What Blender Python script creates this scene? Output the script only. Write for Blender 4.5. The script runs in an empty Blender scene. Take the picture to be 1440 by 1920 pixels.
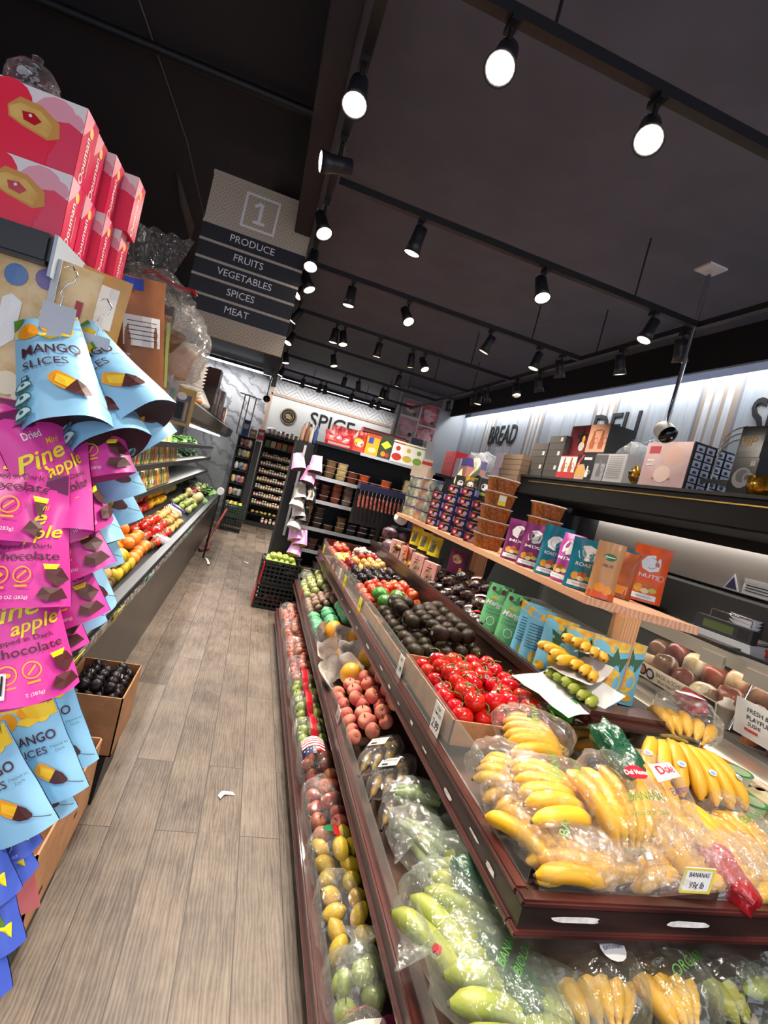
import bpy, bmesh, math, random
from mathutils import Vector, Matrix, noise
R_ = random.Random(7)
sc = bpy.context.scene
COL = sc.collection
# ------------------------------------------------------------------ camera, light, exposure
CAM_H = 1.5
F_PX = 978.0
ROT = ((0.941, -0.2288, 0.2488), (0.2276, -0.1132, -0.9671), (0.2494, 0.9668, -0.0545))   # world -> camera (x right, y down, z forward)
def orth(m):
    y = Vector((m[0][1], m[1][1], m[2][1])).normalized(); z = Vector((m[0][2], m[1][2], m[2][2])); z = (z - y * z.dot(y)).normalized()
    x = y.cross(z); return Matrix((x, y, z)).transposed()
RW = orth(ROT)
cam = bpy.data.cameras.new('camera'); camo = bpy.data.objects.new('camera', cam); COL.objects.link(camo)
cam.sensor_fit = 'HORIZONTAL'; cam.sensor_width = 36; cam.lens = F_PX / 1440 * 36; cam.clip_start = .02
camo.matrix_world = Matrix.Translation((0, 0, CAM_H)) @ Matrix((RW[0], -RW[1], -RW[2])).transposed().to_4x4()
sc.camera = camo
vs = sc.view_settings; vs.view_transform = 'Standard'; vs.look = 'None'; vs.gamma = 1; vs.use_curve_mapping = False; vs.exposure = 0.42
w = bpy.data.worlds.new('world'); sc.world = w; w.use_nodes = True
w.node_tree.nodes['Background'].inputs[0].default_value = (.8, .85, 1, 1); w.node_tree.nodes['Background'].inputs[1].default_value = 1.35
cy = sc.cycles; cy.use_denoising = True; cy.max_bounces = 7; cy.diffuse_bounces = 3; cy.glossy_bounces = 3; cy.transmission_bounces = 5; cy.transparent_max_bounces = 24
cy.caustics_reflective = False; cy.caustics_refractive = False; cy.sample_clamp_indirect = 4; cy.blur_glossy = .5
SPOT_W = 66
# ------------------------------------------------------------------ pixel helpers: where a sight line meets a real surface
def ray(px, py): return RW.transposed() @ Vector(((px - 720) / F_PX, (py - 960) / F_PX, 1))
EYE = Vector((0, 0, CAM_H))
def onz(px, py, z): d = ray(px, py); return EYE + d * ((z - CAM_H) / d.z)
def onx(px, py, x): d = ray(px, py); return EYE + d * (x / d.x)
def ony(px, py, y): d = ray(px, py); return EYE + d * (y / d.y)
# ------------------------------------------------------------------ materials
def lin(c):
    if isinstance(c, str):
        c = c.lstrip('#'); c = [int(c[i:i + 2], 16) / 255 for i in (0, 2, 4)]
    return tuple((x / 12.92 if x <= .04045 else ((x + .055) / 1.055) ** 2.4) for x in c[:3]) + (1,)
MATS = {}
class NT:
    def __init__(s, name):
        s.mat = bpy.data.materials.new(name); s.mat.use_nodes = True; s.t = s.mat.node_tree; s.b = s.t.nodes['Principled BSDF']
    def n(s, typ, out=0, props=None, **ins):
        nd = s.t.nodes.new('ShaderNode' + typ)
        for k, v in (props or {}).items(): setattr(nd, k, v)
        for k, v in ins.items():
            k2 = int(k[1:]) if k[0] == '_' and k[1:].isdigit() else k.replace('_', ' ')
            s.set(nd.inputs[k2], v)
        return nd.outputs[out]
    def set(s, sock, v):
        if hasattr(v, 'is_output'): s.t.links.new(v, sock)
        else: sock.default_value = v
    def p(s, **ins):
        for k, v in ins.items(): s.set(s.b.inputs[k.replace('_', ' ')], v)
    def math(s, op, a, b=0.0): return s.n('Math', props={'operation': op}, _0=a, _1=b)
    def mix(s, f, a, b, mode='MIX'): return s.n('Mix', 2, props={'data_type': 'RGBA', 'blend_type': mode}, _0=f, _6=a, _7=b)
    def noise(s, scale, vec=None, detail=3, rough=.5, out=0):
        kw = dict(Scale=scale, Detail=detail, Roughness=rough)
        if vec is not None: kw['Vector'] = vec
        return s.n('TexNoise', out, **kw)
    def ramp(s, f, stops, interp='LINEAR'):
        nd = s.t.nodes.new('ShaderNodeValToRGB'); cr = nd.color_ramp; cr.interpolation = interp
        while len(cr.elements) < len(stops): cr.elements.new(.5)
        for e, (p, c) in zip(cr.elements, stops): e.position = p; e.color = c if len(c) == 4 else lin(c)
        s.set(nd.inputs[0], f); return nd.outputs[0]
    def coord(s, which='Object'): return s.t.nodes.new('ShaderNodeTexCoord').outputs[which]
    def mapping(s, vec, scale=(1, 1, 1), rot=(0, 0, 0), loc=(0, 0, 0)):
        return s.n('Mapping', Vector=vec, Scale=scale, Rotation=rot, Location=loc)
    def bump(s, h, st=.3, dist=.01): s.set(s.b.inputs['Normal'], s.n('Bump', Strength=st, Distance=dist, Height=h))
def M(name, col='#808080', rough=.5, col2=None, scale=8, bump=0, bscale=40, metal=0, emit=0, coat=0, var=0, stretch=None, ecol=None, lo=.4, hi=.6, spec=None):
    """a named procedural surface: colour, optional second colour broken up by noise, optional bump and change from object to object"""
    if name in MATS: return MATS[name]
    t = NT(name); c = lin(col); src = None
    vec = t.coord()
    if stretch: vec = t.mapping(vec, stretch)
    if col2:
        src = t.ramp(t.noise(scale, vec, 4), [(lo, col), (hi, col2)])
    if var:
        rnd = t.t.nodes.new('ShaderNodeObjectInfo').outputs['Random']
        base = src if src else None
        h = t.n('HueSaturation', Hue=t.n('MapRange', Value=rnd, To_Min=.5 - var * .05, To_Max=.5 + var * .05), Saturation=1.0,
                Value=t.n('MapRange', Value=t.math('FRACT', t.math('MULTIPLY', rnd, 7.3)), To_Min=1 - var, To_Max=1 + var * .5), Color=base if base else c)
        src = h
    t.p(Base_Color=src if src else c, Roughness=rough, Metallic=metal)
    if spec is not None: t.p(Specular_IOR_Level=spec)
    if coat: t.p(Coat_Weight=coat, Coat_Roughness=.08)
    if emit: t.p(Emission_Color=lin(ecol or col), Emission_Strength=emit)
    if bump: t.bump(t.noise(bscale, vec, 3), bump)
    MATS[name] = t.mat; return t.mat
def film(name, tint='#ffffff', alpha=.16, rough=.12, bscale=30, bump=.6, tintalpha=0):
    """clear plastic film: see-through, crisp glints on the creases, whitish where it is gathered"""
    if name in MATS: return MATS[name]
    t = NT(name); vec = t.coord(); out = t.t.nodes['Material Output']
    h = t.math('ADD', t.n('TexVoronoi', 0, props={'feature': 'F1'}, Vector=vec, Scale=bscale), t.noise(bscale * .6, vec, 3, .6))
    nrm = t.n('Bump', Strength=bump, Distance=.02, Height=h)
    gl = t.n('BsdfGlossy', Color=(1, 1, 1, 1), Roughness=rough, Normal=nrm)
    df = t.n('BsdfDiffuse', Color=lin(tint)); tl = t.n('BsdfTranslucent', Color=lin(tint)); tr = t.n('BsdfTransparent', Color=(1, 1, 1, 1))
    lw = t.n('LayerWeight', 1, Blend=.4)
    streak = t.n('MapRange', Value=t.noise(bscale * .9, t.mapping(vec, (1, 1, .35)), 4, .7), From_Min=.6, From_Max=.74, To_Min=0, To_Max=.3)
    body = t.n('MixShader', _0=.5, _1=df, _2=tl)
    a = t.n('MixShader', _0=t.math('MINIMUM', t.math('ADD', t.math('ADD', alpha, streak), t.math('MULTIPLY', lw, .12)), .95), _1=tr, _2=body)
    b = t.n('MixShader', _0=t.math('ADD', .05, t.math('MULTIPLY', lw, .22)), _1=a, _2=gl)
    t.set(out.inputs['Surface'], b)
    MATS[name] = t.mat; return t.mat
def glassmat(name, tint='#ffffff', alpha=.07, rough=.03):
    if name in MATS: return MATS[name]
    t = NT(name); lw = t.n('LayerWeight', 0, Blend=.12)
    t.p(Base_Color=lin(tint), Roughness=rough, Alpha=t.math('ADD', alpha, t.math('MULTIPLY', lw, .3)), Specular_IOR_Level=.5)
    MATS[name] = t.mat; return t.mat
# ------------------------------------------------------------------ mesh building
_TXT = {}
def textmesh(s, bold=0, shear=0):
    k = (s, bold, shear)
    if k not in _TXT:
        c = bpy.data.curves.new('t', 'FONT'); c.body = s; c.align_x = 'CENTER'; c.align_y = 'CENTER'; c.resolution_u = 3; c.offset = bold * .4; c.shear = shear
        o = bpy.data.objects.new('t', c); COL.objects.link(o); me = o.to_mesh()
        v = [(q.co.x, q.co.y) for q in me.vertices]; f = [tuple(p.vertices) for p in me.polygons]; e = [(a.vertices[0], a.vertices[1]) for a in me.edges]
        o.to_mesh_clear(); bpy.data.objects.remove(o); bpy.data.curves.remove(c)
        xs = [a[0] for a in v] or [0]; ys = [a[1] for a in v] or [0]; cx = (min(xs) + max(xs)) / 2; cyy = (min(ys) + max(ys)) / 2
        _TXT[k] = ([(a - cx, b - cyy) for a, b in v], f, max(xs) - min(xs), max(ys) - min(ys))
    return _TXT[k]
class MB:
    def __init__(s): s.v = []; s.f = []; s.mi = []; s.sm = []; s.mats = []
    def mat(s, m):
        if m not in s.mats: s.mats.append(m)
        return s.mats.index(m)
    def add(s, vs_, fs, m, smooth=False, T=None):
        o = len(s.v); k = s.mat(m)
        s.v += [(T @ Vector(a)) if T is not None else Vector(a) for a in vs_]
        for f in fs: s.f.append(tuple(i + o for i in f)); s.mi.append(k); s.sm.append(smooth)
        return s
    def box(s, c, d, m, T=None, bev=0):
        x, y, z = d[0] / 2, d[1] / 2, d[2] / 2
        if bev:
            bm = bmesh.new(); bmesh.ops.create_cube(bm, size=1)
            bmesh.ops.scale(bm, vec=d, verts=bm.verts); bmesh.ops.bevel(bm, geom=list(bm.edges), offset=bev, segments=2, affect='EDGES')
            bmesh.ops.translate(bm, vec=c, verts=bm.verts); bm.verts.index_update()
            s.add([v.co.copy() for v in bm.verts], [[v.index for v in f.verts] for f in bm.faces], m, False, T); bm.free(); return s
        v = [(c[0] + i * x, c[1] + j * y, c[2] + k * z) for i in (-1, 1) for j in (-1, 1) for k in (-1, 1)]
        return s.add(v, [(0, 1, 3, 2), (4, 6, 7, 5), (0, 4, 5, 1), (2, 3, 7, 6), (0, 2, 6, 4), (1, 5, 7, 3)], m, False, T)
    def bx(s, x0, x1, y0, y1, z0, z1, m, T=None, bev=0): return s.box(((x0 + x1) / 2, (y0 + y1) / 2, (z0 + z1) / 2), (abs(x1 - x0), abs(y1 - y0), abs(z1 - z0)), m, T, bev)
    def tube(s, pts, r, m, n=8, T=None, caps=True, smooth=True):
        pts = [Vector(p) for p in pts]; rs = r if isinstance(r, (list, tuple)) else [r] * len(pts); vs_ = []; fs = []; up = None
        for i, p in enumerate(pts):
            d = (pts[min(i + 1, len(pts) - 1)] - pts[max(i - 1, 0)]).normalized()
            if up is None: up = d.orthogonal().normalized()
            a = (up - d * up.dot(d)); a = a.normalized() if a.length > 1e-6 else d.orthogonal().normalized(); up = a; b = d.cross(a)
            for k in range(n): t = 2 * math.pi * k / n; vs_.append(p + (a * math.cos(t) + b * math.sin(t)) * rs[i])
        for i in range(len(pts) - 1):
            for k in range(n): fs.append((i * n + k, i * n + (k + 1) % n, (i + 1) * n + (k + 1) % n, (i + 1) * n + k))
        s.add(vs_, fs, m, smooth, T)
        if caps: s.add(vs_[:n], [tuple(range(n))[::-1]], m, False, T); s.add(vs_[-n:], [tuple(range(n))], m, False, T)
        return s
    def cyl(s, p0, p1, r0, m, r1=None, n=14, T=None, smooth=True): return s.tube([p0, p1], [r0, r0 if r1 is None else r1], m, n, T, True, smooth)
    def lathe(s, prof, m, n=16, T=None, smooth=True, sq=1.0):
        vs_ = []; fs = []
        for r, z in prof:
            for k in range(n):
                t = 2 * math.pi * k / n; c, q = math.cos(t), math.sin(t)
                if sq != 1: c = math.copysign(abs(c) ** sq, c); q = math.copysign(abs(q) ** sq, q)
                vs_.append((r * c, r * q, z))
        for i in range(len(prof) - 1):
            for k in range(n): fs.append((i * n + k, i * n + (k + 1) % n, (i + 1) * n + (k + 1) % n, (i + 1) * n + k))
        s.add(vs_, fs, m, smooth, T)
        if prof[0][0] > 1e-4: s.add(vs_[:n], [tuple(range(n))[::-1]], m, False, T)
        if prof[-1][0] > 1e-4: s.add(vs_[-n:], [tuple(range(n))], m, False, T)
        return s
    def grid(s, fn, nu, nv, m, smooth=True, T=None, wrap=False):
        vs_ = [fn(i / nu, j / nv) for j in range(nv + 1) for i in range(nu + (0 if wrap else 1))]; W = nu if wrap else nu + 1
        fs = [(j * W + i, j * W + (i + 1) % W, (j + 1) * W + (i + 1) % W, (j + 1) * W + i) for j in range(nv) for i in range(nu)]
        return s.add(vs_, fs, m, smooth, T)
    def ball(s, r, m, c=(0, 0, 0), sc_=(1, 1, 1), nu=12, nv=8, T=None, fn=None):
        def g(u, v):
            t = 2 * math.pi * u; p = math.pi * v; q = Vector((math.sin(p) * math.cos(t), math.sin(p) * math.sin(t), -math.cos(p)))
            k = fn(q) if fn else 1
            return (c[0] + q.x * r * sc_[0] * k, c[1] + q.y * r * sc_[1] * k, c[2] + q.z * r * sc_[2] * k)
        return s.grid(g, nu, nv, m, True, T, wrap=True)
    def prism(s, poly, y0, y1, m, T=None):
        """outline in x,z pulled along y"""
        n = len(poly); v = [(a, y0, b) for a, b in poly] + [(a, y1, b) for a, b in poly]
        fs = [tuple(range(n)), tuple(range(2 * n - 1, n - 1, -1))] + [(i, i + n, (i + 1) % n + n, (i + 1) % n) for i in range(n)]
        return s.add(v, fs, m, False, T)
    def decal(s, items, fmap, T=None, off=.0006):
        """printing: flat shapes mapped through fmap(x, y) -> (point, normal), part of the same mesh"""
        for q, it in enumerate(items):
            o = off * (1 + .35 * q); k = it[0]
            def put(pts, fs, m):
                vv = []
                for a, b in pts:
                    p, nn = fmap(a, b); vv.append(Vector(p) + Vector(nn) * o)
                s.add(vv, fs, m, False, T)
            if k == 't':
                _, st, x, y, h, m = it[:6]; op = it[6] if len(it) > 6 else {}
                v, f, W, H = textmesh(st, op.get('bold', 0), op.get('shear', 0)); r = op.get('rot', 0); sx = op.get('sx', 1); c, sn = math.cos(r), math.sin(r)
                if 'w' in op: sx = op['w'] / (W * h)
                put([(x + (a * sx * c - b * sn) * h, y + (a * sx * sn + b * c) * h) for a, b in v], f, m)
            elif k == 'd':
                _, x, y, r, m = it[:5]; e = it[5] if len(it) > 5 else 1; n = 14
                put([(x, y)] + [(x + r * math.cos(6.2832 * i / n), y + r * e * math.sin(6.2832 * i / n)) for i in range(n)], [(0, i + 1, (i + 1) % n + 1) for i in range(n)], m)
            elif k == 'o':
                _, x, y, r, r2, m = it; n = 16
                put([(x + rr * math.cos(6.2832 * i / n), y + rr * math.sin(6.2832 * i / n)) for rr in (r, r2) for i in range(n)], [(i, (i + 1) % n, n + (i + 1) % n, n + i) for i in range(n)], m)
            elif k == 'r':
                _, x, y, W, H, m = it[:6]; a = it[6] if len(it) > 6 else 0; c, sn = math.cos(a), math.sin(a); g = 4
                put([(x + (W * (i / g - .5)) * c - (H * (j / g - .5)) * sn, y + (W * (i / g - .5)) * sn + (H * (j / g - .5)) * c) for j in range(g + 1) for i in range(g + 1)],
                    [(j * (g + 1) + i, j * (g + 1) + i + 1, (j + 1) * (g + 1) + i + 1, (j + 1) * (g + 1) + i) for j in range(g) for i in range(g)], m)
            elif k == 'p':
                _, pts, m = it; cx = sum(a for a, b in pts) / len(pts); cyy = sum(b for a, b in pts) / len(pts); n = len(pts)
                put([(cx, cyy)] + list(pts), [(0, i + 1, (i + 1) % n + 1) for i in range(n)], m)
        return s
    def mesh(s, name):
        me = bpy.data.meshes.new(name); me.from_pydata([tuple(a) for a in s.v], [], s.f)
        for m in s.mats: me.materials.append(m)
        me.polygons.foreach_set('material_index', s.mi); me.polygons.foreach_set('use_smooth', s.sm); me.update(); return me
    def build(s, name, parent=None, loc=None, rot=None, label=None, cat=None, group=None, kind=None, T=None):
        o = bpy.data.objects.new(name, s.mesh(name)); COL.objects.link(o)
        if parent: o.parent = parent
        if T is not None: o.matrix_world = T
        if loc is not None: o.location = loc
        if rot is not None: o.rotation_euler = rot
        tag(o, label, cat, group, kind); return o
def tag(o, label=None, cat=None, group=None, kind=None):
    for k, v in (('label', label), ('category', cat), ('group', group), ('kind', kind)):
        if v: o[k] = v
    return o
def thing(name, label, cat, loc=(0, 0, 0), rot=(0, 0, 0), group=None):
    o = bpy.data.objects.new(name, None); COL.objects.link(o); o.location = loc; o.rotation_euler = rot; o.empty_display_size = .05
    return tag(o, label, cat, group)
def dup(o, loc=None, rot=None, label=None, scale=None, parent=None, group=None):
    c = o.copy(); COL.objects.link(c)
    if parent: c.parent = parent
    if loc is not None: c.location = loc
    if rot is not None: c.rotation_euler = rot
    if scale is not None: c.scale = (scale,) * 3 if not isinstance(scale, (tuple, list, Vector)) else scale
    if label: c['label'] = label
    if group: c['group'] = group
    for ch in list(o.children): dup(ch, parent=c)
    return c
def struct(name, mb, **k): return mb.build(name, kind='structure', **k)
ORD = 'first second third fourth fifth sixth seventh eighth ninth tenth eleventh twelfth thirteenth fourteenth fifteenth sixteenth seventeenth eighteenth nineteenth twentieth'.split()
def nth(i): return ORD[i] if i < 20 else ('twenty-' + ORD[i - 20] if i < 29 else 'further')
def flat(o, ux, uy, n): o, ux, uy, n = map(Vector, (o, ux, uy, n)); return lambda x, y: (o + ux * x + uy * y, n)
def front(y=0, x0=0, z0=0): return flat((x0, y, z0), (1, 0, 0), (0, 0, 1), (0, -1, 0))
def eul(z): return (0, 0, z)
# ------------------------------------------------------------------ common surfaces
def floor_mat():
    t = NT('plank floor'); c = t.coord(); sx = t.n('SeparateXYZ', 0, Vector=c)
    sep = sx.node; X, Y = sep.outputs[0], sep.outputs[1]
    v = t.n('CombineXYZ', X=Y, Y=t.math('ADD', X, .05), Z=0.0)
    br = t.n('TexBrick', 0, props={'offset': .37, 'offset_frequency': 2}, Vector=v, Color1=(0, 0, 0, 1), Color2=(1, 1, 1, 1), Mortar=(.5, .5, .5, 1), Scale=1.0, Mortar_Size=.0022, Brick_Width=1.22, Row_Height=.16, Mortar_Smooth=.1)
    fac = br.node.outputs[1]
    tone = t.n('SeparateColor', 0, Color=br)
    shift = t.n('CombineXYZ', X=t.math('MULTIPLY', tone, 37.0), Y=t.math('MULTIPLY', tone, 11.0), Z=0.0)
    gv = t.n('VectorMath', props={'operation': 'ADD'}, _0=c, _1=shift)
    grain = t.noise(14, t.mapping(gv, (3.4, .4, 1)), 9, .68)
    w2 = t.n('TexWave', 1, props={'bands_direction': 'X'}, Vector=t.mapping(gv, (1, .16, 1)), Scale=26, Distortion=9, Detail=4, Detail_Scale=1.2)
    blot = t.noise(3.1, gv, 5, .65)
    g = t.math('ADD', t.math('MULTIPLY', grain, .5), t.math('ADD', t.math('MULTIPLY', w2, .13), t.math('MULTIPLY', blot, .62)))
    g = t.math('ADD', g, t.math('MULTIPLY', t.math('SUBTRACT', tone, .5), .1))
    col = t.ramp(g, [(.34, '#2e2520'), (.48, '#4d4037'), (.6, '#64574c'), (.8, '#7f7165')])
    col = t.mix(fac, col, lin('#3a302a'))
    t.p(Base_Color=col, Roughness=t.n('MapRange', Value=blot, To_Min=.38, To_Max=.62))
    t.bump(t.math('SUBTRACT', g, t.math('MULTIPLY', fac, 1.5)), .25, .004); return t.mat
def marble_mat():
    t = NT('grey marble'); c = t.coord(); n1 = t.noise(1.6, c, 6, .6)
    v = t.n('VectorMath', props={'operation': 'ADD'}, _0=c, _1=t.noise(1.2, c, 5, .6, out=1))
    wv = t.n('TexWave', 1, Vector=t.mapping(v, (1, 1, 1.6), (0, .6, 0)), Scale=1.1, Distortion=6, Detail=5)
    t.p(Base_Color=t.mix(t.n('MapRange', Value=wv, From_Min=.0, From_Max=.25, To_Min=.75, To_Max=0), t.ramp(n1, [(.3, '#a9aaae'), (.7, '#e2e2e4')]), lin('#77787e')), Roughness=.35); return t.mat
def board_mat():
    """wall covering of pale upright boards with bands of tan and white strips"""
    t = NT('striped boards'); c = t.coord(); sep = t.n('SeparateXYZ', 0, Vector=c).node; Y = sep.outputs[1]
    fr = t.math('FRACT', t.math('DIVIDE', t.math('ADD', Y, .38), 1.36))
    W, G, T_, D = '#d5dade', '#bcc3c9', '#b39c86', '#8d8a92'
    base = t.ramp(fr, [(0, W), (.1, G), (.13, W), (.27, '#c6c6c4'), (.3, '#d8dcdf'), (.45, '#d2cfc8'), (.48, '#bfc6cc'), (.6, D), (.62, T_), (.66, '#e6e8ea'), (.70, T_), (.73, '#dfe0e2'), (.78, '#b9a692'), (.8, '#eceef0'), (.84, T_), (.87, D), (.89, W)], 'CONSTANT')
    g = t.noise(6, t.mapping(c, (1, 5, .5)), 6, .6)
    t.p(Base_Color=t.mix(t.n('MapRange', Value=g, From_Min=.35, From_Max=.7, To_Min=0, To_Max=.45), base, lin('#a3a5a8')), Roughness=.5); return t.mat
def diamond_mat(name, ground, line, sc_=14.0, ax=(0, 2)):
    t = NT(name); c = t.coord(); sep = t.n('SeparateXYZ', 0, Vector=c).node
    def tri(x): f = t.math('FRACT', t.math('MULTIPLY', x, sc_ * .5)); return t.math('ABSOLUTE', t.math('SUBTRACT', f, .5))
    s_ = t.math('ADD', tri(sep.outputs[ax[0]]), tri(sep.outputs[ax[1]]))
    f = t.math('FRACT', t.math('MULTIPLY', s_, 5.0))
    t.p(Base_Color=t.mix(t.math('LESS_THAN', f, .34), lin(ground), lin(line)), Roughness=.6); return t.mat
def wood(name, a, b, sc_=12, rough=.4, coat=0, axis=(1, 1, .1)):
    t = NT(name); c = t.coord(); v = t.mapping(c, axis)
    g = t.math('ADD', t.math('MULTIPLY', t.noise(sc_, v, 7, .65), .7), t.math('MULTIPLY', t.n('TexWave', 1, Vector=v, Scale=sc_ * .8, Distortion=5, Detail=3), .3))
    t.p(Base_Color=t.ramp(g, [(.3, a), (.62, b)]), Roughness=rough, Coat_Weight=coat, Coat_Roughness=.1); t.bump(g, .08, .003); MATS[name] = t.mat; return t.mat
MFLOOR = floor_mat(); MMARB = marble_mat(); MBOARD = board_mat()
MCEIL = M('ceiling paint', '#585c6b', .75, '#5e6272', 3, bump=.05, bscale=60)
MCEIL2 = M('ceiling paint dark unlit', '#2f2e34', .8)  # darker paint stands in for the little light on the left ceiling
MWALLD = M('dark wall paint', '#2c2c31', .7)
MTRACK = M('black track metal', '#1b1b1e', .45)
MLAMP = M('lamp black metal', '#222227', .42)
MLENS = M('lamp lens', '#fff3de', .3, emit=14, ecol='#ffeed6')
MLENS2 = M('dim lamp reflector', '#ffe0ae', .25, emit=3.0, ecol='#ffe2b5')
MTUBE = M('lit tube', '#ffffff', .3, emit=9, ecol='#f4f7ff')
MBLACK = M('matt black', '#121214', .55)
MBLKSH = M('black shelf enamel', '#17171a', .32)
MSTEEL = M('brushed steel', '#cbc4b9', .38, metal=.75, bump=.03, bscale=90, stretch=(1, 1, 30))
MCHROME = M('chrome', '#e8e8ea', .12, metal=1)
MWHITE = M('white card', '#f2f1ee', .55)
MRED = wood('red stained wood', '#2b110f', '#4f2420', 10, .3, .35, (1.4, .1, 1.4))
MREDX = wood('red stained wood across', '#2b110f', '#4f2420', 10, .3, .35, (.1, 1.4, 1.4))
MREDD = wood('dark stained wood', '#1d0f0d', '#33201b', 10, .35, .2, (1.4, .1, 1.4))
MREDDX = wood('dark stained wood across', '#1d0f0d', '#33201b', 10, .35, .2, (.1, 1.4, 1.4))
MPINE = wood('pine shelf', '#bd8561', '#d9a682', 16, .45, .1, (1.6, .09, 1.6))
MPOST = wood('pine post', '#b57c4f', '#dca676', 18, .5, 0, (1.6, 1.6, .06))
MCARD = M('corrugated card', '#b5835c', .8, '#a57650', 14, bump=.1, bscale=90)
MCARDD = M('card inside', '#93643f', .85)
MACRYL = glassmat('clear acrylic', '#cfd6d0', .03)
MINK = M('black ink', '#141416', .6)
MFILM = film('clear film', '#ffffff', .025, .09, 34, .9)
MFILM2 = film('milky film', '#eef2ee', .1, .2, 26, .7)
MFILMG = film('greenish film', '#dfeee2', .05, .16, 26, .7)
# ------------------------------------------------------------------ the room
CZ = 3.16
def plate(name, x0, x1, y0, y1, z0, z1, m): return struct(name, MB().bx(x0, x1, y0, y1, z0, z1, m))
plate('floor', -3.6, 4.2, -2.2, 12, -.05, 0, MFLOOR)
plate('ceiling', -.1, 4.2, -2.2, 12, CZ, CZ + .05, MCEIL)
plate('ceiling_low', -3.6, -.1, -2.2, 12, CZ + .02, CZ + .07, MCEIL2)
plate('wall_left', -3.65, -3.55, -2.2, 12, 0, 3.3, MWALLD)
struct('wall_rear', MB().bx(-3.6, 4.2, -2.3, -2.2, 0, .12, MWALLD).bx(-3.6, 4.2, -2.3, -2.2, 3.0, 3.3, MWALLD).bx(-3.6, -2.6, -2.3, -2.2, .12, 3.0, MWALLD).bx(3.6, 4.2, -2.3, -2.2, .12, 3.0, MWALLD))
struct('window_added_1', MB().bx(-2.6, -2.55, -2.28, -2.22, .12, 3.0, MSTEEL).bx(-.55, -.5, -2.28, -2.22, .12, 3.0, MSTEEL).bx(1.5, 1.55, -2.28, -2.22, .12, 3.0, MSTEEL).bx(3.55, 3.6, -2.28, -2.22, .12, 3.0, MSTEEL))  # storefront window added out of view to let in fill light
ld = bpy.data.lights.new('fill daylight portal', 'AREA'); ld.shape = 'RECTANGLE'; ld.size = 6.2; ld.size_y = 2.88; ld.cycles.is_portal = True  # portal for the fill daylight of the added window
o = bpy.data.objects.new('fill daylight portal', ld); COL.objects.link(o); o.location = (.5, -2.29, 1.56); o.rotation_euler = (math.pi / 2, 0, math.pi)
wr = MB().bx(3.2, 3.3, -2.2, 8.6, 2.02, 2.93, MBOARD).bx(3.2, 3.3, -2.2, 12, -.0, 2.0, MWALLD).bx(3.2, 3.3, 8.6, 12, 2.0, 3.16, MWALLD)
struct('wall_right', wr)
t = thing('cove_light', 'long cove light hidden behind the black lip above the boarded wall', 'light', (0, 0, 0)); MB().bx(3.05, 3.09, -2, 8.5, 2.99, 3.02, MTUBE).build('tube', t)
ld = bpy.data.lights.new('cove', 'AREA'); ld.shape = 'RECTANGLE'; ld.size = .05; ld.size_y = 10.5; ld.energy = 22; ld.color = (.86, .93, 1); o = bpy.data.objects.new('cove', ld); COL.objects.link(o); o.location = (3.02, 3.25, 2.97); o.rotation_euler = (0, math.radians(-24), 0); o.parent = t
struct('trim_right', MB().bx(2.93, 2.96, -2.2, 8.6, 2.88, 3.16, MBLACK).bx(3.17, 3.2, -2.2, 8.6, 2.0, 2.02, MBLACK))
plate('wall_back', -.06, 4.2, 11.4, 11.5, 0, 3.2, M('white wall', '#d9d6d0', .6))
plate('wall_back_marble', -3.6, -.06, 11.4, 11.5, 0, 3.2, MMARB)
plate('wall_back_pillar', 2.72, 3.2, 8.6, 8.75, 0, 3.16, M('grey pillar', '#c3c5c6', .6))
struct('ceiling_beam', MB().bx(-.11, -.012, -2.2, 11.2, 2.84, 3.17, MCEIL2, bev=.004).bx(-.3, -.11, 3.7, 11.2, 3.0, 3.17, MCEIL2))
pp = MB().tube([(-1.9, 2.75, 3.13), (-.1, 2.72, 3.13)], .022, MBLACK, 8).tube([(-.88, .6, 3.165), (-.9, 2.4, 3.165), (-.83, 3.5, 3.17), (-.84, 5.2, 3.17)], .004, M('grey cable', '#77777c', .6), 5)
pp.build('ceiling_conduit', label='thin dark conduit run with a grey cable on the unlit ceiling', cat='pipe')
# spice wall panel
p = MB(); MWP = M('white panel', '#e9e7e2', .5); MTANL = M('tan strip', '#c6a891', .5)
MDIA = diamond_mat('diamond lattice paper', '#e8e6e2', '#c3c1c0', 4.4)
p.bx(-.03, 2.62, 11.33, 11.4, 1.9, 2.70, MWP).bx(-.03, 2.62, 11.33, 11.4, 2.75, 3.12, MDIA).bx(-.06, 2.68, 11.315, 11.4, 2.70, 2.75, MTANL).bx(-.09, -.03, 11.315, 11.4, 1.9, 3.14, MTANL).bx(2.62, 2.7, 11.315, 11.4, 1.9, 3.14, MTANL).bx(-.09, 2.7, 11.315, 11.4, 3.12, 3.15, MTANL)
p.bx(2.7, 3.2, 11.36, 11.4, 1.9, 3.12, M('beige stone', '#bdb3a6', .6, '#d2cabf', 3))
struct('wall_back_panel', p)
def letters(name, s, fm, h, w, depth, m, label, cat, parent=None, bold=.03, sx=None, shear=0):
    v, f, W, H = textmesh(s, bold, shear); k = h / H; kx = w / W; b = MB(); n = len(v)
    pts = [fm(a * kx, c * k) for a, c in v]
    fr = [q + Vector(nn) * depth for q, nn in pts]; bk = [Vector(q) for q, nn in pts]
    b.add(fr, f, m)
    cnt = {}
    for t in f:
        for i in range(len(t)):
            e = (t[i], t[(i + 1) % len(t)]); cnt[tuple(sorted(e))] = cnt.get(tuple(sorted(e)), []) + [e]
    ed = [e[0] for e in cnt.values() if len(e) == 1]
    b.add(fr + bk, [(x, y, y + n, x + n) for x, y in ed], m)
    return b.build(name, parent, label=label, cat=cat)
MLET = M('charcoal letters', '#232427', .5)
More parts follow.
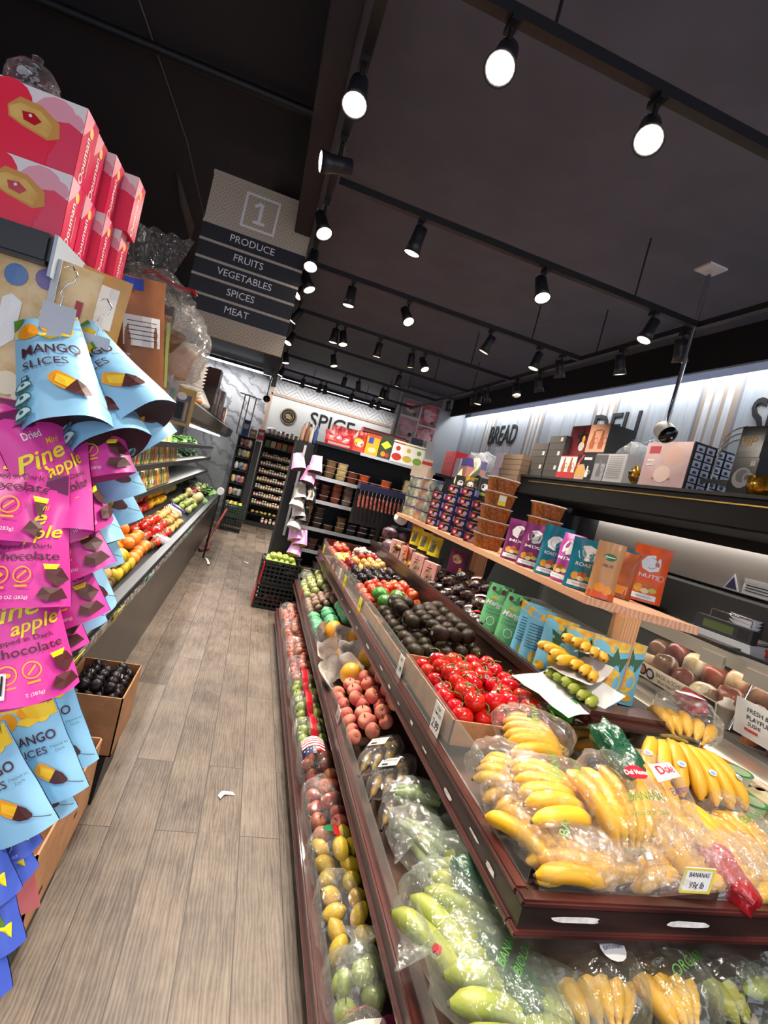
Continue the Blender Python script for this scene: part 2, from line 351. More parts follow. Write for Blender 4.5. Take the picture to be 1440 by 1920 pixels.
letters('wall_letters', 'SPICE', front(11.33, 1.32, 2.43), .31, .98, .012, MLET, 'charcoal raised letters SPICE on the white panel at the end wall', 'sign', bold=.014)
xr = lambda y, z: flat((3.2, y, z), (0, -1, 0), (0, 0, 1), (-1, 0, 0))
letters('wall_letters', 'BREAD', xr(6.93, 2.585), .265, .86, .012, MLET, 'charcoal raised letters BREAD on the pale boarded wall', 'sign', bold=.014)
letters('wall_letters', 'DELI', xr(4.5, 2.59), .265, .68, .012, MLET, 'charcoal raised letters DELI above the boxes on the black shelf', 'sign', bold=.014)
letters('wall_letters', 'SEAFOOD', xr(2.42, 2.585), .28, 1.25, .012, MLET, 'charcoal raised letters on the boarded wall beginning with S', 'sign', bold=.014)
for X, lab in ((.39, 'round black and gold emblem before the word SPICE'), (2.05, 'round black and gold emblem after the word SPICE')):
    b = MB(); mg = M('emblem gold', '#b59a68', .5); 
    b.cyl((0, 0, 0), (0, -.02, 0), .17, MLET, n=28).decal([('o', 0, 0, .165, .15, mg), ('o', 0, 0, .11, .1, mg), ('d', -.02, .01, .05, mg, .8), ('d', .04, -.02, .035, mg), ('p', [(-.06, -.05), (.06, -.06), (.02, .06)], mg)], front(-.021))
    b.build('wall_emblem', loc=(X, 11.33, 2.35), label=lab, cat='emblem')
# butcher poster
b = MB(); mw = M('poster white', '#efecea', .4)
b.bx(0, .66, 0, .03, 0, 1.06, mw)
def meat_mat(n, a, c_, s): return M(n, a, .45, c_, s, stretch=(1, 1, 2.2), lo=.42, hi=.58)
tiles = [(.0, .78, .33, .28, '#8d8a92', '#d98288'), (.34, .7, .32, .36, '#6c6468', '#f0737a'), (.0, .42, .33, .34, '#b9a8a4', '#f2a9b8'), (.34, .38, .32, .31, '#7b4a48', '#f59aa0'), (.0, .0, .33, .40, '#7a4040', '#d03646'), (.34, .0, .32, .36, '#4a3030', '#e2444e')]
for i, (x, z, W, H, a, c_) in enumerate(tiles):
    m1 = meat_mat(f'meat print {i}', a, c_, 4 + i); b.decal([('r', x + W / 2, z + H / 2, W - .015, H - .015, m1)], front(0))
    m2 = meat_mat(f'meat cut {i}', '#f7d3d4', c_, 6 + i)
    pts = [(x + W * .5 + W * .36 * math.cos(t) * (1 + .22 * math.sin(3 * t + i)), z + H * .5 + H * .33 * math.sin(t) * (1 + .2 * math.cos(2 * t + i))) for t in [k * 6.283 / 18 for k in range(18)]]
    b.decal([('p', pts, m2)], front(-.001))
    b.decal([('d', x + W * .72, z + H * .2, .035, M('herb green', '#3e6a37', .5))], front(-.0015))
b.build('meat_poster', loc=(2.06, 8.55, 1.9), label='tall poster of six raw meat photographs on the pillar beyond the shelves', cat='poster')
struct('wall_back_column', MB().bx(2.02, 2.74, 8.585, 8.75, 0, 3.16, M('poster backing', '#8f9092', .6)))
# ------------------------------------------------------------------ tracks and spot lamps
TY = (1.44, 2.6, 3.73, 4.92, 6.03, 7.2, 8.4, 9.6)
TZ = 2.8
def track(x0, x1, y0, y1, lab, hang):
    b = MB(); t = thing('lighting_track', lab, 'light track', (x0, y0, TZ))
    if x0 == x1: b.bx(-.018, .018, 0, y1 - y0, 0, .034, MTRACK)
    else: b.bx(0, x1 - x0, -.018, .018, 0, .034, MTRACK)
    b.build('rail', t)
    for (hx, hy) in hang: MB().cyl((hx - x0, hy - y0, .03), (hx - x0, hy - y0, CZ - TZ), .005, MTRACK, n=6).build('hanger_rod', t)
    return t
names = ['first', 'second', 'third', 'fourth', 'fifth', 'sixth', 'seventh', 'eighth']
for i, y in enumerate(TY[:-1]):
    track(.06, 2.18, y, y, f'black lighting track crossing the ceiling, {names[i]} from the doorway end', 'light', ) if 0 else track(.06, 2.18, y, y, f'black cross track on the ceiling, {nth(i)} counting away from the banana end', ((1.75, y),) if i else ((.5, y), (1.75, y)))
track(.03, .03, -1.6, 9.62, 'long black track beside the ceiling beam above the aisle', ((.03, -.5), (.03, 5.4)))
track(2.2, 2.2, -.6, 9.62, 'long black track above the deli counter, parallel with the boarded wall', ((2.2, 1.2), (2.2, 3.55), (2.2, 5.9)))
track(.06, 2.18, 9.6, 9.6, 'black cross track crowded with lamps in front of the spice wall', ((.6, 9.6), (1.6, 9.6)))
def lamp_mesh(lit):
    body = MB(); L = .155; body.lathe([(.0, L), (.036, L), (.038, .1), (.040, .06), (.052, .0), (.046, .003), (.043, .02)], MLAMP, 18)
    lens = MB(); lens.lathe([(0, .012), (.03, .012), (.0435, .006)], MLENS if lit else MLENS2, 18); return body.mesh('housing'), lens.mesh('lens')
LM = lamp_mesh(1); LM2 = lamp_mesh(0)
stem_m = MB().bx(-.014, .014, -.03, .03, -.02, .0, MTRACK).cyl((0, 0, -.02), (0, 0, -.09), .008, MTRACK, n=8).mesh('stem')
def spot_lamp(x, y, aim, lab, lit=1, power=None):
    power = power or (SPOT_W * .3 if x > 2 else SPOT_W)
    """track head: adapter and stem on the rail, bell housing that points along aim, lens and its own light"""
    t = thing('track_spotlight', lab, 'spotlight', (x, y, TZ), group='track lamps')
    s = bpy.data.objects.new('stem', stem_m); COL.objects.link(s); s.parent = t
    a = Vector(aim).normalized(); q = (-a).to_track_quat('Z', 'Y')
    h = bpy.data.objects.new('housing', LM[0]); COL.objects.link(h); h.parent = t; h.rotation_mode = 'QUATERNION'; h.rotation_quaternion = q
    h.scale = (.85,) * 3; h.location = Vector((0, 0, -.1)) + a * .075
    l = bpy.data.objects.new('lens', (LM if lit else LM2)[1]); COL.objects.link(l); l.parent = h; l.location = (0, 0, 0)
    ld = bpy.data.lights.new('spot', 'SPOT'); ld.energy = power or SPOT_W; ld.spot_size = math.radians(92); ld.spot_blend = .85; ld.color = (1, .9, .77); ld.shadow_soft_size = .04
    lo_ = bpy.data.objects.new('spot', ld); COL.objects.link(lo_); lo_.parent = h; lo_.location = (0, 0, -.03)
    return t
D = (0, 0, -1)
LAMPS = [  # lens pixel in the photograph, aim, lens seen bright
 (925, 150, (-.2, -.5, -.8), 1), (1245, 262, (-.3, -.6, -.85), 1), (635, 212, (-.0, -.5, -.9), 1), (588, 357, (-1, -.12, -.25), 1), (595, 458, (.35, -.5, -.9), 1), (571, 517, (.0, -.55, -1), 1), (566, 560, (.5, -.3, -.9), 1), (556, 575, (-.6, -.2, -.8), 1), (545, 620, (-.45, .1, -1), 1), (534, 655, (-.3, -.3, -1), 1), (528, 668, (.4, -.2, -1), 1), (530, 690, (.2, -.1, -1), 1), (520, 712, (-.2, 0, -1), 1),
 (779, 476, (-.12, .1, -1), 1), (1063, 563, (.1, -.5, -1), 1), (1222, 650, (-.3, .0, -1), 0), (660, 573, D, 1), (800, 605, (.3, -.6, -.8), 0), (914, 668, (-.25, .2, -1), 0),
 (632, 640, D, 0), (721, 668, (0, .1, -1), 0), (791, 692, (.15, .1, -1), 0), (836, 695, (.3, -.5, -.8), 0), (1016, 700, (-.15, 0, -1), 0),
 (629, 680, (.2, -.3, -1), 0), (762, 726, (0, .1, -1), 0), (730, 748, D, 0), (621, 708, (.3, -.2, -1), 0), (832, 750, D, 0),
 (1237, 690, (.35, .05, -1), 0), (1131, 712, (.3, 0, -1), 0), (1050, 728, (.35, .05, -1), 0), (984, 742, (.4, 0, -1), 0), (942, 750, (.35, 0, -1), 0), (926, 741, (.1, -.4, -1), 0), (894, 762, (.35, 0, -1), 0), (862, 765, (.3, .1, -1), 0), (810, 772, (.2, .1, -1), 0),
 (561, 738, (.0, .4, -1), 0), (590, 746, (-.1, .5, -1), 0), (607, 749, (.2, .4, -1), 0), (630, 742, (0, .5, -1), 0), (649, 762, (-.1, .4, -1), 0), (664, 748, (.25, .5, -1), 0), (686, 772, (-.2, .4, -1), 0), (703, 776, (0, .4, -1), 0), (714, 764, (.3, .3, -1), 0)]
rowc = {}
for (px, py, aim, lit) in LAMPS:
    q = onz(px, py, 2.56); best = min([(abs(q.y - y), 'c', i) for i, y in enumerate(TY)] + [(abs(q.x - .03) * 1.2, 'a', 0), (abs(q.x - 2.2) * .8, 'w', 0)])
    a = Vector(aim).normalized() * .19
    if best[1] == 'c': x, y = q.x - a.x, TY[best[2]]
    else: x, y = (.03 if best[1] == 'a' else 2.2), q.y - a.y
    rowc.setdefault(best[1:], []).append((x, y, aim, lit))
for (kd, i), ls in rowc.items():
    ls.sort(key=lambda e: e[0] if kd == 'c' else e[1])
    for k, (x, y, aim, lit) in enumerate(ls):
        where = {'c': f'{nth(i)} cross track, {nth(k)} from the aisle', 'a': f'long aisle track, {nth(k)} going inward', 'w': f'deli side track, {nth(k)} going inward'}[kd]
        spot_lamp(x, y, aim, ('glaring black track lamp on the ' if lit else 'black track lamp on the ') + where, lit)
for i, (x, y) in enumerate(((.03, -.6), (.6, .2), (1.5, -.6), (2.2, -.3), (-1.2, .1), (1.1, .8), (2.2, .6))):   # lamps added behind the camera, where the tracks go on, for general fill
    spot_lamp(x, y, (0 if x > -.5 else .2, .1, -1), f'added fill lamp on the part of the track over the entrance, {nth(i)} of seven', 1)
track(-1.5, -.1, .1, .1, 'short black track above the entrance end of the aisle', ())
b = MB().bx(-1.7, -.1, 10.93, 10.99, 3.03, 3.09, MTRACK); t = thing('tube_light', 'long white lit tube under the ceiling in front of the marble wall', 'light', (0, 0, 0)); b.build('housing', t); MB().cyl((-1.68, 10.95, 3.02), (-.12, 10.95, 3.02), .022, MTUBE, n=10).build('tube', t)
b = MB().bx(.0, 2.5, 10.93, 10.99, 3.03, 3.09, MTRACK); t = thing('tube_light', 'long white lit tube above the white spice panel', 'light', (0, 0, 0)); b.build('housing', t); MB().cyl((.02, 10.95, 3.02), (2.4, 10.95, 3.02), .016, MTUBE, n=10).build('tube', t)
for x0, x1, p_ in ((-1.68, -.12, 14), (.02, 2.4, 13)):
    ld = bpy.data.lights.new('tube', 'AREA'); ld.shape = 'RECTANGLE'; ld.size = x1 - x0; ld.size_y = .04; ld.energy = p_; o = bpy.data.objects.new('tube', ld); COL.objects.link(o); o.location = ((x0 + x1) / 2, 10.93, 2.985)
# round cameras on rods
def dome_camera(x, y, zt, zc, label, aim):
    t = thing('security_camera', label, 'camera', (x, y, CZ))
    MB().bx(-.06, .06, -.06, .06, -.012, 0, MWHITE).build('ceiling_plate', t)
    MB().cyl((0, 0, -.01), (0, 0, zc - CZ + .05), .012, MCHROME, n=8).build('rod', t)
    c = MB(); c.lathe([(0, .055), (.03, .055), (.052, .03), (.055, -.0), (.055, -.03)], MWHITE, 18)
    q = (-Vector(aim)).to_track_quat('Z', 'Y').to_matrix().to_4x4()
    o = c.build('housing', t); o.matrix_local = Matrix.Translation((0, 0, zc - CZ)) @ q
    f_ = MB().lathe([(.054, -.028), (.052, -.05), (.03, -.07), (0, -.075)], M('camera face', '#0b0b0c', .12), 18).cyl((.02, .01, -.05), (.02, .01, -.085), .014, MBLACK, n=10).ball(.006, MWHITE, (.02, .01, -.088)); o2 = f_.build('lens_face', t); o2.matrix_local = Matrix.Translation((0, 0, zc - CZ)) @ q
dome_camera(2.2, 2.63, 0, 2.2, 'white and black dome camera on a chrome rod in front of the DELI wall', (.1, -.65, -.5))
dome_camera(-.1, 8.6, 0, 2.32, 'black dome camera on a thin rod at the far end of the aisle', (.2, -1, -.1))
# ------------------------------------------------------------------ hanging aisle sign
SX0, SX1, SY = -.622, -.012, 3.4
t = thing('aisle_sign', 'hanging aisle sign with number 1 and five black boards listing produce to meat', 'sign', (0, SY, 0))
MTAN = diamond_mat('tan lattice board', '#c2b29c', '#d8cab2', 17.0); MTANP = M('tan wood edge', '#c9bcac', .55); MBOARDK = M('black sign board', '#28282e', .5); MLT = M('pale sign ink', '#ffffff', .5)
b = MB().bx(SX0, SX1, -.012, .012, 2.735, 3.02, MTAN); b.bx(SX0 - .004, SX1 + .004, -.016, .016, 3.0, 3.022, MTANP).bx(SX0 - .004, SX1 + .004, -.016, .016, 2.722, 2.74, MTANP)
cx = -.322; cz = 2.868; s_ = .095
b.decal([('r', cx, cz + s_, .2, .013, MLT), ('r', cx, cz - s_, .2, .013, MLT), ('r', cx - s_, cz, .013, .2, MLT), ('r', cx + s_, cz, .013, .2, MLT), ('r', cx, cz + .0, .02, .115, MLT), ('r', cx, cz - .055, .07, .018, MLT), ('r', cx - .022, cz + .045, .045, .018, MLT, .6)], front(-.012), off=.001)
b.build('header_board', t)
z = 2.722
for i, wd in enumerate(('PRODUCE', 'FRUITS', 'VEGETABLES', 'SPICES', 'MEAT')):
    z2 = z - .103
    b = MB().bx(SX0, SX1, -.012, .012, z2 + .014, z, MBOARDK).bx(SX0 - .002, SX1 + .002, -.015, .015, z2, z2 + .0145, MTANP)
    b.decal([('t', wd, cx - .004, (z + z2) / 2 + .012, .058, MLT, {'bold': .008})], front(-.0125), off=.001); b.build('board', t); z = z2
MB().bx(SX0, SX1, -.012, .012, z - .112, z, MTAN).build('footer_board', t)
for x in (SX0 + .05, SX1 - .05): MB().tube([(x, 0, 3.02), (x, 0, 3.06), (x + .008, 0, 3.07), (x + .008, 0, 3.09), (x - .004, 0, 3.10), (x, 0, 3.165)], .0035, MCHROME, 6).build('hook', t)
MB().add([(0, 0, 0), (.0, .9, .0), (.0, .9, -.12), (0, .3, -.09)], [(0, 1, 2, 3)], M('grey board', '#8d949c', .4)).add([(.012, 0, 0), (.012, .9, .0), (.012, .9, -.12), (.012, .3, -.09)], [(3, 2, 1, 0)], M('grey board', '#8d949c', .4)).build('hanging_board', loc=tuple(onz(330, 318, 3.176)), label='grey edge of a thin panel hung from the unlit ceiling beyond the gift boxes', cat='panel')
# ------------------------------------------------------------------ stepped produce display on the right
YF, YE = .88, 4.85          # banana end and far end of the upper tier
t = thing('produce_display', 'three-step red stained wooden produce display along the aisle', 'display stand', (0, 0, 0))
def rail_profile(x, z, w=.03):
    """rail seen from the aisle: cap, dark face, lower moulding; x is the outer edge of the cap"""
    return None
def l_rail(name, x, z, yf, ye, xr, face=.065, cap=.035):
    b = MB()
    y2 = yf + cap
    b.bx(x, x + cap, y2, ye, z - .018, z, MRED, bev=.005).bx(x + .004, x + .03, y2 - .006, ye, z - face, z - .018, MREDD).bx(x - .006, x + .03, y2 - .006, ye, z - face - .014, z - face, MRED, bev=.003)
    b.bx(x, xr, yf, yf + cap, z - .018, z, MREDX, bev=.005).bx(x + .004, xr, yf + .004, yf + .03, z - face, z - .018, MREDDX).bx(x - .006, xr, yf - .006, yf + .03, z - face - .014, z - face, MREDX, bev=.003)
    b.build(name, t)
l_rail('upper_rail', .72, .74, YF, YE, 1.74)
l_rail('middle_rail', .572, .42, .45, YE, 1.74, .05)
l_rail('lower_rail', .462, .15, .3, YE - .1, 1.74, .05)
MB().bx(.49, 1.74, .33, YE - .05, 0, .09, M('kick plate', '#15100f', .5)).build('plinth', t)
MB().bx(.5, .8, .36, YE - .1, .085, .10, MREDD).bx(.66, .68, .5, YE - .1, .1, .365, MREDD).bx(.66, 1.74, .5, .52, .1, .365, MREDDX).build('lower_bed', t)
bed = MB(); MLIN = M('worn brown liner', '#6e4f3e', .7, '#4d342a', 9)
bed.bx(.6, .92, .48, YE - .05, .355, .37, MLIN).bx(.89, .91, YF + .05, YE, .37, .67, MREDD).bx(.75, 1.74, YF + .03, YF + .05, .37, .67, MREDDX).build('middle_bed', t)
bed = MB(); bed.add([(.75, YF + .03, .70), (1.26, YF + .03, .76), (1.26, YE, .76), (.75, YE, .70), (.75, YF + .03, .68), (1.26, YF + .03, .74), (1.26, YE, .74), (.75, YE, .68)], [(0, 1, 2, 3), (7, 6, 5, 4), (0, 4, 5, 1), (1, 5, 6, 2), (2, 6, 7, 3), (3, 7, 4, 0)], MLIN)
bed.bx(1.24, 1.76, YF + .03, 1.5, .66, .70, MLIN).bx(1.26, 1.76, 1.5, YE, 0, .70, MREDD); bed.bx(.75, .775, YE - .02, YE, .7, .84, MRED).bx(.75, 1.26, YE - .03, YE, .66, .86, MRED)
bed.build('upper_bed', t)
# raised back tier that carries the bags
b = MB(); b.bx(1.19, 1.225, 1.5, YE, .90, .945, MREDD, bev=.006).bx(1.20, 1.225, 1.5, YE, .70, .90, MREDD).bx(1.225, 1.66, 1.5, YE, .88, .91, MREDD).build('back_tier', t)
b = MB(); b.tube([(1.2, 1.47, .925), (1.72, 1.43, .925)], .03, MREDX, 10); b = MB().bx(1.19, 1.74, 1.40, 1.52, .895, .95, MREDX, bev=.02); b.build('end_board', t)
MB().cyl((1.45, 1.46, .1), (1.45, 1.46, .9), .03, MREDD).build('end_leg', t)
# acrylic guards on the upper rail
b = MB().bx(.752, .757, YF + .05, YE, .74, .855, MACRYL).bx(.775, 1.74, YF + .03, YF + .035, .74, .85, MACRYL); b.build('acrylic_guard', t)
b = MB().bx(.596, .60, .5, YE - .05, .42, .475, MACRYL).bx(.49, .494, .4, YE - .1, .15, .2, MACRYL); b.build('low_acrylic_guard', t)
# pine shelf on posts
WS = 1.27
ps = thing('pine_shelf', 'raw pine board shelf on square posts above the produce', 'shelf', (0, 0, 0))
b = MB(); b.add([(1.315, 1.74, WS - .03), (1.44, 1.66, WS - .03), (1.69, 1.56, WS - .03), (1.69, 4.62, WS - .03), (1.315, 4.62, WS - .03), (1.315, 1.74, WS), (1.44, 1.66, WS), (1.69, 1.56, WS), (1.69, 4.62, WS), (1.315, 4.62, WS)],
    [(4, 3, 2, 1, 0), (5, 6, 7, 8, 9), (0, 1, 6, 5), (1, 2, 7, 6), (2, 3, 8, 7), (3, 4, 9, 8), (4, 0, 5, 9)], MPINE); b.build('shelf_board', ps)
for (x, y, zb) in ((1.455, 1.66, .9115), (1.5, 3.1, .9115), (1.5, 4.5, .9115)): MB().box((x, y, (WS - .03 + zb) / 2), (.085, .06, WS - .03 - zb), MPOST, bev=.003).build('post', ps)
# stickers and torn tape on the rails
MTAPE = M('torn tape', '#d7d3cb', .5, '#f3f1ec', 40); MYEL = M('yellow price tag', '#f2e23a', .5); MORG = M('orange tag', '#ef7b22', .5)
def scrap(x, y, z, w, h, nrm, k, m=MTAPE, lab=None):
    b = MB(); pts = []
    rr = random.Random(k); n = 14
    for i in range(n):
        tt = 6.2832 * i / n; pts.append((w / 2 * math.copysign(abs(math.cos(tt)) ** .5, math.cos(tt)) * (1 - .25 * rr.random()), h / 2 * math.copysign(abs(math.sin(tt)) ** .6, math.sin(tt)) * (1 - .3 * rr.random())))
    if nrm == 'y': b.decal([('p', pts, m)], front(0), off=.0012)
    else: b.decal([('p', pts, m)], flat((0, 0, 0), (0, -1, 0), (0, 0, 1), (-1, 0, 0)), off=.0012)
    return b.build('tape_remnant', loc=(x, y, z), label=lab, cat='tape')
for k, (x, w) in enumerate(((.86, .14), (1.16, .13))): scrap(x, YF + .0035, .70, w, .017, 'y', k, lab=('long torn strip of white tape by the front corner of the upper rail', 'shorter torn strip of white tape on the banana end rail below the price card')[k])
for k, y in enumerate((1.02, 1.12, 1.3, 1.52, 1.68, 1.85, 2.0, 2.16, 2.45, 2.75, 3.0, 3.3)): scrap(.7235, y, .695 + .008 * math.sin(k * 2), .05 + .02 * math.sin(k), .012 + .004 * math.cos(k * 3), 'x', 20 + k, lab=f'scrap of torn tape on the dark upper rail face, {nth(k)} from the banana end')
# price tags leaning on the acrylic guard
def tag_card(x, y, z, w, h, lines, ground, label, face='x', rz=0, edge=None, tilt=0):
    b = MB(); m = M('card ' + ground, ground, .5)
    b.bx(-w / 2, w / 2, -.001, .001, 0, h, m)
    items = []
    if edge: items += [('r', 0, .003, w, .006, edge), ('r', 0, h - .003, w, .006, edge), ('r', -w / 2 + .003, h / 2, .006, h, edge), ('r', w / 2 - .003, h / 2, .006, h, edge)]
    for (s_, fy, fh) in lines:
        if s_ == '#': items.append(('r', 0, h * fy, w * .8, h * fh, MINK))
        else: items.append(('t', s_, 0, h * fy, h * fh, MINK, {'bold': .012, 'shear': .15, 'w': min(w * .86, textmesh(s_, .012, .15)[2] * h * fh * .8)}))
    b.decal(items, front(-.001), off=.0004)
    return b.build('price_card', loc=(x, y, z), rot=(tilt, 0, rz - (math.pi / 2 if face == 'x' else 0)), label=label, cat='price card')
tag_card(1.18, YF + .026, .758, .088, .062, [('BANANAS', .74, .26), ('99¢ lb', .3, .36)], '#f4f4f2', 'white handwritten price card reading BANANAS 99 cents on the front guard', 'y', 0, M('card edge', '#e8d64e', .5))
tag_card(.748, 1.545, .742, .075, .098, [('STEM', .84, .16), ('TOMATOES', .66, .15), ('2.99', .3, .42)], '#efece4', 'white price card for stem tomatoes against the guard')
tag_card(.748, 2.0, .742, .06, .085, [('HASS', .8, .18), ('1.99', .35, .4)], '#efece4', 'white price card in front of the dark avocados')
for k, (px, py, c_) in enumerate(((677, 1122, '#f2e23a'), (648, 1082, '#f2e23a'), (638, 1073, '#efece4'), (629, 1060, '#8b6a60'), (622, 1052, '#8b6a60'), (607, 1030, '#f2e23a'))):
    q = onx(px, py, .747); tag_card(.7485, q.y, .742, .07, .075, [('2.99', .35, .4), ('lb', .75, .2)], c_, f'small {"yellow" if c_[1]=="f" else ("white" if c_[1]=="e" else "brown")} price tag on the upper guard, {nth(k)} beyond the avocado card')
for k, (px, py) in enumerate(((541, 1262), (548, 1385))):
    q = onx(px, py, .487); tag_card(.4885, q.y, .152, .075, .06, [('1.49', .3, .45), ('lb', .75, .25)], '#e4e1d8', f'white price tag on the lowest guard, {nth(1 - k)} from the banana end')
tag_card(.592, onx(637, 1325, .59).y, .422, .07, .06, [('3.99', .35, .5)], '#e8c9c6', 'pink price tag in front of the peaches')
tag_card(.592, onx(570, 1098, .59).y, .422, .05, .06, [], '#e8482a', 'red tag on the middle guard near the far squash')
# ------------------------------------------------------------------ refrigerated produce case on the left
CY0, CY1 = 1.5, 9.2
t = thing('produce_case', 'long open refrigerated produce case with black shelves', 'refrigerated case', (0, 0, 0))
MCASE = M('brown case front', '#3a3431', .3, '#2c2725', 5); MCASEK = M('black case steel', '#1d1d1f', .35)
MB().bx(-1.35, -.5, CY0, CY1, 0, .56, MCASE).build('base', t)
b = MB().bx(-.52, -.45, CY0, CY1, .575, .66, MCASEK, bev=.012).bx(-.449, -.445, CY0, CY1, .60, .64, M('price rail film', '#9fa19f', .2, '#2f3130', 22, lo=.45, hi=.55)).bx(-.50, -.455, CY0, CY1, .655, .672, MCASEK); b.build('bumper_rail', t)
b = MB().add([(-.52, CY0, .60), (-1.15, CY0, .86), (-1.15, CY1, .86), (-.52, CY1, .60)], [(0, 1, 2, 3)], MCASEK); b.build('sloped_bed', t)
MB().bx(-1.35, -1.27, CY0, CY1, .56, 1.575, M('case back liner', '#26262a', .5)).build('back_wall', t)
SHZ = (.975, 1.19, 1.37)
for z in SHZ: MB().bx(-1.27, -.76, CY0, CY1, z - .025, z, MCASEK).bx(-.765, -.755, CY0, CY1, z - .035, z + .008, MCASEK).build('shelf', t)
b = MB().prism([(-1.35, 1.62), (-.62, 1.58), (-.56, 1.62), (-.54, 1.72), (-.6, 1.76), (-1.35, 1.76)], 3.43, CY1 + .5, M('canopy grey', '#4e4a47', .4)); b.build('canopy', t)
b = MB()
for k in range(6): b.tube([(-.6, 3.3 + k * .95, 1.585), (-.6, 4.1 + k * .95, 1.585)], .012, M('grey cover', '#8a8684', .4), 6)
b.build('canopy_light', t)
MB().bx(-1.3, -.48, CY1 - .012, CY1, .62, 1.6, MACRYL).build('end_glass', t)
for k, (x, z) in enumerate(((-.72, 1.575), (-.85, 1.35), (-.85, 1.16))):
    ld = bpy.data.lights.new('case strip', 'AREA'); ld.shape = 'RECTANGLE'; ld.size = .05; ld.size_y = CY1 - CY0 - .2; ld.energy = (34, 10, 10)[k]; ld.color = (1, .97, .9)
    o = bpy.data.objects.new('case strip', ld); COL.objects.link(o); o.location = (x, (CY0 + CY1) / 2, z - .012 if k else z - .02); o.rotation_euler = (0, .35 if k == 0 else .1, 0); o.parent = t
    MB().bx(x - .03, x + .03, 3.5 if k == 0 else CY0 + .1, CY1 - .1, z - .005 if k else z - .012, z + .004, MTUBE if k == 0 else MWHITE).build('light_strip', t)
# ------------------------------------------------------------------ deli: canopy shelf, steel wall, counter with glass case
t = thing('deli_canopy', 'deep black canopy shelf over the deli counter with a brass line', 'shelf', (0, 0, 0))
MB().bx(2.4, 3.2, .6, 4.66, 1.73, 1.90, M('canopy black', '#0c0c0e', .6, spec=.2)).bx(2.385, 2.41, .6, 4.66, 1.885, 1.905, MBLACK).bx(2.395, 2.40, .6, 4.4, 1.845, 1.853, M('brass line', '#b89758', .35, metal=1)).build('body', t)
MB().bx(2.42, 3.2, 1.0, 4.6, 1.72, 1.73, MBLACK).build('underside', t)
ld = bpy.data.lights.new('canopy strip', 'AREA'); ld.shape = 'RECTANGLE'; ld.size = .05; ld.size_y = 3.4; ld.energy = 2.4; ld.color = (1, .86, .72); o = bpy.data.objects.new('canopy strip', ld); COL.objects.link(o); o.location = (3.1, 2.7, 1.70); o.rotation_euler = (0, math.radians(-8), 0); o.parent = t
MB().bx(3.06, 3.07, .6, 4.6, 1.655, 1.73, MBLACK).build('light_lip', t); MB().bx(3.09, 3.12, 1.0, 4.4, 1.705, 1.72, MTUBE).build('light_strip', t)
struct('wall_steel', MB().bx(3.17, 3.2, .2, 4.3, 1.38, 1.74, MSTEEL))
for k, (y, w, c_) in enumerate(((2.78, .12, '#3f3d63'), (2.6, .2, '#d9d2c4'), (2.33, .22, '#c9483c'))):
    b = MB(); m = M('sticker ' + c_, c_, .5)
    if k == 0: b.prism([(-.06, 0), (.06, 0), (0, .11)], -.004, 0, MWHITE).decal([('p', [(-.045, .008), (.045, .008), (0, .09)], m)], front(-.0042))
    else: b.bx(-w / 2, w / 2, -.004, 0, 0, .1, MWHITE).decal([('r', 0, .085, w, .025, m)] + [('r', 0, .06 - .018 * i, w * .8, .006, MINK) for i in range(3)], front(-.0042))
    b.build('notice', loc=(3.168, y, 1.385), rot=eul(-math.pi / 2), label=('small triangular warning notice on the steel wall', 'pale notice card on the steel wall beside the triangle', 'red headed notice card on the steel wall')[k], cat='notice')
MB().bx(2.75, 3.17, .3, 4.3, 0, 1.36, MBLACK).build('back_counter', label='black back counter below the steel wall panel', cat='counter')
t = thing('deli_counter', 'steel edged deli counter with a glass front over packed meats', 'deli case', (0, 0, 0))
MB().bx(2.2, 2.75, .3, 4.2, 1.10, 1.13, MSTEEL).bx(2.19, 2.22, .3, 4.2, 1.085, 1.145, MSTEEL).build('top', t)
for y in (1.62, 1.85): MB().bx(2.18, 2.2, y, y + .12, 1.06, 1.12, MSTEEL).build('hinge_plate', t)
MB().add([(2.2, .3, 1.10), (2.2, 4.2, 1.10), (2.14, 4.2, .86), (2.14, .3, .86)], [(0, 1, 2, 3)], MACRYL).build('glass_front', t)
for y in (1.70,): MB().cyl((2.198, y, 1.1), (2.138, y, .85), .006, MCHROME).build('glass_joint', t)
MB().bx(2.16, 2.75, .3, 4.2, .80, .82, M('deck grey', '#77736c', .4)).bx(2.72, 2.75, .3, 4.2, .8, 1.1, M('case inner', '#3b3735', .5)).build('display_deck', t)
MB().bx(2.08, 2.75, .3, 4.2, 0, .72, MBLACK).bx(2.1, 2.2, .3, 4.2, .72, .80, MSTEEL).bx(2.085, 2.105, .3, 4.2, .735, .75, M('lit strip', '#fff6e8', .3, emit=2.5)).build('base', t)
ld = bpy.data.lights.new('case lamp', 'AREA'); ld.shape = 'RECTANGLE'; ld.size = .04; ld.size_y = 3.6; ld.energy = 4; ld.color = (1, .9, .8); o = bpy.data.objects.new('case lamp', ld); COL.objects.link(o); o.location = (2.4, 2.2, 1.09)
# open chilled tray in front of the counter
t = thing('chilled_tray', 'low open chilled tray with pale shelves in front of the deli counter', 'refrigerated case', (0, 0, 0))
MB().bx(1.80, 2.06, .3, 4.2, 0, .70, MBLACK).bx(1.8, 2.06, .3, 4.2, .70, .715, M('pale tray', '#9aa295', .3)).bx(1.79, 1.80, .3, 4.2, .66, .76, MACRYL).build('body', t)
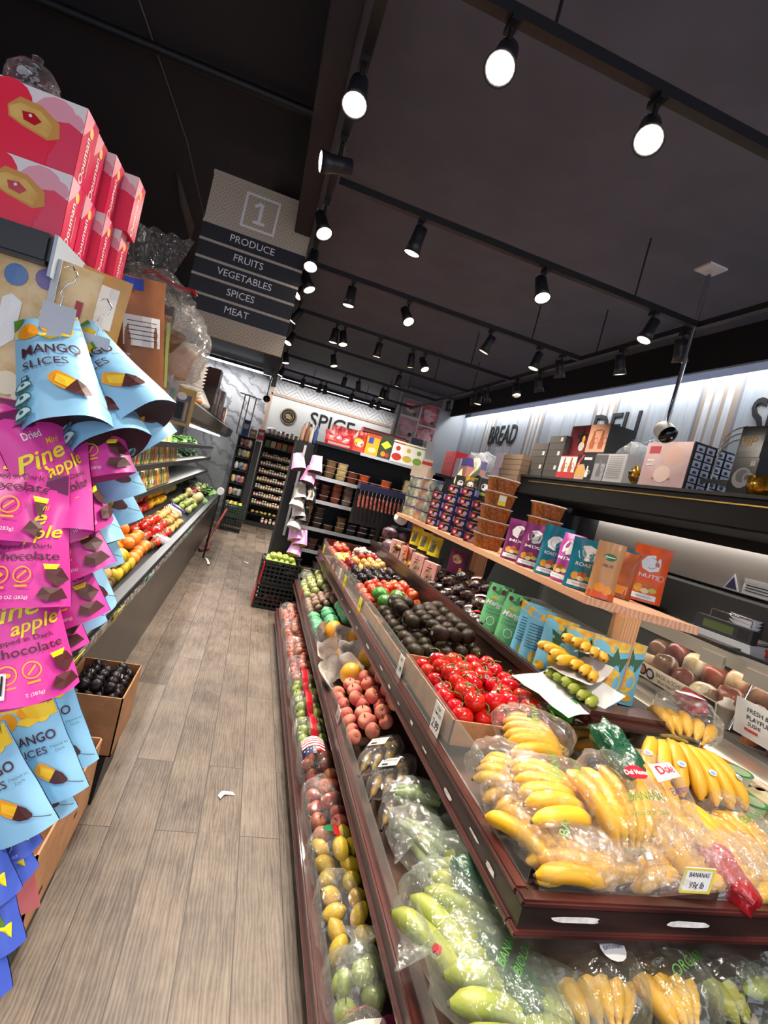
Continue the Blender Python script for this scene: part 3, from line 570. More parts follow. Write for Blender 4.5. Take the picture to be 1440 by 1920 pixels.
# ------------------------------------------------------------------ black shelf unit across the end of the display
UX0, UX1, UY = .535, 1.98, 5.4
t = thing('black_shelf_unit', 'black metal shelf unit across the far end of the produce display', 'shelf unit', (0, 0, 0))
MB().bx(UX0, UX1, UY + .42, UY + .46, 0, 1.75, MBLACK).build('back_panel', t)
for xx in (UX0, UX1): MB().bx(xx - .012, xx + .012, UY + .05, UY + .44, 0, 1.73, MBLACK).build('side_frame', t)
USH = (.36, .63, .865, 1.155, 1.40)
MLIP = M('bright shelf lip', '#c9ccd0', .25, metal=.6)
for z in USH: MB().bx(UX0, UX1, UY, UY + .42, z - .03, z, MBLKSH).bx(UX0, UX1, UY - .006, UY, z - .034, z + .004, MLIP).build('shelf', t)
MB().bx(UX0 - .02, UX1 + .05, UY - .02, UY + .44, 1.715, 1.745, MBLKSH).bx(UX0 + .45, UX0 + 1.3, UY - .024, UY - .02, 1.715, 1.745, MLIP).build('top_shelf', t)
# ------------------------------------------------------------------ spice rack and small rack by the end wall
def jar_rack(name, x0, x1, y, z1, shelves, lab, depth=.35):
    t = thing(name, lab, 'shelf unit', (0, 0, 0))
    MB().bx(x0, x1, y + depth - .03, y + depth, 0, z1, MBLACK).build('back_panel', t)
    for xx in (x0 - .03, x1): MB().bx(xx, xx + .03, y, y + depth, 0, z1, MBLACK).build('side_panel', t)
    for z in shelves: MB().bx(x0, x1, y, y + depth - .03, z - .02, z, MBLKSH).build('shelf', t)
    MB().bx(x0 - .03, x1 + .03, y - .02, y + depth, 0, .08, MBLACK).build('plinth', t)
SPZ = (.09, .25, .44, .60, .76, .92, 1.08, 1.24, 1.40, 1.62, 1.84)
jar_rack('spice_rack', 0.03, 1.0, 10.75, 1.86, SPZ, 'tall black spice rack filled with jars below the SPICE sign')
MB().bx(.7, .72, 10.74, 11.1, .1, 1.6, MBLACK).build('rack_divider', label='black upright divider in the spice rack', cat='divider')
jar_rack('dark_rack', -.42, -.16, 10.2, 1.7, (.3, .55, .8, 1.05, 1.3, 1.5), 'narrow black rack of mixed packs between the case and the spices')
MB().bx(-.12, -.02, 10.1, 10.75, 0, 1.66, MBLACK).build('end_panel', label='plain black end panel beside the tall spice rack', cat='panel')
# ------------------------------------------------------------------ left gondola
t = thing('gondola', 'black gondola shelving end beside the hanging pouches', 'shelf unit', (0, 0, 0))
GZ = 1.785
MB().bx(-1.3, -.44, 1.1, 1.46, GZ - .055, GZ, MBLKSH, bev=.006).build('top_shelf', t)
MB().bx(-1.3, -.56, 1.44, 1.47, .3, GZ, MBLACK).build('back_panel', t)
MB().bx(-.56, -.46, 1.42, 1.6, 1.3, 1.82, M('glossy black upright', '#121214', .15), bev=.008).build('upright', t)
MB().bx(-1.3, -.5, 1.08, 1.44, 1.42, 1.45, MBLKSH).bx(-1.3, -.52, 1.08, 1.44, 1.05, 1.08, MBLKSH).build('lower_shelf', t)
b = MB().bx(-.437, -.431, 1.1, 1.36, GZ - .075, GZ - .0, M('clear price channel', '#aeb6c0', .15)); b.build('price_channel', t)
MB().bx(-1.3, -.5, 1.6, 3.4, 1.60, 1.63, MBLKSH).bx(-1.3, -1.27, 1.6, 3.4, 1.63, 2.1, MBLACK).build('gift_shelf', t)
# ------------------------------------------------------------------ fruit and vegetables
def fruit_mat(name, a, b, rough=.35, scale=6, var=.18, coat=.0, bump=0, lo=.4, hi=.62, spec=None): return M(name, a, rough, b, scale, bump=bump, bscale=120, var=var, coat=coat, lo=lo, hi=hi, spec=spec)
MLEAF = M('stem green', '#5d6b2f', .6); MSTEM = M('brown stem', '#5a4327', .8); MSTICK = M('fruit sticker', '#ece9ee', .4); MSTICKB = M('blue sticker', '#7fa3c4', .4)
TOM = fruit_mat('tomato skin', '#c81e12', '#dd3416', .16, 4, .12, .3)
PEA = fruit_mat('peach skin', '#d4625f', '#efa877', .65, 9, .2, lo=.42, hi=.62)
NEC = fruit_mat('nectarine skin', '#b81f22', '#e5702a', .3, 9, .2, lo=.42, hi=.62)
AVO = fruit_mat('avocado skin', '#2a1c15', '#3f3d1f', .42, 5, .4, bump=.15, spec=.2)
AVG = fruit_mat('green avocado skin', '#2f6322', '#4c8a31', .25, 8, .2, bump=.25)
PLUM = fruit_mat('black plum skin', '#16121a', '#2b2029', .3, 5, .3, spec=.3)
YPL = fruit_mat('pale plum skin', '#cfae62', '#d89a58', .35, 6, .2)
RPL = fruit_mat('red plum skin', '#7d1a24', '#a92a2e', .22, 6, .35)
YAP = fruit_mat('yellow quince skin', '#d9c65a', '#cdbb49', .35, 6, .15)
ORA = fruit_mat('orange skin', '#e57a1c', '#ee8f2a', .4, 10, .12, bump=.3)
LEM = fruit_mat('lemon skin', '#d9b72f', '#c9ab2c', .35, 6, .18, bump=.2)
GAP = fruit_mat('green apple skin', '#a5b957', '#b9c873', .25, 5, .2)
RAP = fruit_mat('red apple skin', '#b23b3a', '#d8a06a', .28, 7, .25)
ONI = fruit_mat('red onion skin', '#5c1430', '#7f2243', .25, 8, .25)
POT = fruit_mat('potato skin', '#c9a257', '#b68c46', .6, 12, .15)
KIW = fruit_mat('kiwi skin', '#6b4d2b', '#7d5f37', .8, 14, .2)
YPE = fruit_mat('yellow pepper skin', '#e9a911', '#f0bd2c', .2, 4, .12)
RPE = fruit_mat('red pepper skin', '#b3171c', '#c9231f', .18, 4, .15)
OPE = fruit_mat('orange pepper skin', '#e0501c', '#e8642a', .2, 4, .12)
GPE = fruit_mat('green pepper skin', '#2f5a20', '#3f6e2a', .25, 5, .2)
GRN = fruit_mat('squash green', '#9aa35e', '#c0c08a', .4, 10, .25)
def fr_mesh(name, r, m, sc_=(1, 1, 1), dimple=.12, stem=None, sticker=None, fn=None, nu=14, nv=10, parts=True):
    """one fruit as a thing: skin mesh with stem and sticker as parts; returned unplaced, used through dup"""
    def f(q):
        k = 1
        if dimple and q.z > .75: k = 1 - dimple * ((q.z - .75) / .25) ** 1.5 * 2
        if fn: k *= fn(q)
        return k
    b = MB().ball(r, m, (0, 0, r * sc_[2]), sc_, nu, nv, fn=f); return dict(name=name, mesh=b.mesh(name), r=r, h=2 * r * sc_[2], stem=stem, sticker=sticker)
STEM_M = MB().tube([(0, 0, -.004), (.001, 0, .006), (.004, .001, .012)], .0022, MSTEM, 5).mesh('stem')
CAL = MB()
for k in range(5):
    a = k * 1.2566; CAL.add([(0, 0, .002), (.006 * math.cos(a - .4), .006 * math.sin(a - .4), .002), (.019 * math.cos(a), .019 * math.sin(a), .004), (.006 * math.cos(a + .4), .006 * math.sin(a + .4), .002)], [(0, 1, 2, 3)], MLEAF)
CAL.tube([(0, 0, 0), (.004, 0, .012), (.02, .004, .016), (.042, .012, .008)], .0026, MLEAF, 5); CAL_M = CAL.mesh('vine_stem')
STK_M = MB(); STK_M.decal([('d', 0, 0, .009, MSTICK, .8), ('d', 0, .001, .006, MSTICKB, .8)], flat((0, 0, 0), (1, 0, 0), (0, 1, 0), (0, 0, 1))); STK_M = STK_M.mesh('sticker')
def put_fruit(F, loc, rot, label, cat, group, s=1, sticker=None, stem=True):
    o = bpy.data.objects.new(F['name'], F['mesh']); COL.objects.link(o); o.location = loc; o.rotation_euler = rot; o.scale = (s,) * 3
    tag(o, label, cat, group)
    def part(nm, me, T):
        p = bpy.data.objects.new(nm, me); COL.objects.link(p); p.parent = o; p.matrix_local = T
    if F['stem'] and stem: part('stem' if F['stem'] is STEM_M else 'vine_stem', F['stem'], Matrix.Translation((0, 0, F['h'] * .93)))
    if F['sticker'] and (sticker if sticker is not None else R_.random() < F['sticker']):
        a, e = R_.uniform(0, 6.28), R_.uniform(.2, .9); n = Vector((math.cos(a) * math.cos(e), math.sin(a) * math.cos(e), math.sin(e)))
        q = n.to_track_quat('Z', 'Y').to_matrix().to_4x4(); r = F['r']; hz = F['h'] / 2
        part('sticker', STK_M, Matrix.Translation((n.x * (r + .0008), n.y * (r + .0008), hz + n.z * (hz + .0008))) @ q)
    return o
def pile(F, quad, zf, pitch, desc, cat, group, layers=2, jit=.12, tilt=.6, lie=False, svar=.08, keep2=.75, from_='from near end', rim='from aisle', sink=.0):
    """fruit heaped over a four-cornered patch (near aisle, near inner, far inner, far aisle); rows counted away from the camera end"""
    q = [Vector((a[0], a[1], 0)) for a in quad]; Fs = F if isinstance(F, list) else [F]
    nr = max(1, int((q[3] - q[0]).length / pitch + .25)); out = []
    for L in range(layers):
        for i in range(nr if L == 0 else nr - 1):
            v = (i + .5 + .5 * (L % 2)) / nr; a, b = q[0].lerp(q[3], v), q[1].lerp(q[2], v); nc = max(1, int((b - a).length / pitch + .5))
            for j in range(nc if L == 0 else max(1, nc - 1)):
                if L and R_.random() > keep2: continue
                u = (j + .5 + .5 * (L % 2)) / nc; p = a.lerp(b, min(u, .98)); f = Fs[R_.randrange(len(Fs))]; s = 1 + R_.uniform(-svar, svar)
                z = zf(p.x, p.y) + L * f['h'] * .72 + R_.uniform(0, .1) * f['h'] - sink
                r_ = (R_.uniform(-tilt, tilt), R_.uniform(-tilt, tilt), R_.uniform(0, 6.28))
                if lie: r_ = (math.pi / 2 + R_.uniform(-.35, .35), R_.uniform(-.5, .5), R_.uniform(0, 6.28))
                loc = Vector((p.x + R_.uniform(-jit, jit) * pitch, p.y + R_.uniform(-jit, jit) * pitch, z))
                E_ = Matrix.Rotation(r_[2], 3, 'Z') @ Matrix.Rotation(r_[1], 3, 'Y') @ Matrix.Rotation(r_[0], 3, 'X')
                loc = loc + Vector((0, 0, f['h'] / 2)) - E_ @ Vector((0, 0, f['h'] / 2 * s))
                dsc = desc.replace('%s', f['name'].replace('_', ' ')); lb = f'{dsc}, {("", "on top, ", "topmost, ")[L]}{nth(i)} row {from_}, {nth(j)} {rim}'
                out.append(put_fruit(f, loc, r_, lb, cat, group, s))
    return out
pear = lambda q: 1 - .22 * max(0, q.z) ** 1.2
lobes = lambda q: 1 + .09 * math.cos(4 * math.atan2(q.y, q.x)) * (1 - q.z * q.z) - .12 * max(0, q.z) ** 4
F_tom = fr_mesh('tomato', .037, TOM, (1.02, 1, .9), .1, CAL_M, .4)
F_pea = fr_mesh('peach', .034, PEA, (1.03, 1, .9), .2, STEM_M, 0, fn=lambda q: 1 - .05 * max(0, 1 - abs(q.x) * 9) * max(0, q.y))
F_nec = fr_mesh('nectarine', .032, NEC, (1, 1, .95), .15, STEM_M, .2)
F_avo = fr_mesh('avocado', .036, AVO, (1, 1, 1.38), 0, STEM_M, .35, fn=pear)
F_avg = fr_mesh('green_avocado', .045, AVG, (1, 1, 1.35), 0, STEM_M, .3, fn=pear)
F_plu = fr_mesh('black_plum', .029, PLUM, (1, 1, 1.0), .1, STEM_M, .25)
F_plb = fr_mesh('black_plum', .0225, PLUM, (1, 1, 1.05), .1, STEM_M, .1)
F_ypl = fr_mesh('pale_plum', .029, YPL, (1, 1, 1), .1, STEM_M, .1)
F_rpl = fr_mesh('red_plum', .029, RPL, (1, 1, 1), .1, STEM_M, .2)
F_yap = fr_mesh('yellow_quince', .036, YAP, (1, 1, .95), .12, STEM_M, 0)
F_ora = fr_mesh('orange', .042, ORA, (1, 1, .95), .06, None, .2)
F_ors = fr_mesh('clementine', .028, ORA, (1.05, 1.05, .85), .08, STEM_M, 0)
F_lem = fr_mesh('lemon', .028, LEM, (1, 1, 1.35), 0, None, 0, fn=lambda q: 1 + .12 * max(0, abs(q.z) - .85) * 6)
F_gap = fr_mesh('green_apple', .034, GAP, (1, 1, .92), .16, STEM_M, 0)
F_rap = fr_mesh('red_apple', .034, RAP, (1, 1, .92), .16, STEM_M, 0)
F_oni = fr_mesh('red_onion', .04, ONI, (1, 1, .9), 0, STEM_M, 0, fn=lambda q: 1 + .25 * max(0, q.z - .85) * 3)
F_pot = fr_mesh('potato', .033, POT, (1.25, .95, .8), 0, None, 0)
F_kiw = fr_mesh('kiwi', .025, KIW, (1, 1, 1.25), 0, None, 0)
F_ype, F_rpe, F_ope, F_gpe = [fr_mesh(n, .038, m, (1, 1, 1.15), .3, CAL_M if 0 else STEM_M, 0, fn=lobes) for n, m in (('yellow_pepper', YPE), ('red_pepper', RPE), ('orange_pepper', OPE), ('green_pepper', GPE))]
F_squ = fr_mesh('white_squash', .05, M('cream squash', '#e0cf9a', .4, '#cdb983', 6, var=.1), (1, 1, 1.5), 0, STEM_M, 0, fn=lambda q: 1 - .3 * max(0, q.z))
F_mel = fr_mesh('papaya', .065, M('papaya skin', '#e39a28', .35, '#d9b03c', 5, var=.15), (1, 1, 1.25), 0, None, 1, fn=pear)
F_gua = dict(F_gap, name='guava'); F_prr = dict(F_gap, name='green_pear'); F_roo = dict(F_pot, name='ginger_root')
F_sqg = fr_mesh('mottled_squash', .036, GRN, (1, 1, .95), .1, STEM_M, 0)
F_sma = fr_mesh('small_potato', .026, M('pinkish potato', '#a88a76', .6, '#8f7263', 9, var=.2), (1.2, 1, .85), 0, None, 0)
ub = lambda x, y: .70 + (x - .75) * .118
UB = lambda x, y: ub(x, y) + .055
# trays of card under the loose fruit on the upper tier
def card_tray(x0, x1, y0, y1, z, h, label, m=MCARD, name='cardboard_tray', rot=0, holes=True):
    t = thing(name, label, 'tray', ((x0 + x1) / 2, (y0 + y1) / 2, z), eul(rot)); a, c = (x1 - x0) / 2, (y1 - y0) / 2
    MB().bx(-a, a, -c, c, 0, .004, MCARDD).build('base', t)
    for (p0, p1, q0, q1) in ((-a, a, -c, -c + .005), (-a, a, c - .005, c), (-a, -a + .005, -c, c), (a - .005, a, -c, c)): MB().bx(p0, p1, q0, q1, 0, h, m).build('wall', t)
    return t
card_tray(.765, 1.185, 1.46, 2.02, .748, .085, 'open cardboard tray holding the stem tomatoes')
pile(F_tom, [(.79, 1.49), (1.16, 1.49), (1.16, 1.99), (.79, 1.99)], lambda x, y: .775 + (x - .78) * .06, .072, 'ripe red stem tomato', 'tomato', 'stem tomatoes in the tray', 2, .14, .5, keep2=.95)
card_tray(.765, 1.185, 2.05, 2.88, .748, .06, 'low cardboard tray under the dark avocados')
pile(F_avo, [(.79, 2.06), (1.16, 2.06), (1.16, 2.72), (.79, 2.72)], lambda x, y: .765 + (x - .78) * .1, .076, 'dark ripe avocado', 'avocado', 'dark avocados', 2, .12, lie=True, keep2=.85)
pile(F_avg, [(.79, 2.68), (.99, 2.68), (.99, 2.92), (.79, 2.92)], lambda x, y: .80, .095, 'large glossy green avocado', 'avocado', 'green avocados', 1, .05, lie=True, svar=.05)
pile(F_nec, [(.79, 2.96), (1.15, 2.96), (1.15, 3.32), (.79, 3.32)], UB, .062, 'red and orange nectarine', 'nectarine', 'nectarines on the upper tier', 2, .12, .8)
pile(F_plu, [(.79, 3.34), (1.16, 3.34), (1.16, 3.76), (.79, 3.76)], UB, .057, 'glossy black plum', 'plum', 'black plums on the upper tier', 2, .12, .6)
pile(F_ypl, [(.85, 3.78), (1.16, 3.78), (1.16, 4.1), (.85, 4.1)], UB, .057, 'pale yellow plum', 'plum', 'pale plums', 2, .12, .6)
pile(F_rpl, [(.775, 3.74), (.85, 3.74), (.85, 4.08), (.775, 4.08)], UB, .057, 'shiny red plum by the guard', 'plum', 'red plums by the guard', 2, .1, .6)
pile(F_yap, [(.785, 4.12), (.93, 4.12), (.93, 4.38), (.785, 4.38)], UB, .072, 'pale yellow quince', 'quince', 'yellow quinces', 1, .1, .6)
pile([F_rpl, F_rpl, F_plu, F_nec], [(.94, 4.12), (1.17, 4.12), (1.17, 4.36), (.94, 4.36)], UB, .06, '%s beside the quinces', 'plum', 'dark red plums', 2, .1, .6)
pile(F_nec, [(.785, 4.4), (.96, 4.4), (.96, 4.72), (.785, 4.72)], UB, .064, 'orange nectarine at the far end', 'nectarine', 'far nectarines', 2, .1, .7)
MNET = M('garlic mesh', '#b59a92', .5, '#d9c7bd', 60, bump=.5, bscale=60)
for i, (px, py, z) in enumerate(((742, 990, .9), (735, 1005, .87), (752, 1000, .88))):
    p = onz(px, py, z); b = MB()
    for k in range(16): b.ball(.024, MNET, (R_.uniform(-.05, .05), R_.uniform(-.05, .05), .024 + R_.uniform(.0, .1)), (1, 1, 1), 8, 6)
    b.build('mesh_bag_of_garlic', loc=(1.03 + .06 * i, 4.56 + .05 * i, .735), label=('mesh bag of pale garlic heads at the far end of the upper tier', 'second mesh bag of garlic beside the orange nectarines', 'third mesh bag of garlic leaning on the back rail')[i], cat='garlic', kind='stuff' if 0 else None)
# middle step
mid = lambda x, y: .375
pile(F_pea, [(.61, 1.98), (.86, 1.98), (.86, 2.48), (.61, 2.48)], lambda x, y: .385 + (x - .61) * .72, .066, 'blushed pink peach', 'peach', 'peaches on the middle step', 2, .14, .9, keep2=.8)
MPAP = M('crumpled wrapping paper', '#dcd5ce', .75, '#c4bbb5', 12, bump=.8, bscale=26)
for i, (y, x) in enumerate(((2.6, .69), (2.72, .78), (2.86, .69), (3.02, .78), (3.2, .69))):
    f = put_fruit(F_mel, (x, y, .45 + (x - .69) * .6), (.7, .3, .6 * i), f'yellow papaya in crumpled pale paper, {nth(i)} beyond the peaches', 'papaya', 'papayas in paper', .9)
    b = MB(); sd = Vector((i * 3.1, 1, 2))
    def pf(u, v, sd=sd):
        t = u * 6.283; r = .066 + .05 * v + .02 * noise.noise(Vector((math.cos(t) * 2, math.sin(t) * 2, v * 3)) + sd)
        return (r * math.cos(t), r * math.sin(t) * 1.25, v * .105 + .05 * noise.noise(Vector((math.cos(t) * 1.7, math.sin(t) * 1.7, 5)) + sd) * v)
    b.grid(pf, 28, 6, MPAP, True, wrap=True); b.build('paper_wrap', loc=(x, y, .40 + (x - .69) * .6), rot=(.2, -.3, .5 * i), label=f'crumpled pale wrapping paper around the {nth(i)} papaya beyond the peaches', cat='paper')
def crumple(name, m, dims, seed, label, cat, loc, rot=(0, 0, 0), amp=.22, parent=None, items=None, knot=None, n=(26, 14), group=None):
    """bag of film: lumpy closed skin with pinched tail and tie"""
    b = MB(); sd = Vector((seed * 5.3, seed * 1.7, seed * .9)); lx, ly, lz = dims
    def f(u, v):
        t = 6.2832 * u; p = math.pi * v; q = Vector((math.sin(p) * math.cos(t), math.sin(p) * math.sin(t), -math.cos(p)))
        k = 1 + amp * noise.noise(q * 1.9 + sd) + amp * .55 * noise.noise(q * 5 + sd) + amp * .3 * abs(noise.noise(q * 11 + sd))
        e = Vector((math.copysign(abs(q.x) ** .75, q.x), math.copysign(abs(q.y) ** .75, q.y), math.copysign(abs(q.z) ** .8, q.z)))
        return (e.x * lx / 2 * k, e.y * ly / 2 * k, lz / 2 + e.z * lz / 2 * (k if q.z > 0 else min(k, 1)))
    b.grid(f, n[0], n[1], m, True, wrap=True)
    if items: b.decal(items, lambda x, y: (lambda q: ((x, q[0], q[1]), q[2]))(_top(x, y, dims)))
    o = b.build(name, parent, loc, rot, label, cat, group)
    if knot:
        d, col = knot; d = Vector(d); st = Vector((d.x * lx * .48, d.y * ly * .48, lz * (.5 + .45 * d.z))); t = MB(); tm = M('tie ' + col, col, .4)
        t.cyl(st, st + d * .014, .009, tm, n=8); t.build('tie', o)
        fl = MB(); side = d.orthogonal().normalized(); up = d.cross(side)
        def g(u, v): a = 6.2832 * u; r = .008 + .05 * v * (1 + .5 * math.sin(a * 3 + seed)); return st + d * (.012 + .06 * v) + (side * math.cos(a) + up * math.sin(a)) * r * (.6 + .4 * abs(math.sin(a * 2.5)))
        fl.grid(g, 20, 3, m, True, wrap=True); fl.build('gathered_end', o)
    return o
def _top(x, y, dims):
    lx, ly, lz = dims; e = max(0, 1 - (2 * x / lx) ** 2 * .8 - (2 * y / ly) ** 2 * .8); return (y, lz / 2 + lz / 2 * 1.16 * e ** .5 + .004, (x * 2, y * 2, 1))
# green tissue apples, potatoes and squash at the far half of the middle step
MTIS = M('green tissue', '#4fae7c', .5, '#8fd2a0', 9, bump=.8, bscale=40)
for i in range(12):
    y = 3.42 + .09 * (i // 3) + .02 * (i % 2); x = .645 + .085 * (i % 3)
    crumple('tissue_wrapped_pear', MTIS, (.085, .085, .075), 40 + i, f'pear wrapped in green tissue, {nth(i // 3)} row beyond the papayas, {("aisle side", "middle", "inner side")[i % 3]}', 'pear', (x, y, .385 + .06 * (i % 3)), (0, 0, i), amp=.3, n=(16, 10), group='tissue wrapped pears')
pile(F_sma, [(.61, 3.84), (.86, 3.84), (.86, 4.16), (.61, 4.16)], lambda x, y: .385 + (x - .61) * .7, .05, 'small pinkish potato', 'potato', 'small potatoes on the middle step', 2, .15, .8)
pile(F_sqg, [(.61, 4.2), (.86, 4.2), (.86, 4.7), (.61, 4.7)], lambda x, y: .385 + (x - .61) * .7, .068, 'mottled green squash', 'squash', 'mottled squashes', 2, .15, .8)
for i, y in enumerate((4.62, 4.74)): crumple('film_bag', MFILM, (.1, .12, .09), 61 + i, f'clear film bag at the far end of the middle step, {nth(i)}', 'bag', (.66, y, .46), amp=.3)
# ------------------------------------------------------------------ bananas
MBAN = fruit_mat('banana skin', '#dfa51c', '#e6b53a', .4, 7, .1, lo=.35, hi=.7); MBANG = fruit_mat('green banana skin', '#8d992f', '#b3ae48', .4, 6, .12); MTIP = M('banana tip', '#4a3a1c', .7); MCRO = M('banana crown', '#8f7a33', .6, '#5f4c22', 20); MPLA = fruit_mat('plantain skin', '#1a130d', '#9d7a26', .45, 22, .2, lo=.5, hi=.62)
def banana_mesh(L, r, m, bend=1.15, seed=0):
    b = MB(); Rc = L / bend; pts = []; rs = []
    for i in range(11):
        s = i / 10; a = (s - .5) * bend; pts.append((0, Rc * math.sin(a), Rc * math.cos(a) - Rc * math.cos(bend / 2)))
        rs.append(r * (.28 if i == 0 else min(1, .42 + 2.6 * s) if s < .25 else 1 if s < .8 else max(.25, 1 - ((s - .8) / .2) ** 2 * .72)))
    b.tube(pts, rs, m, 7); e = Vector(pts[-1]); d = (e - Vector(pts[-2])).normalized(); b.tube([e - d * .002, e + d * .005], [r * .27, r * .2], MTIP, 6)
    s0 = Vector(pts[0]); d0 = (s0 - Vector(pts[1])).normalized(); b.tube([s0, s0 + d0 * .02], [r * .3, r * .26], m, 6); return b.mesh('banana')
BMS = {}
def bunch(loc, rot, n, label, m=MBAN, L=.19, r=.0215, name='banana_bunch', bend=1.15, fan=.15, s=1, stick=False, group=None):
    k = (m.name, L, r, bend)
    if k not in BMS: BMS[k] = banana_mesh(L, r, m, bend)
    t = thing(name, label, 'bananas', loc, rot, group); t.scale = (s,) * 3; a0 = -L / 2
    for i in range(n):
        c = i - (n - 1) / 2; o = bpy.data.objects.new('banana', BMS[k]); COL.objects.link(o); o.parent = t
        a = c * fan; o.location = (c * r * 1.05 + math.sin(a) * L * .5, -L * .5 + math.cos(a) * L * .5, r + .006 * R_.random() - abs(c) * .0035); o.rotation_euler = (R_.uniform(-.06, .06), R_.uniform(-.1, .1) + c * .12, -a)
        if stick and i % 2 == 0: p = bpy.data.objects.new('sticker', STK_M); COL.objects.link(p); p.parent = o; Rc = L / bend; p.location = (0, .02, Rc - Rc * math.cos(bend / 2) + r + .0012 - .001); p.scale = (1.3, 1.3, 1)
    MB().tube([(-.28 * n * r, -L * .5 - .012, r * .9), (0, -L * .5 - .018, r), (.28 * n * r, -L * .5 - .012, r * .9)], [.006, .01, .006], MCRO, 7).build('crown', t)
    return t
MREDP = M('red bag print', '#c8182a', .3); MGRP = M('green bag print', '#13683f', .3); MGRT = M('green lettering', '#3f7a2a', .4); MPURP = M('purple lettering', '#47307a', .4); MWHP = M('white bag print', '#f0efee', .35); MYLP = M('yellow bag print', '#e6d334', .4)
MREDF = film('red film', '#d0162c', .8, .2, 26, .7); MGRF = film('green film', '#146b45', .72, .2, 26, .7)
def banana_bag(i, px, py, z, yaw, n, words, m=MBAN, tilt=(0, 0), dims=(.185, .25, .125), knot=None, end=None, fm=MFILM, desc='', L=.185, bagged=True, stick=False, sc_=1):
    p = onz(px, py, z); ylo = (1.0 if abs(math.sin(yaw)) > .6 else 1.06) if z > .7 else .68
    if p.y < ylo: p = ony(px, py, ylo)
    ext = .765 + (.105 if abs(math.sin(yaw)) > .6 else .085) if z > .7 else .6; base = Vector((max(ext, min(p.x, 1.64)), p.y, max(p.z - .05, .722 if z > .7 else .40)))
    rot = (tilt[0], tilt[1], yaw)
    bunch(base, rot, n, f'bunch of {n} bananas, {desc}', m, L=L, stick=stick, s=sc_)
    if bagged:
        T_ = base + Vector((0, 0, -.012)); o = crumple('banana_bag', fm, dims, 7 + i, f'printed clear bag around bananas, {desc}', 'bag', T_, rot, .16, items=words, knot=knot)
        if end:
            em = {'r': MREDF, 'g': MGRF}[end[0]]; crumple('printed_end', em, (dims[0] * .42, .15, .06), 600 + i, None, None, (.03, dims[1] * .46 * end[1], dims[2] * .55), (0, -.25, .3 * end[1]), .35, parent=o, n=(20, 12))
Wb = lambda: [('t', 'BANANAS', 0, .02, .03, MGRT), ('t', 'BANANES', .0, -.04, .018, MGRT)]
Wd = lambda: [('d', 0, .03, .036, MREDP, .5), ('t', 'Del Monte', 0, .03, .017, MWHP, {'bold': .02}), ('t', 'BANANAS', 0, -.025, .026, MGRT), ('t', 'PRODUCE OF COSTA RICA', 0, -.06, .01, MGRT)]
Wo = lambda: [('p', [(-.05, .0), (.05, .02), (.052, .065), (-.045, .05)], MWHP), ('t', 'Dole', 0, .035, .034, MREDP, {'bold': .03, 'rot': .15}), ('t', 'Bananas', .01, -.02, .026, MPURP, {'rot': .2})]
BB = [  # photo pixel, height, yaw, bananas, printing, extra
 (940, 1445, .80, .9, 4, None, 'beside the front guard, behind the tomatoes tray', {}),
 (1000, 1372, .86, 1.2, 6, Wb(), 'topmost against the tomato tray with a green knot', dict(knot=((1, 0, .1), '#1c5a48'))),
 (1035, 1475, .86, 1.3, 6, Wb(), 'in the middle of the heap behind the guard corner', {}),
 (965, 1535, .80, .3, 5, None, 'low in the front corner behind the guard', dict(bagged=True)),
 (1060, 1585, .83, 1.2, 5, [('t', 'BANANAS', 0, .02, .03, MGRT, {'rot': -.2}), ('d', .06, .05, .03, MREDP, .6)], 'resting just above the guard corner', {}),
 (1150, 1478, .93, .12, 5, Wd(), 'upright with a red oval label and green top band', dict(tilt=(.55, 0), dims=(.2, .24, .13), end='g+', knot=((0, -1, -.1), '#e8ebe8'))),
 (1215, 1475, .87, .1, 4, Wo(), 'beside the upright bag with a red end', dict(tilt=(.5, 0))),
 (1285, 1350, .96, -.6, 5, Wo(), 'topmost, with a large white and red label', dict(end='r+', dims=(.2, .24, .14))),
 (1290, 1425, .92, 2.9, 7, None, 'unbagged and fanned out with blue stickers', dict(bagged=False, tilt=(-.5, 0), stick=True, sc_=1.05)),
 (1120, 1665, .78, 1.5, 4, None, 'pressed against the front guard under the heap', {}),
 (1200, 1600, .82, .25, 4, None, 'half hidden under the red bag end above the guard', {}),
 (1250, 1560, .87, .5, 4, None, 'with a red printed end hanging over the price card', dict(end='r-', tilt=(.45, 0))),
 (1310, 1555, .88, .45, 3, None, 'long and loose over the front guard beside the green band', dict(bagged=False, tilt=(.35, 0), sc_=1.15)),
 (1385, 1560, .88, .3, 5, Wb(), 'with a green printed end at the counter side', dict(end='g-', tilt=(.35, 0))),
 (1345, 1660, .79, 1.2, 4, None, 'low behind the front guard, counter side', {}),
 (1100, 1375, .80, 1.4, 4, Wo(), 'under the dark end board with a red label', {}),
 (1190, 1400, .82, 1.2, 4, None, 'under the end board beside the fanned bunch', {}),
 (1010, 1640, .76, 1.5, 4, None, 'lowest at the acrylic corner of the guard', dict(bagged=False)), (1075, 1668, .76, 1.35, 4, None, 'low along the front guard, second from its corner', {}), (1175, 1690, .76, 1.6, 4, None, 'low along the front guard just before the price card', dict(bagged=False)), (1300, 1690, .76, 1.45, 4, None, 'low along the front guard beyond the price card', {}), (1405, 1640, .80, 1.3, 5, None, 'at the counter end of the front guard', {}), (915, 1500, .78, 1.9, 4, None, 'along the aisle guard near its corner', {})]
for i, (px, py, z, yaw, n, wds, ds, kw) in enumerate(BB):
    e = kw.pop('end', None); kw['end'] = (e[0], 1 if e[1] == '+' else -1) if e else None
    banana_bag(i, px, py, z, yaw, n, wds, desc=ds, **kw)
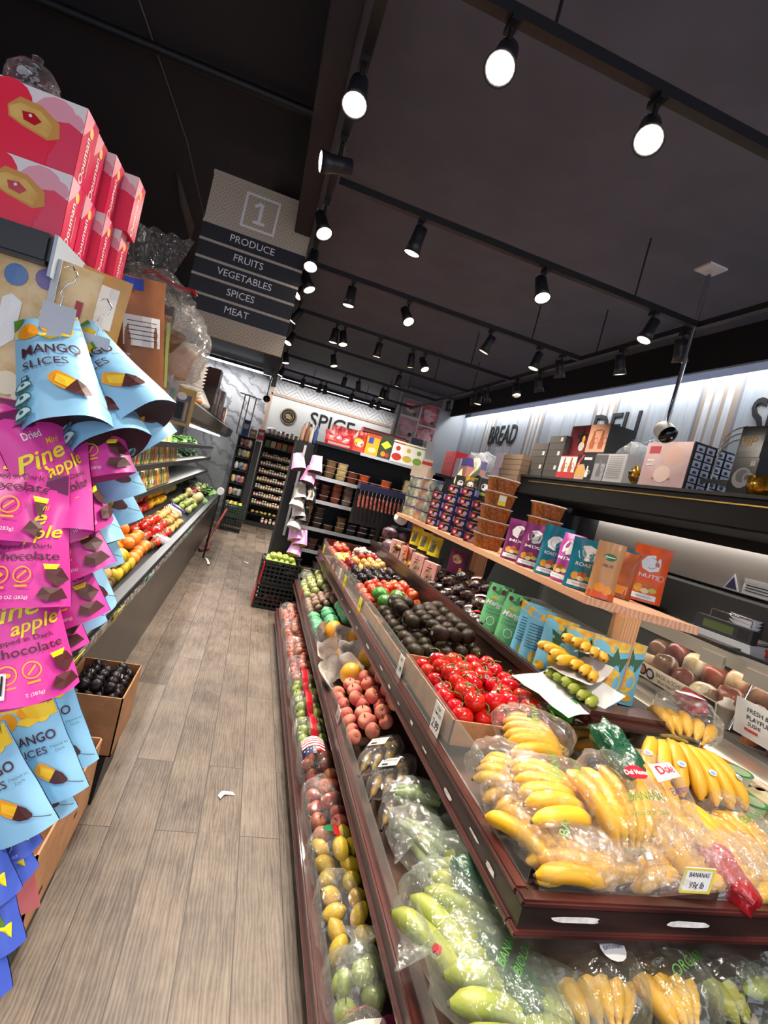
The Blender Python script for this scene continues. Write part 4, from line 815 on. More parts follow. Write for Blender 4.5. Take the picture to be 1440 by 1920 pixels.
# lower front step: greener bananas in printed bags
Wbio = lambda: [('t', 'BANANAS', 0, .025, .026, MGRT, {'rot': -.5}), ('t', 'BIOLOGIQUE', .01, -.02, .026, MGRT, {'rot': -.5})]
GB = [(880, 1668, .50, .9, 4, [('t', 'ORGANIC', 0, 0, .026, MGRT)], MBANG, 'green bananas under the rail corner with leaf print', {}),
 (840, 1735, .48, .5, 4, None, MBANG, 'pale green bananas by the middle rail with a green corner', dict(end='g-')),
 (960, 1745, .47, 1.1, 5, [('t', 'ORGANIC', 0, 0, .03, MGRT, {'rot': .6})], MBANG, 'green bananas directly below the rail corner', dict(end='g+')),
 (915, 1850, .47, 1.35, 5, Wbio(), MBANG, 'pale bananas marked biologique with a red tie', dict(knot=((0, 1, .1), '#c4182c'))),
 (1090, 1835, .47, .1, 5, [('t', 'ORGANIC', 0, .03, .022, MGRT), ('d', .0, -.03, .035, MWHP, .8), ('t', 'BANANAS', 0, -.03, .012, MPURP)], MBAN, 'ripe bananas with a white label below the rail', {}),
 (1215, 1850, .47, .35, 4, [('t', 'ORGANIC', 0, -.04, .03, MGRT)], MBAN, 'straight yellow bananas below the torn tape', {}),
 (1310, 1840, .46, .55, 4, None, MBANG, 'dim bananas with a green leaf print below the price card', dict(end='g+')),
 (1405, 1845, .46, 1.4, 4, None, MBANG, 'green bananas at the counter end of the low step', {}),
 (1000, 1905, .44, 1.4, 4, None, MBANG, 'bananas at the bottom with a barcode label', {})]
for i, (px, py, z, yaw, n, wds, m, ds, kw) in enumerate(GB):
    e = kw.pop('end', None); kw['end'] = (e[0], 1 if e[1] == '+' else -1) if e else None
    banana_bag(40 + i, px, py - (45 if i > 3 and i < 8 else 0), z + .06, yaw, n, wds, m=m, desc=ds, fm=MFILMG, sc_=1.22, dims=(.22, .3, .15), **{**dict(tilt=(.25, 0)), **kw})
# baby bananas on white paper at the end board
for i, (x, y, z, n, rz, lab) in enumerate(((1.22, 1.55, .985, 6, 1.9, 'greenish baby bananas on the lower white paper'), (1.25, 1.6, 1.045, 5, 2.1, 'yellow baby bananas on the middle paper fold'), (1.31, 1.66, 1.10, 5, 2.3, 'yellow baby bananas at the top against the pine post'), (1.2, 1.66, 1.06, 4, 1.7, 'baby bananas toward the pineapple pouches'))):
    bunch((x, y, z - .035), (.15, -.15, rz), n, f'bunch of {lab}', MBANG if i == 0 else MBAN, .11, .0195, 'baby_banana_bunch', .7, .17)
MPW = M('white paper sheet', '#e9e8e6', .6, '#dcdad8', 4, bump=.1, bscale=8)
for i, (cx_, cy_, cz_, rz, rx, w, h) in enumerate(((1.2, 1.55, .955, .35, .1, .3, .25), (1.27, 1.6, 1.012, .5, -.05, .19, .16), (1.32, 1.65, 1.085, .6, -.3, .13, .07), (1.66, 1.52, .86, .2, 0, .02, .2))):
    b = MB(); b.grid(lambda u, v: ((u - .5) * w, (v - .5) * h, .03 * (2 * u - 1) ** 2 * (1 if u > .5 else .3) + .012 * noise.noise(Vector((u * 3, v * 3, i)))), 10, 8, MPW)
    b.grid(lambda u, v: ((u - .5) * w, (v - .5) * h, -.002 + .03 * (2 * u - 1) ** 2 * (1 if u > .5 else .3) + .012 * noise.noise(Vector((u * 3, v * 3, i)))), 10, 8, MPW)
    b.build('paper_sheet', loc=(cx_, cy_, cz_), rot=(rx, -.15, rz), label=('wide white paper sheet under the baby bananas', 'white paper fold between the baby banana bunches', 'small white paper strip across the topmost baby bananas', 'white paper hanging beside the end board')[i], cat='paper')
tag_card(1.183, 1.53, .87, .11, .075, [('2.49', .45, .4)], '#35c23e', 'green price card under the white paper of baby bananas', 'x', .3)
# plantains in trays with labels, bagged cucumbers and greens on the middle step
for i, (y, x) in enumerate(((1.86, .73), (1.72, .74), (1.58, .75))):
    tr = thing('plantain_pack', f'wrapped pack of blackened plantains with white label, {nth(i)} counting from the peaches', 'plantains', (x, y, .44), (.0, -.5, -.55)); tr.scale = (1.12, 1.2, 1.1)
    for k in range(3):
        kk = ('pl',); BMS.setdefault(kk, banana_mesh(.2, .021, MPLA, .6)); o = bpy.data.objects.new('plantain', BMS[kk]); COL.objects.link(o); o.parent = tr; o.location = (.036 * (k - 1), 0, .02); o.rotation_euler = (0, 0, .06 * (k - 1))
    o = crumple('wrap', MFILM, (.14, .24, .075), 70 + i, None, None, (0, 0, -.005), amp=.08, parent=tr)
    b = MB(); b.decal([('r', 0, 0, .065, .055, MWHITE), ('r', -.012, -.014, .022, .014, MINK), ('r', 0, .014, .05, .002, MINK), ('r', 0, .006, .05, .002, MINK)], flat((0, 0, 0), (1, 0, 0), (0, 1, 0), (0, 0, 1)), off=.001); b.build('label', tr, (0, .0, .076))
CUC = fruit_mat('cucumber skin', '#93a868', '#b3c488', .4, 8, .15); ZUC = fruit_mat('cactus green', '#6f8a4e', '#8aa468', .45, 10, .2)
def bagged(i, px, py, z, yaw, kind, dims, desc, knot=None):
    p = onz(px, py, z + .045); t = Vector((p.x, p.y, z - .04))
    t.z += .045; t.x += .05
    for k in range(5):
        b = MB(); L = dims[1] * .75; pts = [(0, -L / 2, .0), (.004, -L / 4, .004), (.006, 0, .006), (.004, L / 4, .004), (0, L / 2, 0)]; b.tube(pts, [.008, .017, .018, .016, .008], kind, 8)
        b.build('cucumber', loc=t + Matrix.Rotation(yaw, 3, 'Z') @ Vector((.03 * (k % 3 - 1), 0, .03 + .03 * (k // 3))), rot=eul(yaw + .06 * (k - 2)), label=f'pale cucumber, {nth(k)} in the {desc}', cat='cucumber', group='bagged cucumbers ' + desc)
    crumple('vegetable_bag', MFILM2, dims, 90 + i, f'knotted milky bag of cucumbers, the {desc}', 'bag', t, (0, -.4, yaw), .3, knot=knot)
for a in ((0, 755, 1495, .46, 1.2, CUC, (.13, .2, .1), 'one touching the plantains', None), (1, 765, 1580, .46, .4, CUC, (.14, .22, .12), 'one with a dark band by the rail', None), (2, 835, 1590, .48, .9, ZUC, (.13, .26, .12), 'one with a red twist under the rail', ((-.5, .85, .2), '#c4182c')), (3, 810, 1665, .46, .3, CUC, (.1, .14, .09), 'small empty topped one above the bare board', None)): bagged(*a)
# lowest step: bags of fruit along the aisle
LOW = lambda x, y: .104
def fruit_bag(i, y0, y1, F, pitch, fm, desc, cat, knot=None, items=None, lay=2):
    pile(F, [(.502, y0), (.635, y0), (.635, y1), (.502, y1)], lambda x, y: .108 + (x - .505) * .75, pitch, f'{desc}', cat, f'{desc} in film bags {i}', lay, .1, 1.2)
    crumple('fruit_bag', fm, (.15, (y1 - y0) * 1.0, .17 + .01 * (i % 3)), 120 + i, f'clear film bag of {desc} fruit, {nth(i)} along the lowest step', 'bag', (.567, (y0 + y1) / 2, .103), (0, -.25, 0), .12, knot=knot, items=items, n=(36, 16))
MNAV = M('flag navy', '#20264f', .4)
flag = [('r', 0, .055 - .018 * k, .1, .009, MREDP) for k in range(7)] + [('r', 0, .046 - .018 * k, .1, .009, MWHP) for k in range(6)] + [('r', -.02, -.055, .06, .04, MNAV)] + [('d', -.04 + .014 * k, -.05 - .01 * (k % 2), .003, MWHP) for k in range(4)]
redl = [('r', .025, .0, .035, .3, MREDP)]
FB = [(.92, 1.12, F_oni, .082, 'red onion', 'onion', dict(knot=((-.7, -.6, .1), '#e8e8ea'), items=[('p', [(-.05, -.04), (0, -.07), (.05, -.05), (.03, .0), (.055, .05), (0, .03), (-.05, .05), (-.03, 0)], M('cream print', '#dcd4c4', .4)), ('t', 'ONIONS', 0, .075, .022, MREDP)])),
 (1.13, 1.28, F_gua, .07, 'pale green guava', 'guava', {}), (1.30, 1.55, F_lem, .062, 'yellow lemon', 'lemon', {}), (1.56, 1.76, F_lem, .062, 'orange tinged lemon', 'lemon', dict(items=[('d', .01, .03, .025, MGRP), ('r', .03, .02, .02, .06, MREDP)])),
 (1.77, 2.06, F_rap, .068, 'blushed red apple', 'apple', {}), (2.08, 2.34, F_rap, .068, 'flag bag apple', 'apple', dict(items=flag)), (2.36, 2.58, F_gap, .068, 'green apple', 'apple', dict(items=redl)), (2.6, 2.84, F_gap, .068, 'pale green apple', 'apple', dict(items=redl)), (2.86, 3.12, F_gap, .068, 'light green apple', 'apple', dict(items=redl)), (3.14, 3.4, F_rap, .068, 'small red apple', 'apple', {}), (3.42, 3.75, F_rap, .068, 'streaked red apple', 'apple', {}), (3.78, 4.15, F_rap, .068, 'dull red apple', 'apple', {}), (4.2, 4.65, F_pea, .068, 'orange peach', 'peach', {})]
for i, (y0, y1, F, pt, ds, ct, kw) in enumerate(FB): fruit_bag(i, y0, y1, F, pt, MFILM, ds, ct, **kw)
b = MB(); MWAL = M('walnut print', '#d9722e', .5, '#b8541f', 22); MNB = M('navy print', '#223a7a', .4)
b.grid(lambda u, v: ((u - .5) * .09, (v - .5) * .18, .09 + .03 * math.sin(math.pi * u) * math.sin(math.pi * v) ** .5), 8, 10, M('orange pack', '#d43a1f', .35)).grid(lambda u, v: ((u - .5) * .09, (v - .5) * .18, .09 - .05 * math.sin(math.pi * u)), 8, 10, MNAV)
fmw = lambda x, y: ((x, y, .091 + .03 * max(0, math.cos(math.pi * x / .09)) * max(0, math.cos(math.pi * y / .18)) ** .5), (0, 0, 1))
b.decal([('r', 0, .02, .08, .02, MNB, .5), ('r', 0, -.05, .08, .02, MNB, .5), ('d', -.01, -.01, .026, MWAL, .8), ('d', .01, -.045, .022, MWAL, .8), ('d', .012, .03, .02, MWAL, .8), ('t', 'Jumbo', 0, .068, .016, MWHP), ('t', 'Walnuts', 0, -.075, .016, MWHP)], fmw)
b.build('walnut_pack', loc=(.64, 1.03, .08), rot=(0, -.2, -.15), label='orange and navy pack with walnut pictures under the middle rail', cat='pack')
crumple('loose_film', film('bright film', '#ffffff', .3, .15, 40, .9), (.07, .16, .06), 150, 'scrunched clear film end at the start of the lowest step', 'film', (.50, .93, .1), amp=.4)
crumple('vegetable_bag', MFILM2, (.12, .17, .12), 151, 'milky knotted bag over the green guavas on the lowest step', 'bag', (.565, 1.2, .16), amp=.35, knot=((0, .6, .5), '#d8dcda'))
# ------------------------------------------------------------------ pouches, boxes, jars and tubs
def surf_pouch(w, h, d, sd=0, wob=.006, taper=0):
    def half(u, v):
        e = max(0, 1 - abs(2 * u) ** 3.2); t = d / 2 * max(0, 1 - v) ** .75 * e + .0015
        return t
    def pos(u, v, s_):
        x = u * w * (1 - .05 * math.sin(math.pi * min(1, v)) - taper * max(0, v) ** 1.3); k = wob * noise.noise(Vector((u * 3, v * 3, sd)))
        y = s_ * half(u, v) + k * 1.2 * min(1, v * 3)
        return Vector((x, y, v * h))
    return pos
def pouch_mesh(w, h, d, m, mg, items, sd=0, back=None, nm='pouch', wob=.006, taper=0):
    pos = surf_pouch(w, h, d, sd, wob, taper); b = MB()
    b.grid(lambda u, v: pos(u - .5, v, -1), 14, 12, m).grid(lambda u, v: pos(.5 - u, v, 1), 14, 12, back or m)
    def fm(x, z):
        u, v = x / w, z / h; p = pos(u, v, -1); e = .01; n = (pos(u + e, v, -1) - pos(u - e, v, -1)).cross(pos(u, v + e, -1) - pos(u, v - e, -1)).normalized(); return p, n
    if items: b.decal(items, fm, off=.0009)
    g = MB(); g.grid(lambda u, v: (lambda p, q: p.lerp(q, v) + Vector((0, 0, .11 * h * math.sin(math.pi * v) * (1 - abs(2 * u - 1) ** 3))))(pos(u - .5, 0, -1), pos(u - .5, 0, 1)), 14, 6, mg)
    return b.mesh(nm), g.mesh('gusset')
def put_mesh(name, meshes, loc, rot, label, cat, group=None, parts=('gusset',), s=1):
    """meshes[0] is the thing, the rest its parts"""
    o = bpy.data.objects.new(name, meshes[0]); COL.objects.link(o); o.location = loc; o.rotation_euler = rot; o.scale = (s,) * 3; tag(o, label, cat, group)
    for nm, me in zip(parts, meshes[1:]): p = bpy.data.objects.new(nm, me); COL.objects.link(p); p.parent = o
    return o
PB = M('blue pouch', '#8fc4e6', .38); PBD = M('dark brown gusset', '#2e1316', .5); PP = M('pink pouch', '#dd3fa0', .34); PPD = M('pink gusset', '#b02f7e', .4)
INKB = M('brown ink', '#4a1f2c', .5); INKG = M('teal ink', '#2c5f62', .5); MGOY = M('mango yellow', '#f3b71c', .4, '#f7d23a', 30); MGOO = M('mango orange', '#ee9a1e', .45); CHOC = M('chocolate ink', '#4c1f22', .45); GOLD = M('gold ink', '#f0b32a', .4); YLI = M('yellow ink', '#f4e11c', .4); BCODE = M('paper white', '#f2f0ef', .5); LGR = M('mango leaf', '#5d8a2a', .5)
def badges(x, z, r, dz, m=INKG, m2=None):
    out = []
    for k in range(3):
        zz = z - k * dz; out += [('d', x, zz, r, M('pale badge', '#bfe0e6', .5)), ('o', x, zz, r, r * .88, m), ('p', [(x - r * .85, zz - r * .05), (x + r * .85, zz - r * .05), (x + r * .6, zz - r * .62), (x, zz - r * .86), (x - r * .6, zz - r * .62)], m), ('d', x, zz + r * .35, r * .22, m)]
    return out
def mango_slice(x, z, a, s):
    c, q = math.cos(a), math.sin(a); R = lambda p: (x + (p[0] * c - p[1] * q) * s, z + (p[0] * q + p[1] * c) * s)
    return [('p', [R(p) for p in ((-1, .15), (-.9, .35), (-.5, .38), (0, .36), (0, -.36), (-.5, -.35), (-.95, -.2))], MGOO), ('p', [R(p) for p in ((-.8, .2), (-.1, .28), (0, .3), (0, -.2), (-.6, -.2))], MGOY), ('p', [R(p) for p in ((0, .38), (.4, .33), (.75, .12), (.8, 0), (.7, -.15), (.35, -.34), (0, -.37))], CHOC), ('r', x + 1.15 * s * c, z + 1.15 * s * q, .7 * s, .035 * s, CHOC, a)]
W_, H_ = .125, .215
def mango_top(): return [('p', [(-.06, .175), (-.04, .165), (-.02, .172), (0, .16), (.03, .168), (.06, .172), (.06, .212), (-.06, .212)], MGOY), ('d', -.035, .18, .018, MGOO), ('d', .03, .178, .016, MGOY), ('p', [(-.06, .19), (-.045, .2), (-.04, .212), (-.06, .212)], LGR), ('d', .0, .19, .014, MGOO, .8), ('p', [(.03, .2), (.05, .195), (.055, .212), (.035, .212)], LGR)]
def mango_items(full=True):
    return mango_top() + [('t', 'MANGO', 0, .135, .026, INKB, {'bold': .03, 'w': .092}), ('t', 'SLICES', -.012, .108, .021, INKB, {'w': .068}), ('r', -.043, .083, .010, .010, INKG), ('r', -.043, .083, .006, .006, PB)] + mango_slice(.018, .055, -.75, .036) + badges(-.043, .063, .0115, .025) + [('t', 'Dipped in', .045, .112, .007, INKG), ('t', 'Dark', .045, .103, .007, INKG)]
MANGO = pouch_mesh(W_, H_, .09, PB, PBD, mango_items(), 1, taper=0.3)
MANGO2 = pouch_mesh(W_, H_, .06, PB, PBD, mango_items(), 6, wob=.012, taper=0.45)
MANGOF = pouch_mesh(W_, H_, .05, PB, PBD, mango_items(), 5, taper=.05)
def pine_items(): return [('p', [(-.06, .18), (-.03, .19), (0, .182), (.04, .19), (.06, .18), (.06, .213), (-.06, .213)], M('plum ink', '#6d1450', .5)), ('t', 'Dried', -.01, .172, .016, BCODE, {'bold': .02}), ('t', 'Mini', .02, .157, .014, GOLD, {'shear': .3, 'bold': .03}), ('t', 'Pine', -.012, .137, .034, YLI, {'shear': .3, 'bold': .035, 'w': .085, 'rot': .1}), ('t', 'apple', .018, .112, .028, YLI, {'shear': .3, 'bold': .03, 'w': .07, 'rot': .1}),
    ('t', 'Dipped in Dark', -.002, .093, .0105, INKB, {'w': .085}), ('t', 'Chocolate', 0, .079, .019, INKB, {'w': .098, 'bold': .01}), ('o', -.03, .05, .0135, .0115, GOLD), ('d', -.03, .05, .006, GOLD, .6), ('o', .002, .05, .0125, .0107, GOLD), ('r', .002, .05, .016, .0025, GOLD, .8), ('r', -.03, .031, .02, .003, GOLD), ('r', .002, .033, .016, .003, GOLD), ('t', 'NET WT. 10 OZ (283g)', -.022, .015, .007, BCODE),
    ('p', [(.03, .062), (.05, .06), (.058, .042), (.045, .03), (.033, .042)], CHOC), ('p', [(.028, .066), (.048, .066), (.044, .058), (.03, .058)], YLI), ('p', [(.028, .03), (.05, .028), (.056, .012), (.035, .008), (.022, .016)], CHOC)]
PINE = pouch_mesh(W_, H_, .075, PP, PPD, pine_items(), 2, taper=0.2)
PINEB = pouch_mesh(W_, H_, .075, PP, PPD, [('r', -.02, .115, .05, .12, BCODE)] + [('r', -.02, .165 - .012 * k, .04, .0022 if k % 3 else .004, MINK) for k in range(9)] + [('r', -.012, .03, .05, .036, BCODE)] + [('r', -.03 + .0055 * k, .031, .0022 + .001 * (k % 3), .027, MINK) for k in range(8)], 3, taper=0.3)
BLUEP = M('royal blue pouch', '#4a63c8', .36)
BLUE = pouch_mesh(W_, H_, .07, BLUEP, M('navy gusset', '#26327a', .5), [('t', 'Mini', 0, .15, .03, M('mint ink', '#56c6a8', .4), {'shear': .3, 'bold': .03}), ('t', 'Plantain', 0, .12, .02, BCODE, {'bold': .02}), ('p', [(-.03, .09), (.03, .095), (.04, .06), (-.02, .055)], LGR), ('p', [(.02, .06), (.05, .06), (.045, .03)], YLI), ('d', -.04, .07, .012, YLI, .5), ('o', -.03, .04, .014, .012, BCODE), ('o', .0, .042, .014, .012, BCODE), ('t', 'NET WT. 10 OZ', -.01, .015, .008, BCODE)], 4, taper=0.1)
MTAG = M('frosted hang tag', '#b9bcc4', .3); 
def hang_strip(px, py, y, label):
    p = ony(px, py, y); b = MB(); 
    t = thing('hang_tag', label, 'hanger', tuple(p))
    MB().bx(-.027, .027, -.001, .001, -.055, -.008, MTAG, bev=.0009).build('plate', t)
    pts = [(.0, 0, -.01), (.003, 0, .004), (-.004, 0, .012), (.004, 0, .03), (.014, 0, .036), (.017, 0, .05), (.006, 0, .062), (-.006, 0, .056)]
    MB().tube(pts, .0014, MCHROME, 5).build('wire_hook', t)
    MB().bx(-.012, .012, -.0006, .0006, -.42, -.052, M('clear strip', '#b8bcc2', .2)).build('strip', t)
hang_strip(115, 563, 1.06, 'grey frosted hang tag on a wire hook at the shelf corner'); hang_strip(180, 620, 1.10, 'second frosted hang tag on a wire hook, toward the aisle')
# hanging pouches: bottom centre pixel in the photo, distance along the aisle, kind, yaw, roll, pitch
HP = [(128, 815, .98, MANGO, .28, .38, .62, 'blue mango pouch at the front of the upper bundle', 1.16), (208, 842, 1.03, MANGO, .3, .6, .65, 'blue mango pouch second in the upper bundle', 1.16), (268, 795, 1.06, MANGO, .3, .84, .6, 'blue mango pouch third in the upper bundle, swung over the aisle', 1.16), (282, 838, 1.12, MANGO2, .6, .75, .3, 'blue mango pouch behind the upper bundle with a bent corner', 1.0),
 (12, 1020, .93, PINE, .2, .1, .35, 'pink pineapple pouch with its full yellow lettering', 1.12), (105, 1008, .97, PINEB, -.3, .42, .35, 'pink pouch turned to show its white nutrition panel and barcode', 1.1), (150, 1000, 1.0, PINE, .9, .5, .3, 'pink pineapple pouch edge on beside the nutrition panel', 1.05), (190, 898, 1.05, PINE, .1, .45, .2, 'pink pouch with two gold badges below the front blue pouch', .95),
 (48, 1140, .9, PINE, .1, .2, .3, 'pink pouch hanging under the full lettered one', 1.0), (152, 1080, 1.0, PINE, .1, .62, .1, 'pink pouch tilted over the dark gap with chocolate pieces', 1.0), (140, 1168, 1.02, PINE, .1, .55, .1, 'pink pouch with a chocolate square in the lower bundle', 1.0), (105, 1225, 1.06, PINE, .1, .5, .1, 'shaded pink pouch behind the lower bundle', .95), (62, 1305, .9, PINE, .5, .3, .2, 'lowest pink pouch, beside a barcode panel', 1.05), (5, 1320, .88, PINEB, .1, .2, .25, 'pink pouch with a nutrition panel beside the lowest one', 1.05), (20, 1085, 1.05, PINE, .3, .1, .1, 'pink pouch hidden between the two bundles', 1.0),
 (223, 935, 1.12, MANGO2, .2, .5, .0, 'blue pouch below the swung bundle with two badges', .85), (203, 925, 1.16, MANGO, .2, .6, .4, 'blue pouch with a brown base behind the pink corner', .85), (216, 985, 1.22, MANGO2, .2, .5, .0, 'blue pouch hanging behind toward the peppers', .95), (174, 1028, 1.14, MANGO, .5, .45, .35, 'slim blue pouch edge on with four marks in a column', 1.0), (181, 1065, 1.22, MANGO2, .2, .4, .0, 'blue pouch just above the limes of the case', .9), (161, 1150, 1.18, MANGO, .6, .4, .1, 'narrow blue pouch beside the case rail', 1.0), (141, 1180, 1.14, MANGO2, .3, .4, .0, 'blue pouch end with two badges above the yellow tag', .95), (106, 1222, 1.16, MANGO2, .3, .45, .0, 'blue pouch lowest on the rear strip', .9), (61, 1258, 1.2, MANGO2, .3, .3, .0, 'blue pouch scrap seen between pink pouches', .9),
 (50, 1562, 1.02, MANGOF, -.1, .62, .0, 'large blue mango pouch hanging at knee height', 1.0), (108, 1492, 1.09, MANGOF, -.05, .5, .0, 'second blue mango pouch at knee height with full lettering', .98), (128, 1440, 1.16, MANGOF, .05, .45, .0, 'third blue mango pouch at knee height, behind the lettering', .98), (88, 1530, 1.15, MANGO2, .1, .4, .0, 'blue pouch peeking below the knee height bundle', .95),
 (-20, 1690, 1.0, BLUE, .2, .45, .1, 'royal blue pouch with white badges under the mango bundle', .85), (26, 1603, 1.06, BLUE, .3, .5, .1, 'royal blue pouch with a yellow mark under the mango bundle', .8), (-12, 1780, 1.0, BLUE, .1, .35, .1, 'royal blue pouch with fruit print near the floor', .85), (-38, 1865, .98, BLUE, .0, .3, .1, 'lowest royal blue pouch, just above the floor', .85), (14, 1655, 1.1, BLUE, .4, .5, .1, 'royal blue pouch close to the salmon backing', .9)]
for (px, py, y, ms, yaw, roll, pit, lab, s) in HP:
    p = ony(px, py, y); E_ = Matrix.Rotation(yaw, 3, 'Z') @ Matrix.Rotation(-roll, 3, 'Y') @ Matrix.Rotation(-pit, 3, 'X')
    put_mesh('hanging_pouch', ms, tuple(p), E_.to_euler(), lab, 'pouch', None, s=s)
b = MB().bx(-.03, .03, 0, .004, 0, .19, M('salmon card', '#e07b80', .5), bev=.0018); b.build('backing_card', loc=tuple(ony(46, 1715, 1.2)), rot=(0, -.3, .4), label='salmon pink backing card behind the royal blue pouches', cat='card')
MB().bx(-.006, .006, -.001, .001, .2, 1.75, M('clear strip', '#b8bcc2', .2)).build('clip_strip', loc=(-.43, 1.12, 0), label='long clear clip strip that carries the hanging pouches', cat='strip')
# gift boxes on the gondola
BXR = M('crimson box', '#fb0f42', .3); BXP = M('blush pink', '#f3a3b2', .3); BXL = M('pale pink', '#f4e6e4', .35); BXD = M('deep pink side', '#cc2450', .3); CAK = M('cake yellow', '#eec06a', .5, '#e0a94c', 20); CAKB = M('cake brown', '#d99845', .5); JEL = M('red jelly', '#c9182c', .15)
def cake_box(w, d, h, side_text=True):
    b = MB(); b.bx(-w, 0, 0, d, 0, h, BXR)
    it = [('p', [(-w, h), (0, h), (0, h * .9), (-w * .15, h * .95), (-w * .45, h * .98)], BXL), ('p', [(-w * .5, h), (-.0, h), (0, h * .62), (-w * .25, h * .55), (-w * .42, h * .8)], BXL), ('d', -w * .2, h * .68, w * .16, BXP), ('d', -w * .07, h * .72, w * .07, BXP), ('p', [(0, 0), (0, h * .62), (-w * .1, h * .7), (-w * .3, h * .6), (-w * .3, 0)], M('rose red', '#f0385c', .3)), ('d', -w * .52, h * .72, w * .16, BXR), ('d', -w * .36, h * .38, w * .2, BXR), ('d', -w * .82, h * .75, w * .18, BXR), ('r', -w * .6, h * .3, w * .8, h * .6, BXR),
          *[(it_[0], [(x_ + w * .1, z_ + .006) for x_, z_ in it_[1]], it_[2]) for it_ in (('p', [(-w * .62, h * .6), (-w * .55, h * .76), (-w * .4, h * .74), (-w * .26, h * .58), (-w * .24, h * .38), (-w * .32, h * .3), (-w * .5, h * .38), (-w * .6, h * .45)], CAKB), ('p', [(-w * .61, h * .58), (-w * .54, h * .68), (-w * .4, h * .66), (-w * .3, h * .52), (-w * .32, h * .34), (-w * .5, h * .4), (-w * .59, h * .47)], CAK), ('p', [(-w * .52, h * .58), (-w * .44, h * .6), (-w * .38, h * .52), (-w * .42, h * .44), (-w * .5, h * .47)], JEL))], ('d', -w * .36, h * .6, w * .012, BXL)]
    b.decal(it, front(0))
    b.decal([('r', d / 2, h / 2, d, h, BXD), ('p', [(0, h), (d * .6, h), (d * .5, h * .85), (0, h * .6)], BXP), ('d', d * .55, h * .8, d * .14, CAK), ('t', 'Oouman', d * .4, h * .35, h * .2, BXL, {'rot': math.pi / 2, 'bold': .03}), ('r', d * .68, h * .35, d * .04, h * .4, BXP)], flat((0, 0, 0), (0, 1, 0), (0, 0, 1), (1, 0, 0)), off=.0005)
    return b.mesh('gift_box')
CBX = cake_box(.24, .068, .125)
GB_ = [(-.448, 1.15, 0, 'lower row, first in the stack'), (-.448, 1.224, 0, 'lower row, second'), (-.43, 1.298, 0, 'lower row, third, pulled toward the aisle'), (-.415, 1.372, 0, 'lower row, last, pulled toward the aisle'), (-.448, 1.152, .126, 'upper row, first, lit brightly'), (-.452, 1.226, .126, 'upper row, second'), (-.436, 1.3, .126, 'upper row, third'), (-.405, 1.372, .126, 'upper row, last, furthest over the aisle'.replace('furthest', 'most'))]
for x, y, z, l in GB_: put_mesh('cake_gift_box', [CBX], (x + .0, y, GZ + z + .001), (0, 0, 0), f'pink and crimson cake gift box with slice picture, {l}', 'box', None, ())
b = MB(); b.lathe([(.0, 0), (.042, 0), (.046, .006), (.046, .03), (.04, .036), (.044, .04), (.03, .056), (.008, .064), (.01, .075), (0, .08)], MFILM, 18); b.build('glass_bonbon_jar', loc=(-.565, 1.2, GZ + .2522), label='clear glass jar with a lid standing on the top gift boxes', cat='jar')
# packs hanging on and standing in the end of the gondola
MKR = M('kraft pack', '#c9a063', .4, '#b98d4e', 8); MBAG1 = M('seed pack', '#d3ad72', .4, '#e5c899', 22)
its = [('p', [(-.05, .2), (-.03, .19), (-.028, .12), (-.045, .1), (-.062, .12), (-.064, .19)], BCODE), ('t', 'alibaba', .005, .15, .03, BCODE, {'rot': math.pi / 2}), ('d', -.05, .235, .02, M('print blue', '#5d7fb0', .4)), ('d', .0, .245, .02, M('print violet', '#7a6da0', .4)), ('d', .02, .03, .03, M('coconut', '#efe3c8', .5)), ('d', -.02, .04, .022, M('coconut', '#efe3c8', .5)), ('r', .055, .04, .012, .06, M('brick red', '#a82c2c', .4)), ('r', .06, .2, .012, .05, M('brick red', '#a82c2c', .4))]
AL = pouch_mesh(.17, .29, .06, MBAG1, MKR, its, 8)
put_mesh('snack_bag', AL, tuple(ony(35, 765, 1.14)), (0, .02, .12), 'tan coconut snack bag with white Arabic style label on the gondola shelf', 'bag')
AL2 = pouch_mesh(.15, .27, .05, MKR, MKR, [('r', .02, .2, .07, .09, MWHITE)], 9); put_mesh('snack_bag', AL2, tuple(ony(120, 740, 1.25)), (0, .02, .3), 'plain tan bag behind the hang tags', 'bag')
MB().bx(0, .07, 0, .003, 0, .045, M('pale label holder', '#c9ccd2', .3)).build('label_holder', loc=tuple(ony(0, 800, 1.07)), label='pale shelf label holder beneath the tan snack bag', cat='label')
# baskets and hanging packs further on
MCLO = film('gift cellophane', '#ffffff', .07, .1, 46, 1.0)
def pk(name, w, h, d, m, px, py, y, label, cat, items=None, yaw=.9, roll=.0):
    mm = pouch_mesh(w, h, d, m, m, items, len(label)); return put_mesh(name, mm, tuple(ony(px, py, y)), (0, -roll, yaw), label, cat)
t = thing('gift_basket', 'cellophane wrapped gift basket with red ribbon on the gondola shelf', 'gift basket', tuple(ony(262, 642, 1.9)))
b = MB(); b.lathe([(.0, 0), (.1, 0), (.13, .05), (.135, .06)], M('basket wicker', '#7a5a38', .7, '#94734a', 40), 18).build('basket', t)
for k, (x, y, c_) in enumerate(((-.05, -.04, '#d2a038'), (.02, -.06, '#e08a2a'), (.06, 0, '#2a2a2e'), (0, .03, '#b9433a'))): MB().box((x, y, .09), (.05, .03, .1), M('sweet ' + c_, c_, .3), bev=.004).build('sweets_pack', t)
crumple('cellophane', MCLO, (.28, .28, .24), 201, None, None, (0, 0, -.01), amp=.18, parent=t)
b = MB(); b.grid(lambda u, v: (-.02 + (u - .5) * .11 * (1 + v), .02 + .02 * math.sin(u * 25), .2 + .17 * v), 24, 6, MCLO); b.build('cellophane_top', t)
